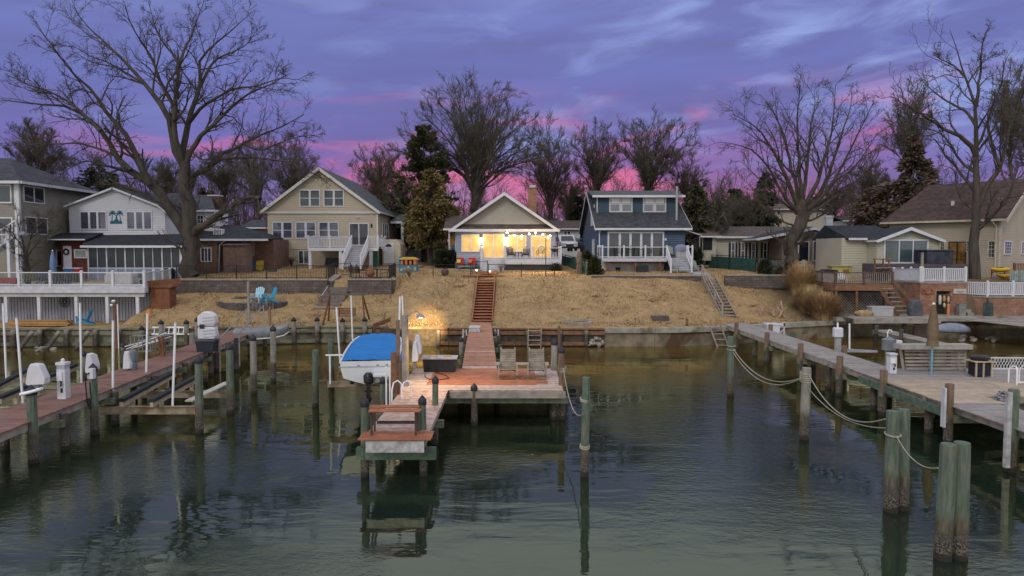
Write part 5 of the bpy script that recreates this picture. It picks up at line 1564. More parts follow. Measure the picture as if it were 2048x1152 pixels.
window(th_, s0, s1, .1, Z(485, y0) - L.z, 0, cols=2, rows=2, glass=mat('amber_door_glass', (.20, .11, .035), .2, .5, .8), frame=BLACK, name='patio_door')
window(th_, .9, 2.4, Z(507, 57) - L.z, Z(484, 57) - L.z, 0.0, face='+x', grid=(3, 4), glass=GLASSB, fw=.1)
window(th_, 5, 6.5, Z(507, 57) - L.z, Z(484, 57) - L.z, 0.0, face='+x', grid=(3, 4), glass=GLASSB, fw=.1)
pv = (-4.2, 1.9, zE + (zR + .45 - zE) * 2.35 / 5.95)
box_part(th_, 'roof_vent', (pv[0] - .1, pv[1] - .1, pv[2] - .05, pv[0] + .1, pv[1] + .1, pv[2] + .35), WHITE)
def simple_house(name, label, pxl, pxr, py_e, py_r, py_b, Y, wm_, rm_, wins=(), depth=7, gable=False, group=None):
 L = Vector(((X(pxl, Y) + X(pxr, Y)) / 2, Y, Z(py_b, Y)))
 t = thing(name, label, 'shed' if 'shed' in name else 'house', L)
 a, b = X(pxl, Y) - L.x, X(pxr, Y) - L.x
 ze = Z(py_e, Y) - L.z
 box_part(t, 'wall', (a, 0, -1, b, depth, ze), wm_)
 if gable:
  zr = Z(py_r, Y) - L.z
  m = MB(); m.prism([(a, ze), (b, ze), ((a + b) / 2, zr - .1)], 'y', .02, depth - .02); m.build('gable', wm_, t, loc=(0, 0, 0))
  gable_roof(t, a - .3, b + .3, ze, (a + b) / 2, zr, -.3, depth + .3, rm_, WHITE, .12, board=.18)
 else:
  zr = Z(py_r, Y + depth / 2) - L.z
  m = MB(); m.prism([(-.4, ze), (depth / 2, zr), (depth + .4, ze), (depth + .4, ze - .14), (depth / 2, zr - .14), (-.4, ze - .14)], 'x', a - .4, b + .4); m.build('roof', rm_, t, loc=(0, 0, 0))
  box_part(t, 'gutter', (a - .4, -.5, ze - .14, b + .4, -.404, ze), WHITE)
 for w in wins:
  pwin(t, Y, *w[:4], glass=GLASSD, fw=.08, cols=w[4] if len(w) > 4 else 1, rows=2)
 return t
simple_house('bungalow', 'small pale bungalow beyond the parked cars right of lit cottage', 1102, 1160, 457, 441, 498, 84, mat('pale_grey_wall', (.40, .40, .40), .8, .08), ROOFB, [(1128, 463, 1140, 474, 2), (1106, 463, 1114, 474)])
t = simple_house('garden_shed', 'white garden shed with dark shutters under the olive evergreen', 813, 880, 478, 462, 509, 80, mat('white_shed_wall', (.60, .60, .62), .7, .06), ROOFN, [(818, 481, 826, 489)], 4)
for px in (815.5, 828.5, 861, 874):
 x = X(px, 80) - t.location.x; box_part(t, 'shutter', (x - .14, -.05, Z(490, 80) - t.location.z, x + .14, -.004, Z(480, 80) - t.location.z), MATS['black_shutter'])
box_part(t, 'door', (X(832, 80) - t.location.x, -.06, -.1, X(844, 80) - t.location.x, -.004, Z(481, 80) - t.location.z), WHITE)
simple_house('two_storey_house', 'beige two-storey house far behind the many-stemmed tree', 1531, 1655, 418, 402, 470, 100, S_CREAM, ROOFB, [(1542, 419, 1548, 429), (1553, 419, 1558, 429)])
t = simple_house('cupola_house', 'small cream hip-roofed turret showing above the yellow house roof', 1687, 1718, 441, 433, 475, 90, mat('pale_grey_wall', (.4, .4, .4)), ROOFD, [(1691, 443, 1695, 447)], 4)
simple_house('gabled_house', 'dim grey gabled house beyond bare shrubs behind navy house', 1420, 1462, 418, 401, 470, 110, mat('dim_grey_wall', (.13, .125, .12), .8, .1), ROOFD, [(1432, 413, 1436, 420)], gable=True)
simple_house('neighbour_house', 'grey house glimpsed between brick bungalow and beige house', 488, 532, 455, 440, 500, 82, mat('dim_grey_wall', (.13, .125, .12)), ROOFD, [])
t = simple_house('storage_shed', 'small shed with dark doorway and brown roof right of navy house', 1404, 1432, 472, 466, 500, 66, MATS['cream_panel'], ROOFB, [], 3)
box_part(t, 'doorway', (X(1406, 66) - t.location.x, -.05, 0, X(1424, 66) - t.location.x, -.004, Z(475, 66) - t.location.z), mat('dark_doorway', (.012, .013, .018), .8))
p = Vector((X(1392, 64), 64, 4.1))
lt_ = thing('lean_to', 'sloping white-edged lean-to roof at right wall of navy house', 'lean-to', p)
m = MB(); m.slab([(X(1370, 64) - p.x, 0, Z(459, 64) - p.z), (X(1404, 64) - p.x, 0, Z(470, 64) - p.z), (X(1404, 66) - p.x, 3, Z(470, 64) - p.z), (X(1370, 66) - p.x, 3, Z(459, 64) - p.z)], .08); m.build('roof', WHITEW, lt_)
m = MB(); m.box(.3, .1, 0, .4, .2, Z(469, 64) - p.z); m.build('post', GREYWOOD, lt_)
def gp(px, py, y0=43.6, y1=80):
 """first ground point along the view ray of a pixel"""
 d = ray(px, py)
 y = y0
 while y < y1:
  p = at(px, py, y)
  if p.z <= hgt(p.x, p.y) + .01:
   return Vector((p.x, p.y, hgt(p.x, p.y)))
  y += .1
 p = at(px, py, y1)
 return Vector((p.x, p.y, hgt(p.x, p.y)))
def M1(name, label, cat, mb, m_, group=None, smooth=False, loc=None):
 return tag(mb.build(name, m_, smooth=smooth, loc=loc), label, cat, group)
GEL = mat('white_gelcoat', (.56, .57, .60), .28, .06, 1.5, spec=.5)
BLUEC = mat('bright_blue_canvas', (.005, .15, .43), .75, .12, 1.2, .35, 5)
bl = Vector((X(735, 24.4), 24.4, 1.16))
brz = math.radians(7.2)
boat = thing('motorboat', 'white motorboat under bright blue cover raised on a lift beside middle dock', 'boat', bl, brz)
ST = [(0, .98, .0, .26, .86), (1.2, 1.02, .0, .26, .88), (2.6, 1.04, .03, .28, .92), (3.8, 1.03, .08, .34, .96), (4.9, .98, .2, .46, 1.0), (5.7, .84, .42, .66, 1.04), (6.15, .5, .75, .9, 1.06)]
m = MB(); vs = []
for y, b_, k, c_, s_ in ST:
 row = [(0, k), (.55 * b_, (k + c_) / 2 + .01), (.9 * b_, c_), (.98 * b_, (c_ + s_) / 2), (b_, s_ - .08), (b_ * 1.035, s_ - .06), (b_ * 1.035, s_), (b_ * .96, s_ - .01)]
 vs += [(x, y, z) for x, z in row] + [(-x, y, z) for x, z in row]
fs = []
for i in range(len(ST) - 1):
 for s_ in (0, 8):
  for j in range(7):
   a = i * 16 + s_ + j
   fs.append((a, a + 1, a + 17, a + 16))
fs.append(tuple(range(0, 8)) + tuple(range(15, 8, -1)))
m.add(vs, fs); m.build('hull', GEL, boat, smooth=True)
m = MB(); vs = []; fs = []
nx = 12
CS = [(.05, 1.0, .87, .02), (.5, 1.03, .88, .10), (1.4, 1.05, .87, .09), (2.6, 1.07, .90, .10), (3.6, 1.06, .94, .10), (4.9, 1.01, 1.0, .07), (5.7, .87, 1.06, .05), (6.2, .52, 1.08, .01)]
for y, b_, s_, cr in CS:
 for i in range(nx + 1):
  t_ = -1 + 2 * i / nx
  zz_ = s_ + cr * (1 - abs(t_) ** 2.2) + .012 * math.sin(9 * t_ + y * 3)
  if i in (0, nx):
   zz_ = s_ - .14
  vs.append((b_ * 1.045 * (t_ if i not in (0, nx) else math.copysign(1.01, t_)), y, zz_))
for i in range(len(CS) - 1):
 for j in range(nx):
  a = i * (nx + 1) + j
  fs.append((a, a + 1, a + nx + 2, a + nx + 1))
m.add(vs, fs); m.build('cover', BLUEC, boat, smooth='all')
m = MB(); m.box(.18, -.55, .38, .95, -.02, .45); m.build('swim_platform', GEL, boat)
m = MB(); m.lathe((0, -.16, .06), [(.1, 0), (.17, .06), (.18, .3), (.1, .4)], 12); m.box(-.07, -.35, -.42, .07, -.08, .1); m.lathe((0, -.2, -.5), [(.03, -.1), (.09, 0), (.09, .12)], 10); m.box(-.14, -.3, -.2, .14, -.12, -.17)
od = m.build('outdrive', mat('black_outdrive', (.014, .014, .017), .35, .2), boat, smooth=True)
m = MB()
for k in range(3):
 a = 2 * math.pi * k / 3; c_, s_ = math.cos(a), math.sin(a)
 m.bar((0, -.36, -.42), (.15 * c_, -.38, -.42 + .15 * s_), .07, .015)
m.build('propeller', BLACK, od)
m = MB()
for x in (-.35, .3, .62):
 m.box(x - .04, -.03, .68, x + .04, .0, .72)
m.build('transom_fitting', GREYM, boat)
m = MB(); m.bar((-1.02, -.012, .66), (1.02, -.012, .66), .02, .03); m.build('rub_rail', ALU, boat)
bt = thing('boat_lift', 'boat lift cradle carrying the covered white motorboat', 'boat lift', bl, brz)
for y in (1.0, 4.3):
 m = MB(); m.box(-1.55, y - .05, -.2, 1.25, y + .05, -.02); m.box(-1.55, y - .09, -.225, 1.25, y + .09, -.201); m.build('cross_beam', MATS['rusty_galvanised_beam'], bt)
for x in (-.62, .62):
 m = MB(); m.box(x - .06, .3, -.019, x + .06, 5.0, .12); m.build('bunk', BUNK, bt)
m = MB(); m.bar((-1.6, .9, .95), (-1.0, .9, .95), .05); m.bar((-1.45, .9, -.1), (-1.45, .9, .95), .05); m.build('side_bracket', PVC, bt)
def motor_cap():
 pass
def post(px, pt_, pb_, z0, w, m_, label, name='post', top=None):
 p = G(px, pb_, z0)
 zt = at(px, pt_, p.y).z
 mm = MB(); mm.box(p.x - w / 2, p.y - w / 2, z0 - .02, p.x + w / 2, p.y + w / 2, zt)
 if top:
  mm.lathe((p.x, p.y, zt), [(w * .75, 0), (w * .75, .03), (.01, .1)], 4)
 return M1(name, label, 'post', mm, m_), p
post(797, 640, 788, 1.2, .11, mat('tan_brown_post', (.20, .125, .085), .8, .25, 6, .4), 'tall squared brown post at right quarter of covered boat')
post(788, 705, 792, 1.2, .16, BROWNWOOD, 'stubby dark brown post at right quarter of covered boat')
lpp = G(811, 772, 1.2)
zt = at(811, 630, lpp.y).z
lpt = thing('lamp_post', 'grey round post with glowing gooseneck lamp on middle dock', 'lamp post', lpp)
m = MB(); m.tube([(0, 0, -3), (0, 0, 1.0), (0, 0, zt - 1.2)], [.13, .12, .11], 12); m.build('post', GREYWOOD, lpt, smooth=True)
lampx = X(841, lpp.y) - lpp.x; lampz = Z(631, lpp.y) - 1.2
m = MB(); m.tube([(.05, -.05, lampz - .35), (.10, -.06, lampz - .05), (.22, -.08, lampz + .12), (lampx - .12, -.08, lampz + .16), (lampx, -.08, lampz + .06)], .022, 8); m.build('arm', GREYM, lpt, smooth=True)
m = MB(); m.lathe((lampx, -.08, lampz - .06), [(.15, 0), (.12, .06), (.05, .12), (.03, .14)], 14); m.build('shade', GREYM, lpt, smooth=True)
m = MB(); m.lathe((lampx, -.08, lampz - .09), [(.02, 0), (.06, .02), (.06, .05)], 12); m.build('bulb', mat('lamp_bulb', (1, .8, .5), .4, 0, 1, emit=((1, .74, .36), 30)), lpt, smooth=True)
def lamp(name, kind, e, col, loc, size=.1, target=None, spot=None, blend=.6):
 l = bpy.data.lights.new(name, kind); l.energy = e; l.color = col
 l.shadow_soft_size = size
 o = bpy.data.objects.new(name, l); scn.collection.objects.link(o); o.location = loc
 if target is not None:
  o.rotation_euler = (Vector(target) - Vector(loc)).to_track_quat('-Z', 'Y').to_euler()
  l.spot_size = math.radians(spot); l.spot_blend = blend
 return o
lamp('DockLamp', 'SPOT', 300, (1, .66, .36), lpp + Vector((lampx, -.08, lampz - .12)), .08, (lpp.x + 1.9, lpp.y - .2, 1.2), 150, .9)
m = MB(); m.box(-.07, .1, zt - 1.5, .07, .26, zt - 1.38); m.build('flood_head', GREYM, lpt)  # made-up housing for the added spot aimed at the bank
lamp('AddedBankSpot', 'SPOT', 75000, (1, .70, .34), lpp + Vector((.0, .4, zt - 1.55)), .06, (X(850, 43.9), 43.9, 1.0), 9.5, 1.0)  # added spot that makes the glow on the bank, not the gooseneck lamp
m = MB()
p = G(795, 794, 1.2)
for dxx in (-.16, .16):
 m.tube([(p.x + dxx, p.y - .1, -.6), (p.x + dxx, p.y - .1, 1.45), (p.x + dxx + .04, p.y, 1.66), (p.x + dxx + .16, p.y + .05, 1.72), (p.x + dxx + .28, p.y + .05, 1.62), (p.x + dxx + .30, p.y + .05, 1.2)], .025, 8)
sl_ = thing('swim_ladder', 'white tubular swim ladder at left side of the finger', 'ladder', p)
m2 = MB(p); m2.v = [(a - p.x, b - p.y, c - p.z) for a, b, c in m.v]; m2.f = m.f; m2.build('side_rails', PVC, sl_, smooth=True)
m = MB(p)
for z in (-.3, 0, .3, .6, .9):
 m.box(p.x - .16, p.y - .14, z, p.x + .16, p.y - .06, z + .04)
m.build('rungs', PVC, sl_)
p = G(777, 800, .9)
m = MB()
for dxx in (-.07, .05):
 m.tube([(p.x + dxx, p.y, 0.2), (p.x + dxx, p.y, at(777, 733, p.y).z)], .03, 8)
M1('pipe', 'pair of upright white pipes beside the swim ladder', 'pipe', m, PVC, smooth=True)
p = Vector((X(878, 26.9), 27.05, 1.2))
bn = thing('storage_bin', 'dark storage bin with pale worn lid at back of the red platform', 'bin', p)
m = MB(); m.prism([(-.60, 0), (.60, 0), (.64, .5), (-.64, .5)], 'y', -.28, .28)
for k in range(9):
 x = -.5 + k * .125; m.box(x - .03, -.295, .04, x + .03, -.281, .46)
m.build('body', DARKP, bn)
m = MB(); m.box(-.68, -.32, .5, .68, .32, .57); m.build('lid', mat('worn_pale_lid', (.40, .40, .42), .6, .3, 5), bn)
m = MB(); m.box(-.42, -.2, .57, -.14, .05, .62); m.box(.16, -.2, .57, .44, .05, .62); m.build('seat_pads', mat('straw_pad', (.42, .30, .16), .9), bn)
p = Vector((X(786, 17.7), 17.75, 1.2))
be = thing('bench', 'small red-topped wooden bench with dark legs at the end of the finger', 'bench', p)
for y, z, x0_, x1_ in ((-.22, .66, -.60, .70), (.24, .66, -.68, .62)):
 m = MB(); deck_boards(m, x0_, x1_, y - .13, y + .13, z, .13); m.build('top_board', REDWOOD, be)
for x in (-.56, .56):
 for y in (-.2, .2):
  m = MB(); m.box(x - .025, y - .025, 0, x + .025, y + .025, .60); m.build('leg', mat('dark_brown_leg', (.06, .04, .035), .7, .2), be)
m = MB(); m.box(-.5, .17, .2, .5, .23, .27)
for x in (-.56, .56):
 m.box(x - .02, -.17, .53, x + .02, .17, .58)
m.build('stretcher', MATS['dark_brown_leg'], be)
def chair_parts(t, m_, x=0.0, w=.56, slats='v'):
 m = MB()
 for k in range(5):
  m.box(x - w / 2, -.42 + k * .11, .36 - k * .028, x + w / 2, -.42 + k * .11 + .095, .385 - k * .028)
 m.build('seat', m_, t)
 m = MB()
 if slats == 'v':
  n = 5
  for k in range(n):
   u = -w / 2 + w * (k + .5) / n
   hh = .78 - .5 * (u / w) ** 2 * 1.2
   m.bar((x + u, .08, .24), (x + u * 1.18, .08 + .36 * hh, .24 + hh), w / n - .015, .022, up=(0, 1, -.4))
 else:
  for k in range(12):
   m.bar((x - w / 2, .06 + k * .024, .3 + k * .062), (x + w / 2, .06 + k * .024, .3 + k * .062), .022, .05)
  for u in (-w / 2 + .03, w / 2 - .03):
   m.bar((x + u, .09, .2), (x + u, .40, 1.06), .05, .03)
 m.build('backrest', m_, t)
def adirondack(m_, label, loc, rz, group=None, scale=1.0):
 key = m_.name
 if key not in ADI:
  t = thing('adirondack_chair', label, 'chair', loc, rz)
  chair_parts(t, m_)
  for s_ in (-1, 1):
   m = MB(); m.box(s_ * .36 - .06, -.50, .53, s_ * .36 + .06, .22, .555); m.build('armrest', m_, t)
   m = MB(); m.bar((s_ * .33, -.42, 0), (s_ * .33, -.42, .53), .04, .09); m.build('front_leg', m_, t)
   m = MB(); m.bar((s_ * .30, -.44, .34), (s_ * .30, .42, .03), .03, .09); m.build('rear_leg', m_, t)
  ADI[key] = t
  if scale != 1:
   t.scale = (scale,) * 3
  if group: t['group'] = group
  return t
 return dup(ADI[key], loc, rz, label, scale if scale != 1 else None, group)
ADI = {}
C_SKY = mat('pale_aqua_plastic', (.30, .52, .62), .5, .06)
C_BLUE = mat('sky_blue_plastic', (.03, .30, .50), .5, .08)
C_BRIGHT = mat('bright_blue_plastic', (.012, .22, .40), .5, .08)
C_SAGE = mat('sage_green_wood', (.27, .30, .26), .7, .1)
C_DARK = mat('charcoal_plastic', (.022, .022, .026), .5, .15)
p = Vector((X(1045, 25.3), 25.6, 1.2))
dc = thing('double_chair', 'double grey slatted dock chair with a joining table on the red platform', 'chair', p)
for x in (-.53, .53):
 chair_parts(dc, mat('grey_slat_wood', (.25, .225, .20), .85, .2, 6, .3, island=.12), x, .58, 'h')
m = MB(); m.box(-.24, -.36, .52, .24, .12, .55); m.build('table', MATS['grey_slat_wood'], dc)
for x in (-.9, .9):
 m = MB(); m.box(x - .07, -.42, .52, x + .07, .22, .55); m.build('armrest', MATS['grey_slat_wood'], dc)
for x in (-.86, -.2, .2, .86):
 m = MB(); m.box(x - .03, -.4, 0, x + .03, -.32, .52); m.bar((x, -.38, .3), (x, .36, .02), .04, .1); m.build('leg', MATS['grey_slat_wood'], dc)
m = MB(); m.box(-.86, -.44, .08, .86, -.405, .16); m.build('stretcher', BROWNWOOD, dc)
pts = [(-3.3, 26.3), (-3.2, 25.6), (-3.0, 25.2), (-2.6, 25.1), (-2.3, 25.4), (-2.45, 25.9), (-2.8, 26.5), (-3.1, 27.0)]
m = MB(); m.tube([(x, y, 1.215) for x, y in pts], .014, 6)
M1('extension_lead', 'dark power lead looping over the boards near the dark bin', 'power lead', m, BLACK, smooth=True)
def ladder(label, a, b, w, n, m_, wvec=(1, 0, 0), r=.03):
 a, b = Vector(a), Vector(b); wv = Vector(wvec) * w / 2
 t = thing('ladder', label, 'ladder', a)
 for s_ in (-1, 1):
  m = MB(a); m.bar(a + wv * s_, b + wv * s_, .05, .09); m.build('side_rail', m_, t)
 m = MB(a)
 for i in range(n):
  q = a.lerp(b, (i + .5) / n); m.bar(q - wv, q + wv, .12 if r > .03 else .04, .04)
 m.build('rungs', m_, t)
 return t
y = bulk(1.6) - .45
ladder('weathered wooden ladder down the dark bulkhead behind the double chair', (X(1068, y), y - .6, -.5), (X(1070, y), y, 1.15), .78, 6, GREYWOOD, r=.05)
y = bulk(X(1438, 45)) - .5
ladder('wooden ladder down the concrete seawall left of the right dock', (X(1446, y), y - .9, -.4), (X(1432, y), y, 1.25), .7, 5, GREYWOOD, r=.05)
zz = 1.0
ladder('white aluminium ladder lying along the left bulkhead', (X(297, 42.4), 42.55, .98), (X(375, 42.4), 42.55, .98), .42, 8, PVC, wvec=(0, .3, .95))
p = G(415, 702, 1.2)
wb = thing('storage_tub', 'dark navy storage tub on the left dock under the white shells', 'tub', p)
m = MB(); m.prism([(-.36, 0), (.36, 0), (.43, .5), (-.43, .5)], 'y', -.3, .3); m.build('body', mat('navy_tub', (.02, .022, .035), .5), wb)
m = MB(); m.box(-.46, -.33, .5, .46, .33, .55); m.build('lid', mat('grey_lid', (.10, .10, .12), .5), wb)
sp_ = thing('moulded_float', 'white ribbed moulded float stood on end on the dark tub', 'float', p + Vector((.05, 0, .55)))
for k, z0 in ((0, .02), (1, .62)):
 m = MB()
 pr = [(-.42, z0), (.36, z0 - .0), (.43, z0 + .18), (.40, z0 + .50), (.2 if k else .36, z0 + (.66 if k else .58)), (-.1 if k else -.38, z0 + (.70 if k else .58)), (-.42, z0 + .45)]
 m.prism(pr, 'y', -.2, .2)
 o = m.build('shell', WHITE, sp_)
 bv = o.modifiers.new('Bevel', 'BEVEL'); bv.width = .06; bv.segments = 3
 m = MB()
 for i in range(3):
  m.bar((-.15, -.215, z0 + .12 + i * .14), (.36, -.215, z0 + .17 + i * .14), .03, .05)
 m.build('rib', mat('grey_white_frame', (.45, .46, .5)), o)
m = MB(); m.box(-.3, -.225, .52, -.08, -.2, .72); m.build('label_plate', mat('navy_tub', (.02, .022, .035)), sp_)
p = G(292, 716, 1.2)
gh_ = thing('crab_pots', 'heap of wire crab pots and poles on left dock', 'fishing gear', p + Vector((-.35, .6, 0)))
m = MB(); R2 = random.Random(5)
for k in range(5):
 x0_, y0_, z0_ = R2.uniform(-.7, .4), R2.uniform(-.5, .7), R2.uniform(0, .4)
 for a in range(4):
  for b_ in range(2):
   m.bar((x0_ + a * .18, y0_, z0_ + b_ * .5), (x0_ + a * .18, y0_ + .5, z0_ + b_ * .5), .018)
   m.bar((x0_, y0_ + a * .16, z0_ + b_ * .5), (x0_ + .54, y0_ + a * .16, z0_ + b_ * .5), .018)
  m.bar((x0_ + a * .18, y0_, z0_), (x0_ + a * .18, y0_, z0_ + .5), .018)
m.build('wire_frames', GREYM, gh_)
m = MB()
for k in range(6):
 a = Vector((R2.uniform(-.9, -.5), R2.uniform(-.3, .5), R2.uniform(.3, .5))); b_ = Vector((R2.uniform(.5, .9), R2.uniform(-.2, .8), R2.uniform(.7, 1.05))); m.bar(a, b_, .035)
m.build('poles', PVC, gh_)
m = MB()
for k in range(9):
 x = .78 + R2.uniform(-.12, .12); y_ = R2.uniform(-.3, .1)
 m.tube([(x - .1, y_, .85), (x, y_, .5), (x + R2.uniform(-.1, .1), y_ - .05, .03)], .03, 5)
m.build('hanging_rope', mat('rusty_rope', (.17, .075, .035), .9), gh_)
p = Vector((X(516, 39.5), 39.5, .95))
sk_ = thing('skiff', 'upturned aluminium skiff hanging beside the head of the left dock', 'skiff', p, math.radians(-82))
m = MB(); vs = []; fs = []
SS = [(-1.3, .62, .0, .05), (0, .66, .0, .05), (.8, .52, .02, .1), (1.35, .25, .12, .2), (1.6, .03, .3, .32)]
for y_, b_, s_, k_ in SS:
 row = [(-b_, s_), (-b_ * .82, s_ + .42), (-b_ * .3, s_ + .52), (0, s_ + .56), (b_ * .3, s_ + .52), (b_ * .82, s_ + .42), (b_, s_)]
 vs += [(x, y_, z) for x, z in row]
for i in range(len(SS) - 1):
 for j in range(6):
  a = i * 7 + j; fs.append((a, a + 1, a + 8, a + 7))
fs.append(tuple(range(7)))
m.add(vs, fs); so2 = m.build('hull', mat('dull_aluminium', (.22, .23, .245), .5, .2, 4, metal=.4), sk_, smooth=True); so2.modifiers.new('Solid', 'SOLIDIFY').thickness = .02
m = MB()
for s_ in (-1, 1):
 m.tube([(s_ * b_ * 1.02, y_, s) for y_, b_, s, k_ in SS], .03, 6)
m.build('gunwale', PVC, sk_, smooth=True)
hr = thing('gangway_rail', 'pair of sloping grey pipe handrails at the head of left dock', 'handrail', G(440, 690, 1.0))
o_ = hr.location
for (a, b_, c_) in (((439, 678), (494, 618), 738), ((478, 666), (527, 611), 718)):
 A = at(a[0], a[1], 33.5); B = at(b_[0], b_[1], 41.5)
 m = MB(o_); m.tube([(A.x, A.y, A.z - 1.6), A, B, (B.x, B.y, B.z - 1.2)], .035, 8); m.build('handrail', GREYM, hr, smooth=True)
def gpost(px, pt_, pb_, w, m_, label, name='post', rnd_=False):
 p = gp(px, pb_)
 zt = at(px, pt_, p.y).z
 mm = MB()
 if rnd_:
  mm.tube([(p.x, p.y, p.z - .3), (p.x, p.y, zt)], [w / 2, w / 2 * .9], 10)
 else:
  mm.box(p.x - w / 2, p.y - w / 2, p.z - .3, p.x + w / 2, p.y + w / 2, zt)
 return M1(name, label, 'post', mm, m_, smooth=rnd_)
gpost(498, 563, 649, .17, GREYWOOD, 'tall weathered wooden pole by the shore below the aqua chairs', 'wooden_pole', True)
gpost(540, 614, 651, .12, mat('tan_brown_post', (.2, .125, .085)), 'short tan post with white tip near the shore below the blue chair')
gpost(1374, 637, 654, .14, BROWNWOOD, 'short rust-brown post standing on the bank above concrete seawall')
gpost(1091.5, 464, 553, .06, BLACK, 'tall thin black pole holding the string lights before the cottage deck', 'light_pole')
p = gp(505, 607)
pt_ = thing('stone_patio', 'half-round grey stone patio with low curved wall under the two blue chairs', 'patio', p)
m = MB(); m.lathe((0, 0, -.5), [(2.25, 0), (2.25, .56)], 28, 1.0, .62); m.build('paving', mat('grey_pavers', (.17, .155, .15), .9, .3, 5, .5, 12), pt_)
m = MB()
for k in range(34):
 a = math.pi * (.98 + 1.04 * k / 33)
 m.boxc = None
 x, y_ = 2.28 * math.cos(a), 2.28 * .62 * math.sin(a)
 m.box(x - .10, y_ - .08, -.42, x + .10, y_ + .08, .10 + .03 * (k % 2))
m.build('edge_stones', mat('dark_edging_stone', (.09, .08, .078), .9, .35, 6, .5, island=.3), pt_)
m = MB()
for k in range(10):
 m.box(-1.9 + k * .2, .55 + k * .05, -.2, -1.9 + k * .2 + .19, .75 + k * .05, .42 if k > 1 else .2 + .1 * k)
m.build('back_wall', STONE, pt_)
p1 = p + Vector((.35, .1, .06)); p2 = p + Vector((1.25, .05, .06))
adirondack(C_SKY, 'pale aqua adirondack chair, left of the pair on the stone patio', p1, math.radians(-12), scale=1.05)
adirondack(C_BLUE, 'sky blue adirondack chair, right of the pair on the stone patio', p2, math.radians(-52), scale=1.05)
pa = gp(693, 645)
sw = thing('swing_frame', 'rust-brown A-frame garden swing with slatted seat near the shore', 'swing', pa)
hw = 1.05; zt = Z(589, pa.y) - pa.z
SWM = mat('rust_stained_wood', (.13, .055, .03), .8, .25, 4, .3)
m = MB(); m.bar((-hw - .15, 0, zt), (hw + .15, 0, zt), .1, .12); m.build('top_beam', mat('teal_brown_beam', (.10, .10, .075), .8, .3, 3), sw)
for s_ in (-1, 1):
 for f_ in (-1, 1):
  m = MB(); m.bar((s_ * (hw + .3), f_ * .75, hgt(pa.x, pa.y + f_ * .75) - pa.z - .1), (s_ * hw, 0, zt), .09, .09); m.build('leg', SWM, sw)
ss_ = .55
m = MB()
for k in range(4):
 m.box(-ss_, -.25 + k * .12, .42, ss_, -.25 + k * .12 + .09, .445)
for k in range(4):
 m.box(-ss_, .24, .52 + k * .11, ss_, .27, .52 + k * .11 + .075)
m.box(-ss_, .22, .42, -ss_ + .06, .28, .95); m.box(ss_ - .06, .22, .42, ss_, .28, .95)
sb = m.build('swing_seat', SWM, sw)
m = MB()
for s_ in (-1, 1):
 m.tube([(s_ * ss_, .1, .45), (s_ * hw * .6, 0, zt)], .012, 5)
m.build('chain', GREYM, sb)
m_ = thing('handrail', 'short white pipe handrail on dark posts beside the garden steps', 'handrail', gp(645, 612))
o_ = m_.location
A = at(643, 592, o_.y); B = at(656, 572, o_.y + 1.8)
for q, zb_ in ((A, o_.z - .1), (B, hgt(B.x, B.y - .5) - .1)):
 m = MB(o_); m.box(q.x - .06, q.y - .06, zb_, q.x + .06, q.y + .06, q.z); m.build('post', BROWNWOOD, m_)
m = MB(o_); m.tube([A, B + Vector((0, 0, .0))], .03, 8); m.build('rail', ALU, m_, smooth=True)
p = gp(760, 652)
m = MB(); m.bar((p.x - .35, p.y - .3, p.z - .05), (p.x + .45, p.y + 1.1, p.z + .2), .1, .45)
M1('retaining_board', 'slanting reddish board holding the lawn edge left of the lamp-lit grass', 'board', m, BROWNWOOD)
def iron_fence(label, pts, h, m_=BLACK, every=2.4, gap=.115, name='iron_fence', mesh=False, rails=2, cat='fence', post_w=.06):
 p0 = Vector(pts[0])
 t = thing(name, label, cat, p0)
 r, ba = MB(p0), MB(p0)
 posts = []
 for a, b in zip(pts, pts[1:]):
  a, b = Vector(a), Vector(b)
  Lh = (b - a).length
  n = max(1, round(Lh / every))
  posts += [a.lerp(b, i / n) for i in range(n + 1)]
  zs = [h - .02, .12] if rails == 2 else [h - .02, h - .16, .1]
  if rails == 1:
   zs = [h - .02]
  for z in zs:
   r.bar(a + Vector((0, 0, z)), b + Vector((0, 0, z)), .03, .035)
  k = int(Lh / gap)
  for i in range(1, k):
   q = a.lerp(b, i / k)
   if mesh:
    dlt = (b - a).normalized() * gap * 4
    for s_ in (-1, 1):
     q2 = q + dlt * s_
     tt = (q2 - a).dot((b - a).normalized())
     if 0 < tt < Lh:
      ba.bar(q + Vector((0, 0, .03)), q2 + Vector((0, 0, h - .05)), .007)
   else:
    ba.box(q.x - .0085, q.y - .0085, q.z + .04, q.x + .0085, q.y + .0085, q.z + h - .02)
 r.build('rails', m_, t)
 ba.build('pickets' if not mesh else 'wire_mesh', m_, t)
 seen = []
 for q in posts:
  if any((q - s_).length < .2 for s_ in seen):
   continue
  seen.append(q)
  k = MB(p0); k.box(q.x - post_w / 2, q.y - post_w / 2, q.z - .1, q.x + post_w / 2, q.y + post_w / 2, q.z + h + .06); k.build('post', m_, t)
 return t
fz = 3.79
fy_ = YW + .1
iron_fence('long black iron picket fence on the grey block wall below the beige house', [(X(352, fy_), fy_, fz), (X(652, fy_), fy_, fz)], .99)
iron_fence('short black iron fence run turning beside the garden steps', [(X(655, fy_), fy_ + .05, fz), (X(669, 53.6), 53.6, fz + .1)], .99)
iron_fence('narrow black iron gate at the head of the garden steps', [(X(673, 53.7), 53.7, 3.9), (X(700, 53.7), 53.7, 3.9)], 1.0, name='garden_gate', cat='gate', every=1.2)
iron_fence('black iron fence around the little terrace right of the garden steps', [(X(703, fy_), fy_, fz), (X(778, fy_), fy_, fz), (X(789, 53.4), 53.4, fz + .1)], .99)
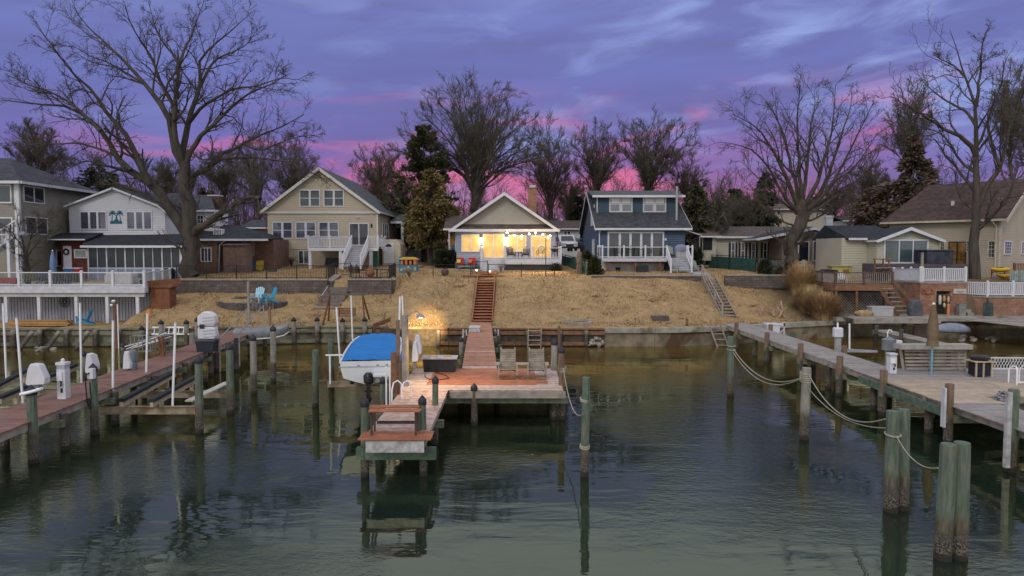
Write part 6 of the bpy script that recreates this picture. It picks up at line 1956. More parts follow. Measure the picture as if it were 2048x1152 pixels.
for k, (px, side) in enumerate(((460, 'left'), (545, 'right'))):
 m = MB(); p = at(px, 541, fy_ - .12); m.prism([(p.x - .28, p.z - .1), (p.x + .28, p.z - .1), (p.x + .33, p.z + .1), (p.x - .33, p.z + .1)], 'y', p.y - .12, p.y + .08)
 M1('fence_planter', 'dark planter box hung on the long iron fence, %s one' % side, 'planter', m, C_DARK)
yc_ = 53.75
gz_ = lambda px: hgt(X(px, yc_), yc_)
iron_fence('thin black chain-link fence on the lawn left of the cottage boardwalk', [(X(791, yc_), yc_, gz_(791)), (X(866, yc_), yc_, gz_(866)), (X(941, yc_), yc_, gz_(941))], .98, every=3.0, gap=.16, mesh=True, rails=1, name='chain_link_fence')
iron_fence('black chain-link gate across the boardwalk before the cottage steps', [(X(943, yc_ + .2), yc_ + .9, 4.0), (X(974, yc_ + .2), yc_ + .9, 4.0)], 1.02, every=1.3, gap=.16, mesh=True, rails=2, name='chain_link_gate', cat='gate')
iron_fence('thin black chain-link fence on the lawn right of the cottage boardwalk', [(X(977, yc_), yc_, gz_(977)), (X(1175, yc_), yc_, gz_(1175))], .98, every=2.8, gap=.16, mesh=True, rails=1, name='chain_link_fence')
def iron_chair(label, loc, rz):
 if 'iron' in ADI:
  return dup(ADI['iron'], loc, rz, label)
 t = thing('patio_chair', label, 'chair', loc, rz)
 m = MB(); m.box(-.26, -.26, .42, .26, .26, .45); m.build('seat', BLACK, t)
 m = MB()
 for k in range(7):
  m.bar((-.24 + k * .08, .25, .45), (-.24 + k * .08, .36, 1.0 - .012 * (k - 3) ** 2), .02)
 m.tube([(-.27, .25, .42), (-.27, .37, .92), (0, .38, 1.05), (.27, .37, .92), (.27, .25, .42)], .022, 6); m.build('backrest', BLACK, t)
 for s_ in (-1, 1):
  m = MB(); m.tube([(s_ * .27, .3, .68), (s_ * .29, -.1, .70), (s_ * .28, -.26, .62), (s_ * .27, -.24, .42)], .022, 6); m.build('armrest', BLACK, t)
  for f_ in (-1, 1):
   m = MB(); m.tube([(s_ * .24, f_ * .24, .42), (s_ * .27, f_ * .28, 0)], .02, 6); m.build('leg', BLACK, t)
 ADI['iron'] = t
 return t
tz = 3.75
iron_chair('black iron patio chair at the left end of the little terrace', (X(709, 52.2), 52.2, tz), math.radians(70))
iron_chair('black iron patio chair left of the copper bowl on the terrace', (X(722, 52.6), 52.6, tz), math.radians(80))
iron_chair('black iron patio chair at right end of the little terrace, facing left', (X(768, 52.3), 52.3, tz), math.radians(-80))
p = Vector((X(740, 52.2), 52.2, tz))
fb = thing('fire_bowl', 'copper-brown chiminea pot between the terrace chairs', 'fire pot', p)
m = MB(); m.lathe((0, 0, .12), [(.12, 0), (.3, .18), (.32, .38), (.2, .62), (.12, .72), (.14, .8)], 16); m.build('pot', mat('terracotta_pot', (.22, .095, .05), .7, .25, 4), fb, smooth=True)
m = MB()
for k in range(3):
 a = 2.1 * k; m.tube([(.2 * math.cos(a), .2 * math.sin(a), .3), (.28 * math.cos(a), .28 * math.sin(a), 0)], .02, 6)
m.build('stand', BLACK, fb)
p = Vector((X(752, 52.9), 53.2, tz))
tb = thing('patio_table', 'dark round patio table behind the chiminea pot', 'table', p)
m = MB(); m.lathe((0, 0, .66), [(.5, 0), (.5, .04)], 20); m.build('table_top', C_DARK, tb)
m = MB(); m.lathe((0, 0, 0), [(.25, 0), (.25, .03), (.04, .06), (.04, .66)], 12); m.build('pedestal', C_DARK, tb)
p = gp(818, 545)
ph = thing('playhouse', 'colourful blue, orange and yellow plastic playhouse left of the cottage', 'playhouse', p)
w = .72
cols_ = (mat('play_blue', (.02, .20, .36), .5, .08), mat('play_yellow', (.50, .34, .06), .5, .1), mat('play_orange', (.42, .14, .06), .5, .1))
m = MB(); m.box(-w, -.5, 0, w, .5, .62); m.build('lower_wall', cols_[0], ph)
m = MB()
for k in range(5):
 m.box(-w + .08 + k * .28, -.53, .14 + .1 * (k % 2), -w + .26 + k * .28, -.501, .34 + .1 * (k % 3))
m.build('blocks', cols_[1], ph)
m = MB()
for k in range(4):
 m.box(-w + .1 + k * .36, -.55, .62, -w + .3 + k * .36, .5, 1.0 + .12 * (k % 2))
m.build('upper_wall', cols_[2], ph)
m = MB(); m.prism([(-w - .1, 1.1), (w + .1, 1.1), (w * .6, 1.3), (-w * .6, 1.3)], 'y', -.6, .55); m.build('roof', cols_[1], ph)
m = MB(); m.box(-w - .12, -.1, 0, -w - .005, .45, 1.35); m.build('slide_tower', cols_[0], ph)
RED = mat('red_cushion', (.34, .018, .025), .8, .12)
def seat(label, px, py, rz, m_=RED, pil=None, s=1.0, name='armchair'):
 p = gp(px, py)
 t = thing(name, label, 'armchair', p, rz)
 m = MB(); m.box(-.36, -.34, .14, .36, .3, .38); m.build('base', mat('grey_wicker', (.10, .11, .12), .9, .3, 20, .5), t)
 m = MB(); m.box(-.33, -.36, .38, .33, .2, .50); m.build('seat_cushion', m_, t)
 m = MB(); m.bar((0, .22, .48), (0, .36, 1.0), .64, .14, up=(0, 1, 0)); m.build('back_cushion', m_, t)
 for q in (-1, 1):
  m = MB(); m.box(q * .36 - .04, -.34, .14, q * .36 + .04, .34, .62); m.build('armrest', MATS['grey_wicker'], t)
  for f_ in (-1, 1):
   m = MB(); m.box(q * .32 - .03, f_ * .28 - .03, 0, q * .32 + .03, f_ * .28 + .03, .14); m.build('leg', MATS['grey_wicker'], t)
 if pil:
  m = MB(); m.bar((-.12, .1, .55), (-.12, .2, .85), .34, .1, up=(0, 1, 0)); m.build('pillow', pil, t)
 return t
LIME = mat('lime_pillow', (.40, .42, .10), .8)
seat('red armchair turned sideways next to the dark bush by the cottage', 884, 535, math.radians(50), pil=mat('tan_pillow', (.45, .33, .2), .8))
seat('red-cushioned wicker seat with lime pillow, left of the two facing the lawn', 920, 538, 0, pil=LIME)
seat('red-cushioned wicker seat with orange pillow, nearest the cottage steps', 944, 538, 0, pil=mat('orange_pillow', (.5, .13, .08), .8))
p = gp(931, 542)
ct = thing('coffee_table', 'small teal coffee table before the red-cushioned seats', 'table', p)
TEAL = mat('teal_paint', (.03, .19, .19), .6)
m = MB(); m.box(-.6, -.25, .38, .6, .25, .43); m.build('table_top', mat('pale_teal_top', (.22, .32, .33), .6), ct)
for x in (-.52, .52):
 for y_ in (-.2, .2):
  m = MB(); m.box(x - .03, y_ - .03, 0, x + .03, y_ + .03, .38); m.build('leg', TEAL, ct)
p = gp(890, 551)
m = MB(); m.lathe(p, [(.16, 0), (.24, .03), (.32, .26), (.28, .46), (.16, .54), (.18, .58)], 18)
M1('urn', 'round brown ceramic urn on the lawn below the red armchair', 'urn', m, mat('brown_ceramic', (.10, .06, .05), .35, .2, 5), smooth=True)
m = MB(); q = gp(925, 540); m.box(q.x - 1.9, q.y - .3, q.z - .02, q.x + 1.7, q.y + 1.6, q.z + .035)
struct(m.build('paving', mat('pale_paving', (.30, .30, .31), .85, .15, 3)))
bx = [z5(*b) for b in ((1303, 540), (1375, 568), (1452, 572), (1528, 551), (1592, 541), (1667, 557), (1742, 570))]
YS = 61.4
pts = [at(px, py - 1.5, YS) for px, py in bx]
sl2 = thing('string_lights', 'string of glowing bulbs hanging over the cottage deck', 'string lights', pts[0])
m = MB(pts[0])
full = [at(z5(1275, 515)[0], z5(1275, 515)[1], YS)] + pts + [at(1091.5, 466, YS - .4)]
m.tube(full, .012, 5); m.build('wire', BLACK, sl2)
for q in pts:
 m = MB(pts[0]); m.lathe(q - Vector((0, 0, .14)), [(.02, 0), (.07, .04), (.07, .09), (.03, .13)], 10); m.build('bulb', mat('string_bulb', (1, .85, .6), .4, 0, 1, emit=((1, .78, .42), 26)), sl2, smooth=True)
for q in pts[::2]:
 lamp('StringBulb', 'POINT', 22, (1, .74, .42), q - Vector((0, .12, .22)), .06)
m = MB(); q = z5(1278, 590); P = at(q[0], 460, 60.6); m.box(P.x - .05, P.y - .05, L.z, P.x + .05, P.y + .05, P.z)
dzc = Z(516.5, 60.4)
adirondack(C_DARK, 'charcoal adirondack chair at left end of the cottage deck', (X(1021, 61.6), 61.7, dzc), math.radians(12))
adirondack(C_DARK, 'charcoal adirondack chair right of the small table on cottage deck', (X(1052, 61.6), 61.7, dzc), math.radians(-12))
p = Vector((X(1037, 61.4), 61.5, dzc))
t = thing('side_table', 'small dark side table between the charcoal chairs on cottage deck', 'table', p)
m = MB(); m.lathe((0, 0, .5), [(.26, 0), (.26, .04)], 14); m.build('table_top', C_DARK, t)
m = MB(); m.lathe((0, 0, 0), [(.2, 0), (.03, .05), (.03, .5)], 10); m.build('leg', C_DARK, t)
iron_chair('black metal chair before the right lit window on cottage deck', (X(1081, 61.6), 61.6, dzc), math.radians(-20))
def kettle(label, p, r=.32, m_=None, covered=False):
 t = thing('grill', label, 'grill', p)
 if covered:
  m = MB(); m.lathe((0, 0, .55), [(.42, 0), (.46, .2), (.42, .42), (.25, .56), (.02, .62)], 16, 1.25, .8); m.build('hood_cover', m_, t, smooth=True)
  m = MB(); m.box(-.45, -.28, .02, .45, .28, .56); m.build('cart', mat('grey_cart', (.34, .34, .34), .6), t)
 else:
  m = MB(); m.lathe((0, 0, .5), [(.05, 0), (r * .8, .1), (r, .27), (r, .29), (r * .8, .46), (.04, .55), (.03, .6)], 16); m.build('kettle', m_ or C_DARK, t, smooth=True)
  for k in range(3):
   a = 2.1 * k + .4; m = MB(); m.tube([(.2 * math.cos(a), .2 * math.sin(a), .58), (.34 * math.cos(a), .34 * math.sin(a), 0)], .02, 6); m.build('leg', BLACK, t)
 return t
kettle('black kettle grill at right end of the cottage deck', Vector((X(1109, 61.4), 61.4, dzc)), .36)
for px, py, s_ in ((953, 549, 'left'), (980, 551, 'right')):
 p = gp(px, py)
 t = thing('path_light', 'small glowing path light on the %s of the cottage boardwalk' % s_, 'path light', p)
 m = MB(); m.tube([(0, 0, 0), (0, 0, .3)], .02, 6); m.build('stake', BLACK, t)
 m = MB(); m.lathe((0, 0, .3), [(.05, 0), (.05, .08)], 8); m.build('lens', GLOW, t)
lamp('PorchFlood', 'SPOT', 1900, (1, .70, .36), (X(1075, 60.2), 60.2, 7.2), .15, (X(1085, 55.5), 55.0, 3.9), 105, .9)
def car(label, p, rz, paint, suv=True):
 t = thing('parked_car', label, 'car', p, rz)
 hgt_ = 1.72 if suv else 1.45
 m = MB()
 pr = [(-2.25, .35), (-2.3, .75), (-2.1, .98), (-1.15, 1.06), (-.55, hgt_ - .12), (-.2, hgt_), (1.5, hgt_ - .02), (2.05, 1.1), (2.2, .95), (2.2, .35)]
 m.prism(pr, 'y', -.88, .88)
 b = m.build('body', paint, t); bv = b.modifiers.new('Bevel', 'BEVEL'); bv.width = .09; bv.segments = 3
 m = MB(); m.add([(-1.16, -.72, 1.09), (-1.16, .72, 1.09), (-.58, .62, hgt_ - .13), (-.58, -.62, hgt_ - .13)], [(0, 1, 2, 3)]); mo = m.build('windscreen', GLASSD, t); sd = mo.modifiers.new('S', 'SOLIDIFY'); sd.thickness = .05; sd.offset = 0
 for s_ in (-1, 1):
  m = MB(); m.prism([(-.95, 1.08), (-.5, hgt_ - .2), (1.4, hgt_ - .14), (1.85, 1.1)], 'y', min(s_ * .85, s_ * .895), max(s_ * .85, s_ * .895)); m.build('side_window', GLASSD, t)
  m = MB(); m.box(-2.32, s_ * .62 - .2, .72, -2.2, s_ * .62 + .2, .86); m.build('headlight', mat('headlamp_glass', (.6, .62, .66), .15, .05), t)
  for x in (-1.4, 1.4):
   m = MB(); m.tube([(x, s_ * .72, .34), (x, s_ * .92, .34)], .34, 16); wo = m.build('wheel', C_DARK, t, smooth=True)
   m = MB(); m.tube([(x, s_ * .90, .34), (x, s_ * .935, .34)], .2, 12); m.build('rim', ALU, wo, smooth=True)
 m = MB(); m.box(-2.33, -.4, .5, -2.24, .4, .72); m.build('grille', C_DARK, t)
 m = MB(); m.box(-2.36, -.85, .3, -2.2, .85, .46); m.build('bumper', C_DARK, t)
 return t
car('white SUV parked nose-out between lit cottage and navy house', (X(1134, 74), 76, Z(502, 74)), math.radians(97), mat('white_car_paint', (.60, .60, .62), .25, .02, spec=.6))
car('dark blue car parked beside the white SUV', (X(1158, 75), 77, Z(503, 75)), math.radians(92), mat('dark_blue_car_paint', (.02, .03, .07), .25, .05, spec=.6), False)
GREENF = mat('green_privacy_slats', (.012, .095, .07), .6, .25, 3)
def slat_fence(label, pts, h, m_=GREENF):
 p0 = Vector(pts[0]); t = thing('privacy_fence', label, 'fence', p0)
 s_ = MB(p0); seen = []
 for a, b in zip(pts, pts[1:]):
  a, b = Vector(a), Vector(b); n = int((b - a).length / .14)
  for i in range(n):
   q = a.lerp(b, (i + .5) / n); d = (b - a).normalized() * .062
   s_.bar(q - d + Vector((0, 0, h / 2 - .1)), q + d + Vector((0, 0, h / 2 - .1)), .02, h - .05 + rnd.uniform(-.02, .02))
  k = max(1, round((b - a).length / 2.6)); seen += [a.lerp(b, i / k) for i in range(k + 1)]
 s_.build('slats', m_, t)
 r = MB(p0)
 for a, b in zip(pts, pts[1:]):
  r.bar(Vector(a) + Vector((0, 0, h)), Vector(b) + Vector((0, 0, h)), .05)
 r.build('top_rail', BLACK, t)
 for q in seen:
  k = MB(p0); k.box(q.x - .03, q.y - .06, q.z - .2, q.x + .03, q.y - .0, q.z + h + .05); k.build('post', BLACK, t)
 return t
A = Vector((X(1124, 72), 72, 4.25)); B = Vector((X(1176, 54.5), 54.5, 3.9))
slat_fence('bright green slatted fence running back between lit cottage and navy house', [A, A.lerp(B, .5), B], 1.2)
A = Vector((X(1412, 67), 67, 4.1)); B = Vector((X(1512, 58.6), 58.6, 3.95))
slat_fence('long green slatted fence running back before the shuttered ranch house', [A, A.lerp(B, .5), B], 1.35, mat('dull_green_slats', (.022, .065, .055), .7, .3, 3))
A = Vector((X(1516, 58.4), 58.4, 3.95)); B = Vector((X(1570, 55.2), 55.2, 3.85))
slat_fence('grey-green slatted fence end beside the many-stemmed tree', [A, B], 1.3, mat('grey_green_slats', (.09, .10, .085), .8, .3, 3))
dzn = Z(516, 59)
adirondack(C_SAGE, 'sage green adirondack chair at right end of the navy house deck', (X(1342, 60.4), 60.6, dzn), math.radians(8))
p = gp(1348, 545); adirondack(C_SAGE, 'sage green adirondack chair on the lawn before the navy house steps', p, math.radians(55))
p = gp(1393, 544); adirondack(C_SAGE, 'sage green adirondack chair on the lawn right of the navy house steps', p, math.radians(40))
kettle('grill under a grey-blue hood cover on navy house deck', Vector((X(1362, 60.2), 60.2, dzn)), m_=mat('grey_blue_cover', (.17, .19, .26), .7, .1), covered=True)
p = gp(1286, 545)
m = MB(); m.prism([(p.x - .46, p.z), (p.x + .46, p.z), (p.x + .48, p.z + .5), (p.x + .3, p.z + .62), (p.x - .3, p.z + .62), (p.x - .48, p.z + .5)], 'y', p.y, p.y + .55)
M1('deck_box', 'black covered box on the grass before the navy house deck', 'box', m, C_DARK)
def table_set(label, p, m_):
 t = thing('dining_set', label, 'table', p)
 m = MB(); m.box(-1.0, -.45, .68, 1.0, .45, .73); m.build('table_top', m_, t)
 for x in (-.9, .9):
  for y_ in (-.38, .38):
   m = MB(); m.box(x - .03, y_ - .03, 0, x + .03, y_ + .03, .68); m.build('leg', m_, t)
 return t
table_set('dark dining table on the navy house deck', Vector((X(1268, 60.8), 60.8, dzn)), C_DARK)
for px, lab in ((1237, 'left end of the dark dining table'), (1262, 'middle of the dark dining table'), (1296, 'right end of the dark dining table')):
 iron_chair('black chair at the %s on navy house deck' % lab, (X(px, 60.2), 60.2, dzn), math.pi)
for px, s_, h_ in ((1236, 'left', .28), (1272, 'middle', .24), (1322, 'right', .35)):
 p = gp(px, 541); m = MB(); m.lathe(p, [(.14, 0), (.2, .05), (.22, h_), (.17, h_)], 12)
 M1('flower_pot', 'dark flower pot against white foundation under navy deck, %s one' % s_, 'pot', m, C_DARK, smooth=True)
def firering(px, py, label):
 p = gp(px, py)
 t = thing('fire_ring', label, 'fire ring', p)
 m = MB()
 for k in range(18):
  a = 2 * math.pi * k / 18; m.box(.75 * math.cos(a) - .13, .75 * math.sin(a) * 1.0 - .13, -.2, .75 * math.cos(a) + .13, .75 * math.sin(a) + .13, .12 + .25 * (math.sin(a) > .2) * .3)
 m.build('stone_ring', SLAB, t)
 m = MB(); m.lathe((0, 0, -.1), [(.62, 0), (.62, .14), (.2, .2)], 16); m.build('ash_bed', mat('ash', (.05, .045, .04), .95, .5, 8, .6), t)
firering(1157, 646, 'stone fire ring sunk in the bank above the dark bulkhead')
p = gp(1321, 640)
m = MB(); m.box(p.x - .52, p.y - .15, p.z - .2, p.x + .52, p.y + .6, p.z + .26); M1('block_planter', 'low grey block planter set in the grassy bank', 'planter', m, STONE)
for k, (px, py, w_, lab) in enumerate(((1420, 535, .9, 'long low log seat at left of the navy house side lawn'), (1437, 529, .6, 'short pale log seat behind the long log'), (1452, 535, .8, 'low log seat nearest the green slatted fence'))):
 p = gp(px, py); m = MB(); m.tube([(p.x - w_, p.y, p.z + .12), (p.x + w_, p.y + .3, p.z + .12)], .13, 8); M1('log_seat', lab, 'log', m, mat('pale_log', (.30, .22, .14), .85, .2), smooth=True)
A = Vector((X(1418, 53), 53.0, 3.75)); B = Vector((X(1462, 46.4), 46.4, 1.3))
ws = thing('stairs', 'weathered grey wooden stairs with left handrail down to the right dock', 'stairs', B)
n = 13
side = Vector((.48, .0, 0))
for i in range(n):
 q = B.lerp(A, (i + .5) / n) - B + Vector((0, 0, .12))
 m = MB(); m.box(q.x - .46, q.y - .15, q.z - .03, q.x + .46, q.y + .15, q.z + .02); m.build('tread', GREYWOOD, ws)
for s_ in (-1, 1):
 m = MB(); m.bar(side * s_ + Vector((0, 0, .08)), A - B + side * s_ + Vector((0, 0, .08)), .05, .24); m.build('stringer', GREYWOOD, ws)
m = MB(); m.bar(-side * 1.05 + Vector((0, 0, 1.0)), A - B - side * 1.05 + Vector((0, 0, 1.0)), .07, .06); m.bar(-side * 1.05 + Vector((0, 0, .6)), A - B - side * 1.05 + Vector((0, 0, .6)), .03, .08)
for e in (0, .33, .66, 1):
 q = (A - B) * e - side * 1.05; m.box(q.x - .045, q.y - .045, q.z - .2, q.x + .045, q.y + .045, q.z + 1.05)
m.build('handrail', GREYWOOD, ws)
m = MB(A)
st3 = thing('garden_steps', 'pale concrete steps at the head of the weathered stairs', 'steps', (X(1416, 53.6), 53.3, 3.6))
for k in range(3):
 m = MB(); m.box(-.75 - k * .12, k * .5, -.2, .65 - k * .12, k * .5 + .55, .16 + k * .14); m.build('tread', mat('pale_paving', (.3, .3, .31)), st3)
m = MB(); m.add([(X(1398, 55), 55, hgt(X(1398, 55), 55) + .06), (X(1428, 55), 55, hgt(X(1428, 55), 55) + .06), (X(1396, 58.5), 58.5, 4.12), (X(1368, 58.5), 58.5, 4.12)], [(0, 1, 2, 3)])
struct(m.build('path', mat('pale_paving', (.3, .3, .31))))
Y = 46.0
L = Vector((X(150, Y), Y, 1.1))
wd = thing('raised_deck', 'large white raised deck over a corrugated grey wall at the left shore', 'deck', L)
zt = 3.5 - L.z
c1 = Vector((X(287, Y), Y, 3.5)) - L
c2 = Vector((X(353, 55.5), 55.5, 3.5)) - L
lft = -14.0
m = MB(); m.add([(lft, 0, zt), (c1.x, 0, zt), (c2.x, c2.y, zt), (lft, c2.y, zt), (lft, 0, zt - .1), (c1.x, 0, zt - .1), (c2.x, c2.y, zt - .1), (lft, c2.y, zt - .1)], [(0, 1, 2, 3), (7, 6, 5, 4), (0, 4, 5, 1), (1, 5, 6, 2), (2, 6, 7, 3), (3, 7, 4, 0)]); m.build('deck_floor', mat('pale_grey_deck', (.36, .36, .38), .7, .12, 2), wd, loc=(0, 0, 0))
m = MB(); m.box(lft, -.08, zt - .42, c1.x + .04, -.005, zt + .02); m.bar(c1 + Vector((.05, 0, -.2)), c2 + Vector((.05, 0, -.2)), .07, .44); m.build('fascia', WHITEW, wd, loc=(0, 0, 0))
m = MB(); m.box(lft, .1, zt - .68, c1.x - .1, .3, zt - .44); m.build('beam', WHITEW, wd, loc=(0, 0, 0))
railing(wd, [(lft, -.02, zt + .02), (c1.x, -.02, zt + .02)], .93, 2.13, bal=.1, bt=.014, balm=GREYM, postw=.15)
railing(wd, [(c1.x + .01, .0, zt + .02), (c2.x, c2.y, zt + .02)], .92, 2.5, bal=.12, bt=.014, balm=GREYM, postw=.14)
for px in (9, 75, 150, 212, 273):
 x = X(px, Y + .2) - L.x; m = MB(); m.box(x - .1, .1, -.1, x + .1, .3, zt - .69); m.build('deck_post', WHITE, wd, loc=(0, 0, 0))
m = MB()
x = lft
while x < c1.x + .25:
 m.box(x, 1.55, -.2, x + .15, 1.60, zt - .45); m.box(x + .15, 1.6, -.2, x + .21, 1.66, zt - .45); x += .21
m.build('corrugated_wall', mat('grey_lavender_panel', (.31, .31, .355), .6, .08, 1.5), wd, loc=(0, 0, 0))
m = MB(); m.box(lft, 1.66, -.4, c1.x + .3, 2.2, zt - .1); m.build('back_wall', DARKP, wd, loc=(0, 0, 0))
m = MB()
R3 = random.Random(2)
ax_, az_ = X(123, 47.4) - L.x, Z(604, 47.4) - L.z
for k in range(9):
 a = 2 * math.pi * k / 9; cx_, cz_ = ax_ + .24 * math.cos(a), az_ + .24 * math.sin(a)
 m.tube([(cx_ + .15 * math.cos(a + t_), 1.5, cz_ + .15 * math.sin(a + t_)) for t_ in [2 * math.pi * j / 10 for j in range(11)]], .016, 5, caps=False)
m.tube([(ax_ + .14 * math.cos(t_), 1.5, az_ + .14 * math.sin(t_)) for t_ in [2 * math.pi * j / 10 for j in range(11)]], .016, 5, caps=False)
m.build('wall_art', mat('blue_black_metal', (.03, .045, .06), .5), wd, loc=(0, 0, 0))
p = Vector((X(323, 47), 47.0, 1.35))
cb = thing('cupboard', 'red-brown vertical board cupboard on legs at the right corner of the white deck', 'cupboard', p)
m = MB()
for k in range(7):
 m.box(-.62 + k * .178, -.35, .28, -.62 + k * .178 + .17, -.3, 2.05)
m.box(-.62, -.29, .28, .62, .6, 2.05); m.build('body', mat('red_brown_stained', (.16, .062, .03), .75, .2, 3, island=.12), cb)
m = MB(); m.box(-.9, -.45, 2.05, .8, .75, 2.13); m.bar((-1.0, -.3, 2.3), (.95, .6, 2.45), .1, .36); m.build('top', MATS['red_brown_stained'], cb)
for x in (-.55, .55):
 m = MB(); m.box(x - .05, -.33, -.3, x + .05, -.23, .28); m.build('leg', BLACK, cb)
p = gp(165, 648) if False else Vector((X(166, 44.6), 44.7, 1.12))
adirondack(C_BRIGHT, 'bright blue adirondack chair under the white deck, facing left', p, math.radians(-75), scale=1.05)
p = Vector((X(76, 44.4), 44.5, 1.1))
m = MB()
for k in range(4):
 for j in range(3):
  m.box(-2.0 + rnd.uniform(0, .15), -.3 + j * .17, k * .09, 2.0 - rnd.uniform(0, .2), -.3 + j * .17 + .15, k * .09 + .07)
M1('timber_stack', 'stack of new yellow-brown boards lying on the left bulkhead', 'timber', m, mat('new_lumber', (.33, .19, .07), .75, .2, 3, island=.2), loc=p)
p = Vector((X(290, 45), 45.2, 1.1))
m = MB(); m.lathe((0, 0, .1), [(.05, 0), (.16, .2), (.17, .55), (.1, .8), (.02, .9)], 10, 1, .3)
M1('kayak_paddle_board', 'small orange float leaning by the deck wall near the cupboard', 'float', m, mat('orange_float', (.48, .17, .06), .6), smooth=True, loc=p)
p = Vector((X(231, 42.2), 42.0, 0))
fp = thing('camera_post', 'brown timber post topped with white floodlights left of the fishing gear', 'post', p)
zt_ = Z(605, 42)
m = MB(); m.tube([(0, 0, -1), (0, 0, zt_)], [.14, .11], 10); m.build('post', BROWNWOOD, fp, smooth=True)
m = MB(); m.lathe((-.05, -.1, zt_), [(.05, 0), (.13, .1), (.05, .16)], 10); m.lathe((-.12, -.2, zt_ - .22), [(.04, 0), (.1, .08), (.04, .14)], 10); m.build('flood_head', PVC, fp, smooth=True)
m = MB(); m.tube([(.18, -.1, -.2), (.18, -.1, zt_ - .1)], .035, 8); m.build('conduit', PVC, fp, smooth=True)
def umbrella_closed(label, p, h, z0, r, mt, pm):
 t = thing('umbrella', label, 'umbrella', p)
 m = MB(); m.tube([(0, 0, 0), (0, 0, h)], .028, 8); m.build('pole', pm, t, smooth=True)
 m = MB(); vs = []; fs = []
 prof = [(r * 1.05, z0), (r * .95, z0 + (h - z0) * .1), (r * .8, z0 + (h - z0) * .17), (r * .98, z0 + (h - z0) * .3), (r * .8, z0 + (h - z0) * .6), (r * .5, z0 + (h - z0) * .85), (r * .15, h)]
 n = 20
 for rr, z in prof:
  for k in range(n):
   a = 2 * math.pi * k / n; q = rr * (1 if k % 2 else .74); vs.append((q * math.cos(a), q * math.sin(a), z))
 for i in range(len(prof) - 1):
  for k in range(n):
   fs.append((i * n + k, i * n + (k + 1) % n, (i + 1) * n + (k + 1) % n, (i + 1) * n + k))
 m.add(vs, fs); m.build('canopy', mt, t, smooth='all')
 m = MB(); m.lathe((0, 0, h - .02), [(.05, 0), (.06, .03), (.01, .08)], 8); m.build('finial', PVC, t)
 m = MB(); m.lathe((0, 0, z0 + (h - z0) * .17), [(r * .84, -.02), (r * .84, .03)], 12); m.build('tie', mt, t)
 return t
umbrella_closed('closed pale blue umbrella on the white deck at left', Vector((X(105, 50.5), 50.5, 3.5)), 2.35, .75, .24, mat('pale_blue_canvas', (.13, .20, .33), .8, .15), GREYM)
umbrella_closed('closed tan-brown patio umbrella on blue pole on the right dock', Vector((X(1871, 26.0), 26.0, 1.2)), Z(608, 26) - 1.2, Z(692, 26) - 1.2, .21, mat('tan_brown_canvas', (.16, .115, .07), .85, .2), mat('sky_blue_pole', (.12, .36, .50), .4))
t = thing('outdoor_table', 'dark glass table below the closed pale blue umbrella', 'table', (X(108, 50), 50.3, 3.5))
m = MB(); m.lathe((0, 0, .68), [(.7, 0), (.7, .04)], 20); m.build('table_top', mat('slate_blue_metal', (.04, .06, .085), .4), t)
for k in range(4):
 a = .8 + k * 1.57; m = MB(); m.tube([(.5 * math.cos(a), .5 * math.sin(a), 0), (.5 * math.cos(a), .5 * math.sin(a), .68)], .025, 6); m.build('leg', MATS['slate_blue_metal'], t)
for px, y, a, lab in ((84, 49.4, 60, 'leftmost dark chair at the umbrella table on the white deck'), (104, 48.9, 170, 'dark chair in front of the umbrella table on the white deck'), (126, 49.5, -70, 'right dark chair at the umbrella table on the white deck')):
 adirondack(mat('slate_blue_sling', (.035, .05, .075), .6, .15), lab, (X(px, y), y, 3.5), math.radians(a), scale=.95)
def cooler(label, px, w, m_, Y=52.6, z=4.15):
 p = Vector((X(px, Y), Y, z)); t = thing('cooler', label, 'cooler', p)
 m = MB(); m.prism([(-w * .46, 0), (w * .46, 0), (w / 2, .36), (-w / 2, .36)], 'y', -.2, .2); m.build('body', m_, t)
 m = MB(); m.box(-w / 2 - .01, -.22, .36, w / 2 + .01, .22, .43); m.build('lid', WHITE, t)
 return t
cooler('blue cooler with white lid on the dark stand by the red door wall', 138, .72, mat('cooler_blue', (.01, .10, .26), .5))
cooler('red cooler with white lid beside the blue cooler', 154.5, .5, mat('cooler_red', (.30, .02, .025), .5))
t = thing('stand', 'dark stand carrying the two coolers on the white deck', 'table', (X(145, 52.6), 52.6, 3.5))
m = MB(); m.box(-.68, -.25, .55, .68, .25, .65); m.build('top', C_DARK, t)
m = MB(); m.box(-.62, -.2, 0, .62, .2, .55); m.build('base', C_DARK, t)
p = Vector((X(238, 48.6), 48.8, 3.5))
t = thing('covered_sofa', 'long low seat under a pale grey cover on the white deck', 'sofa', p)
m = MB(); m.prism([(-.98, 0), (.98, 0), (.95, .62), (.86, .80), (-.86, .82), (-.95, .6)], 'y', -.45, .45); o = m.build('cover', mat('pale_grey_cover', (.40, .385, .36), .85, .1, 2, .4, 6), t); o.modifiers.new('Bevel', 'BEVEL').width = .07
m = MB()
for x in (-.85, .85):
 m.box(x - .05, -.42, -.0, x + .05, -.3, .05)
m.build('feet', C_DARK, t)
p = Vector((X(12, 47.5), 47.6, 3.5))
m = MB(); m.prism([(-1.2, .15), (.62, .12), (.7, .35), (.5, .5), (-1.2, .55)], 'y', -.3, .3); m.box(-1.1, -.2, 0, -1, .2, .15); m.box(.3, -.2, 0, .4, .2, .14)
M1('kayak', 'dull red kayak lying behind the railing at the left frame edge', 'kayak', m, mat('dull_red_kayak', (.22, .035, .035), .5, .15), loc=p)
p = Vector((X(336, 53.5), 53.6, 3.5))
m = MB(); m.prism([(-.42, 0), (.42, 0), (.46, .85), (.3, 1.02), (-.3, 1.02), (-.46, .85)], 'y', -.3, .3)
M1('covered_grill', 'dark covered grill at the right end of the white deck', 'grill', m, mat('navy_black_cover', (.016, .016, .026), .7, .2), loc=p)
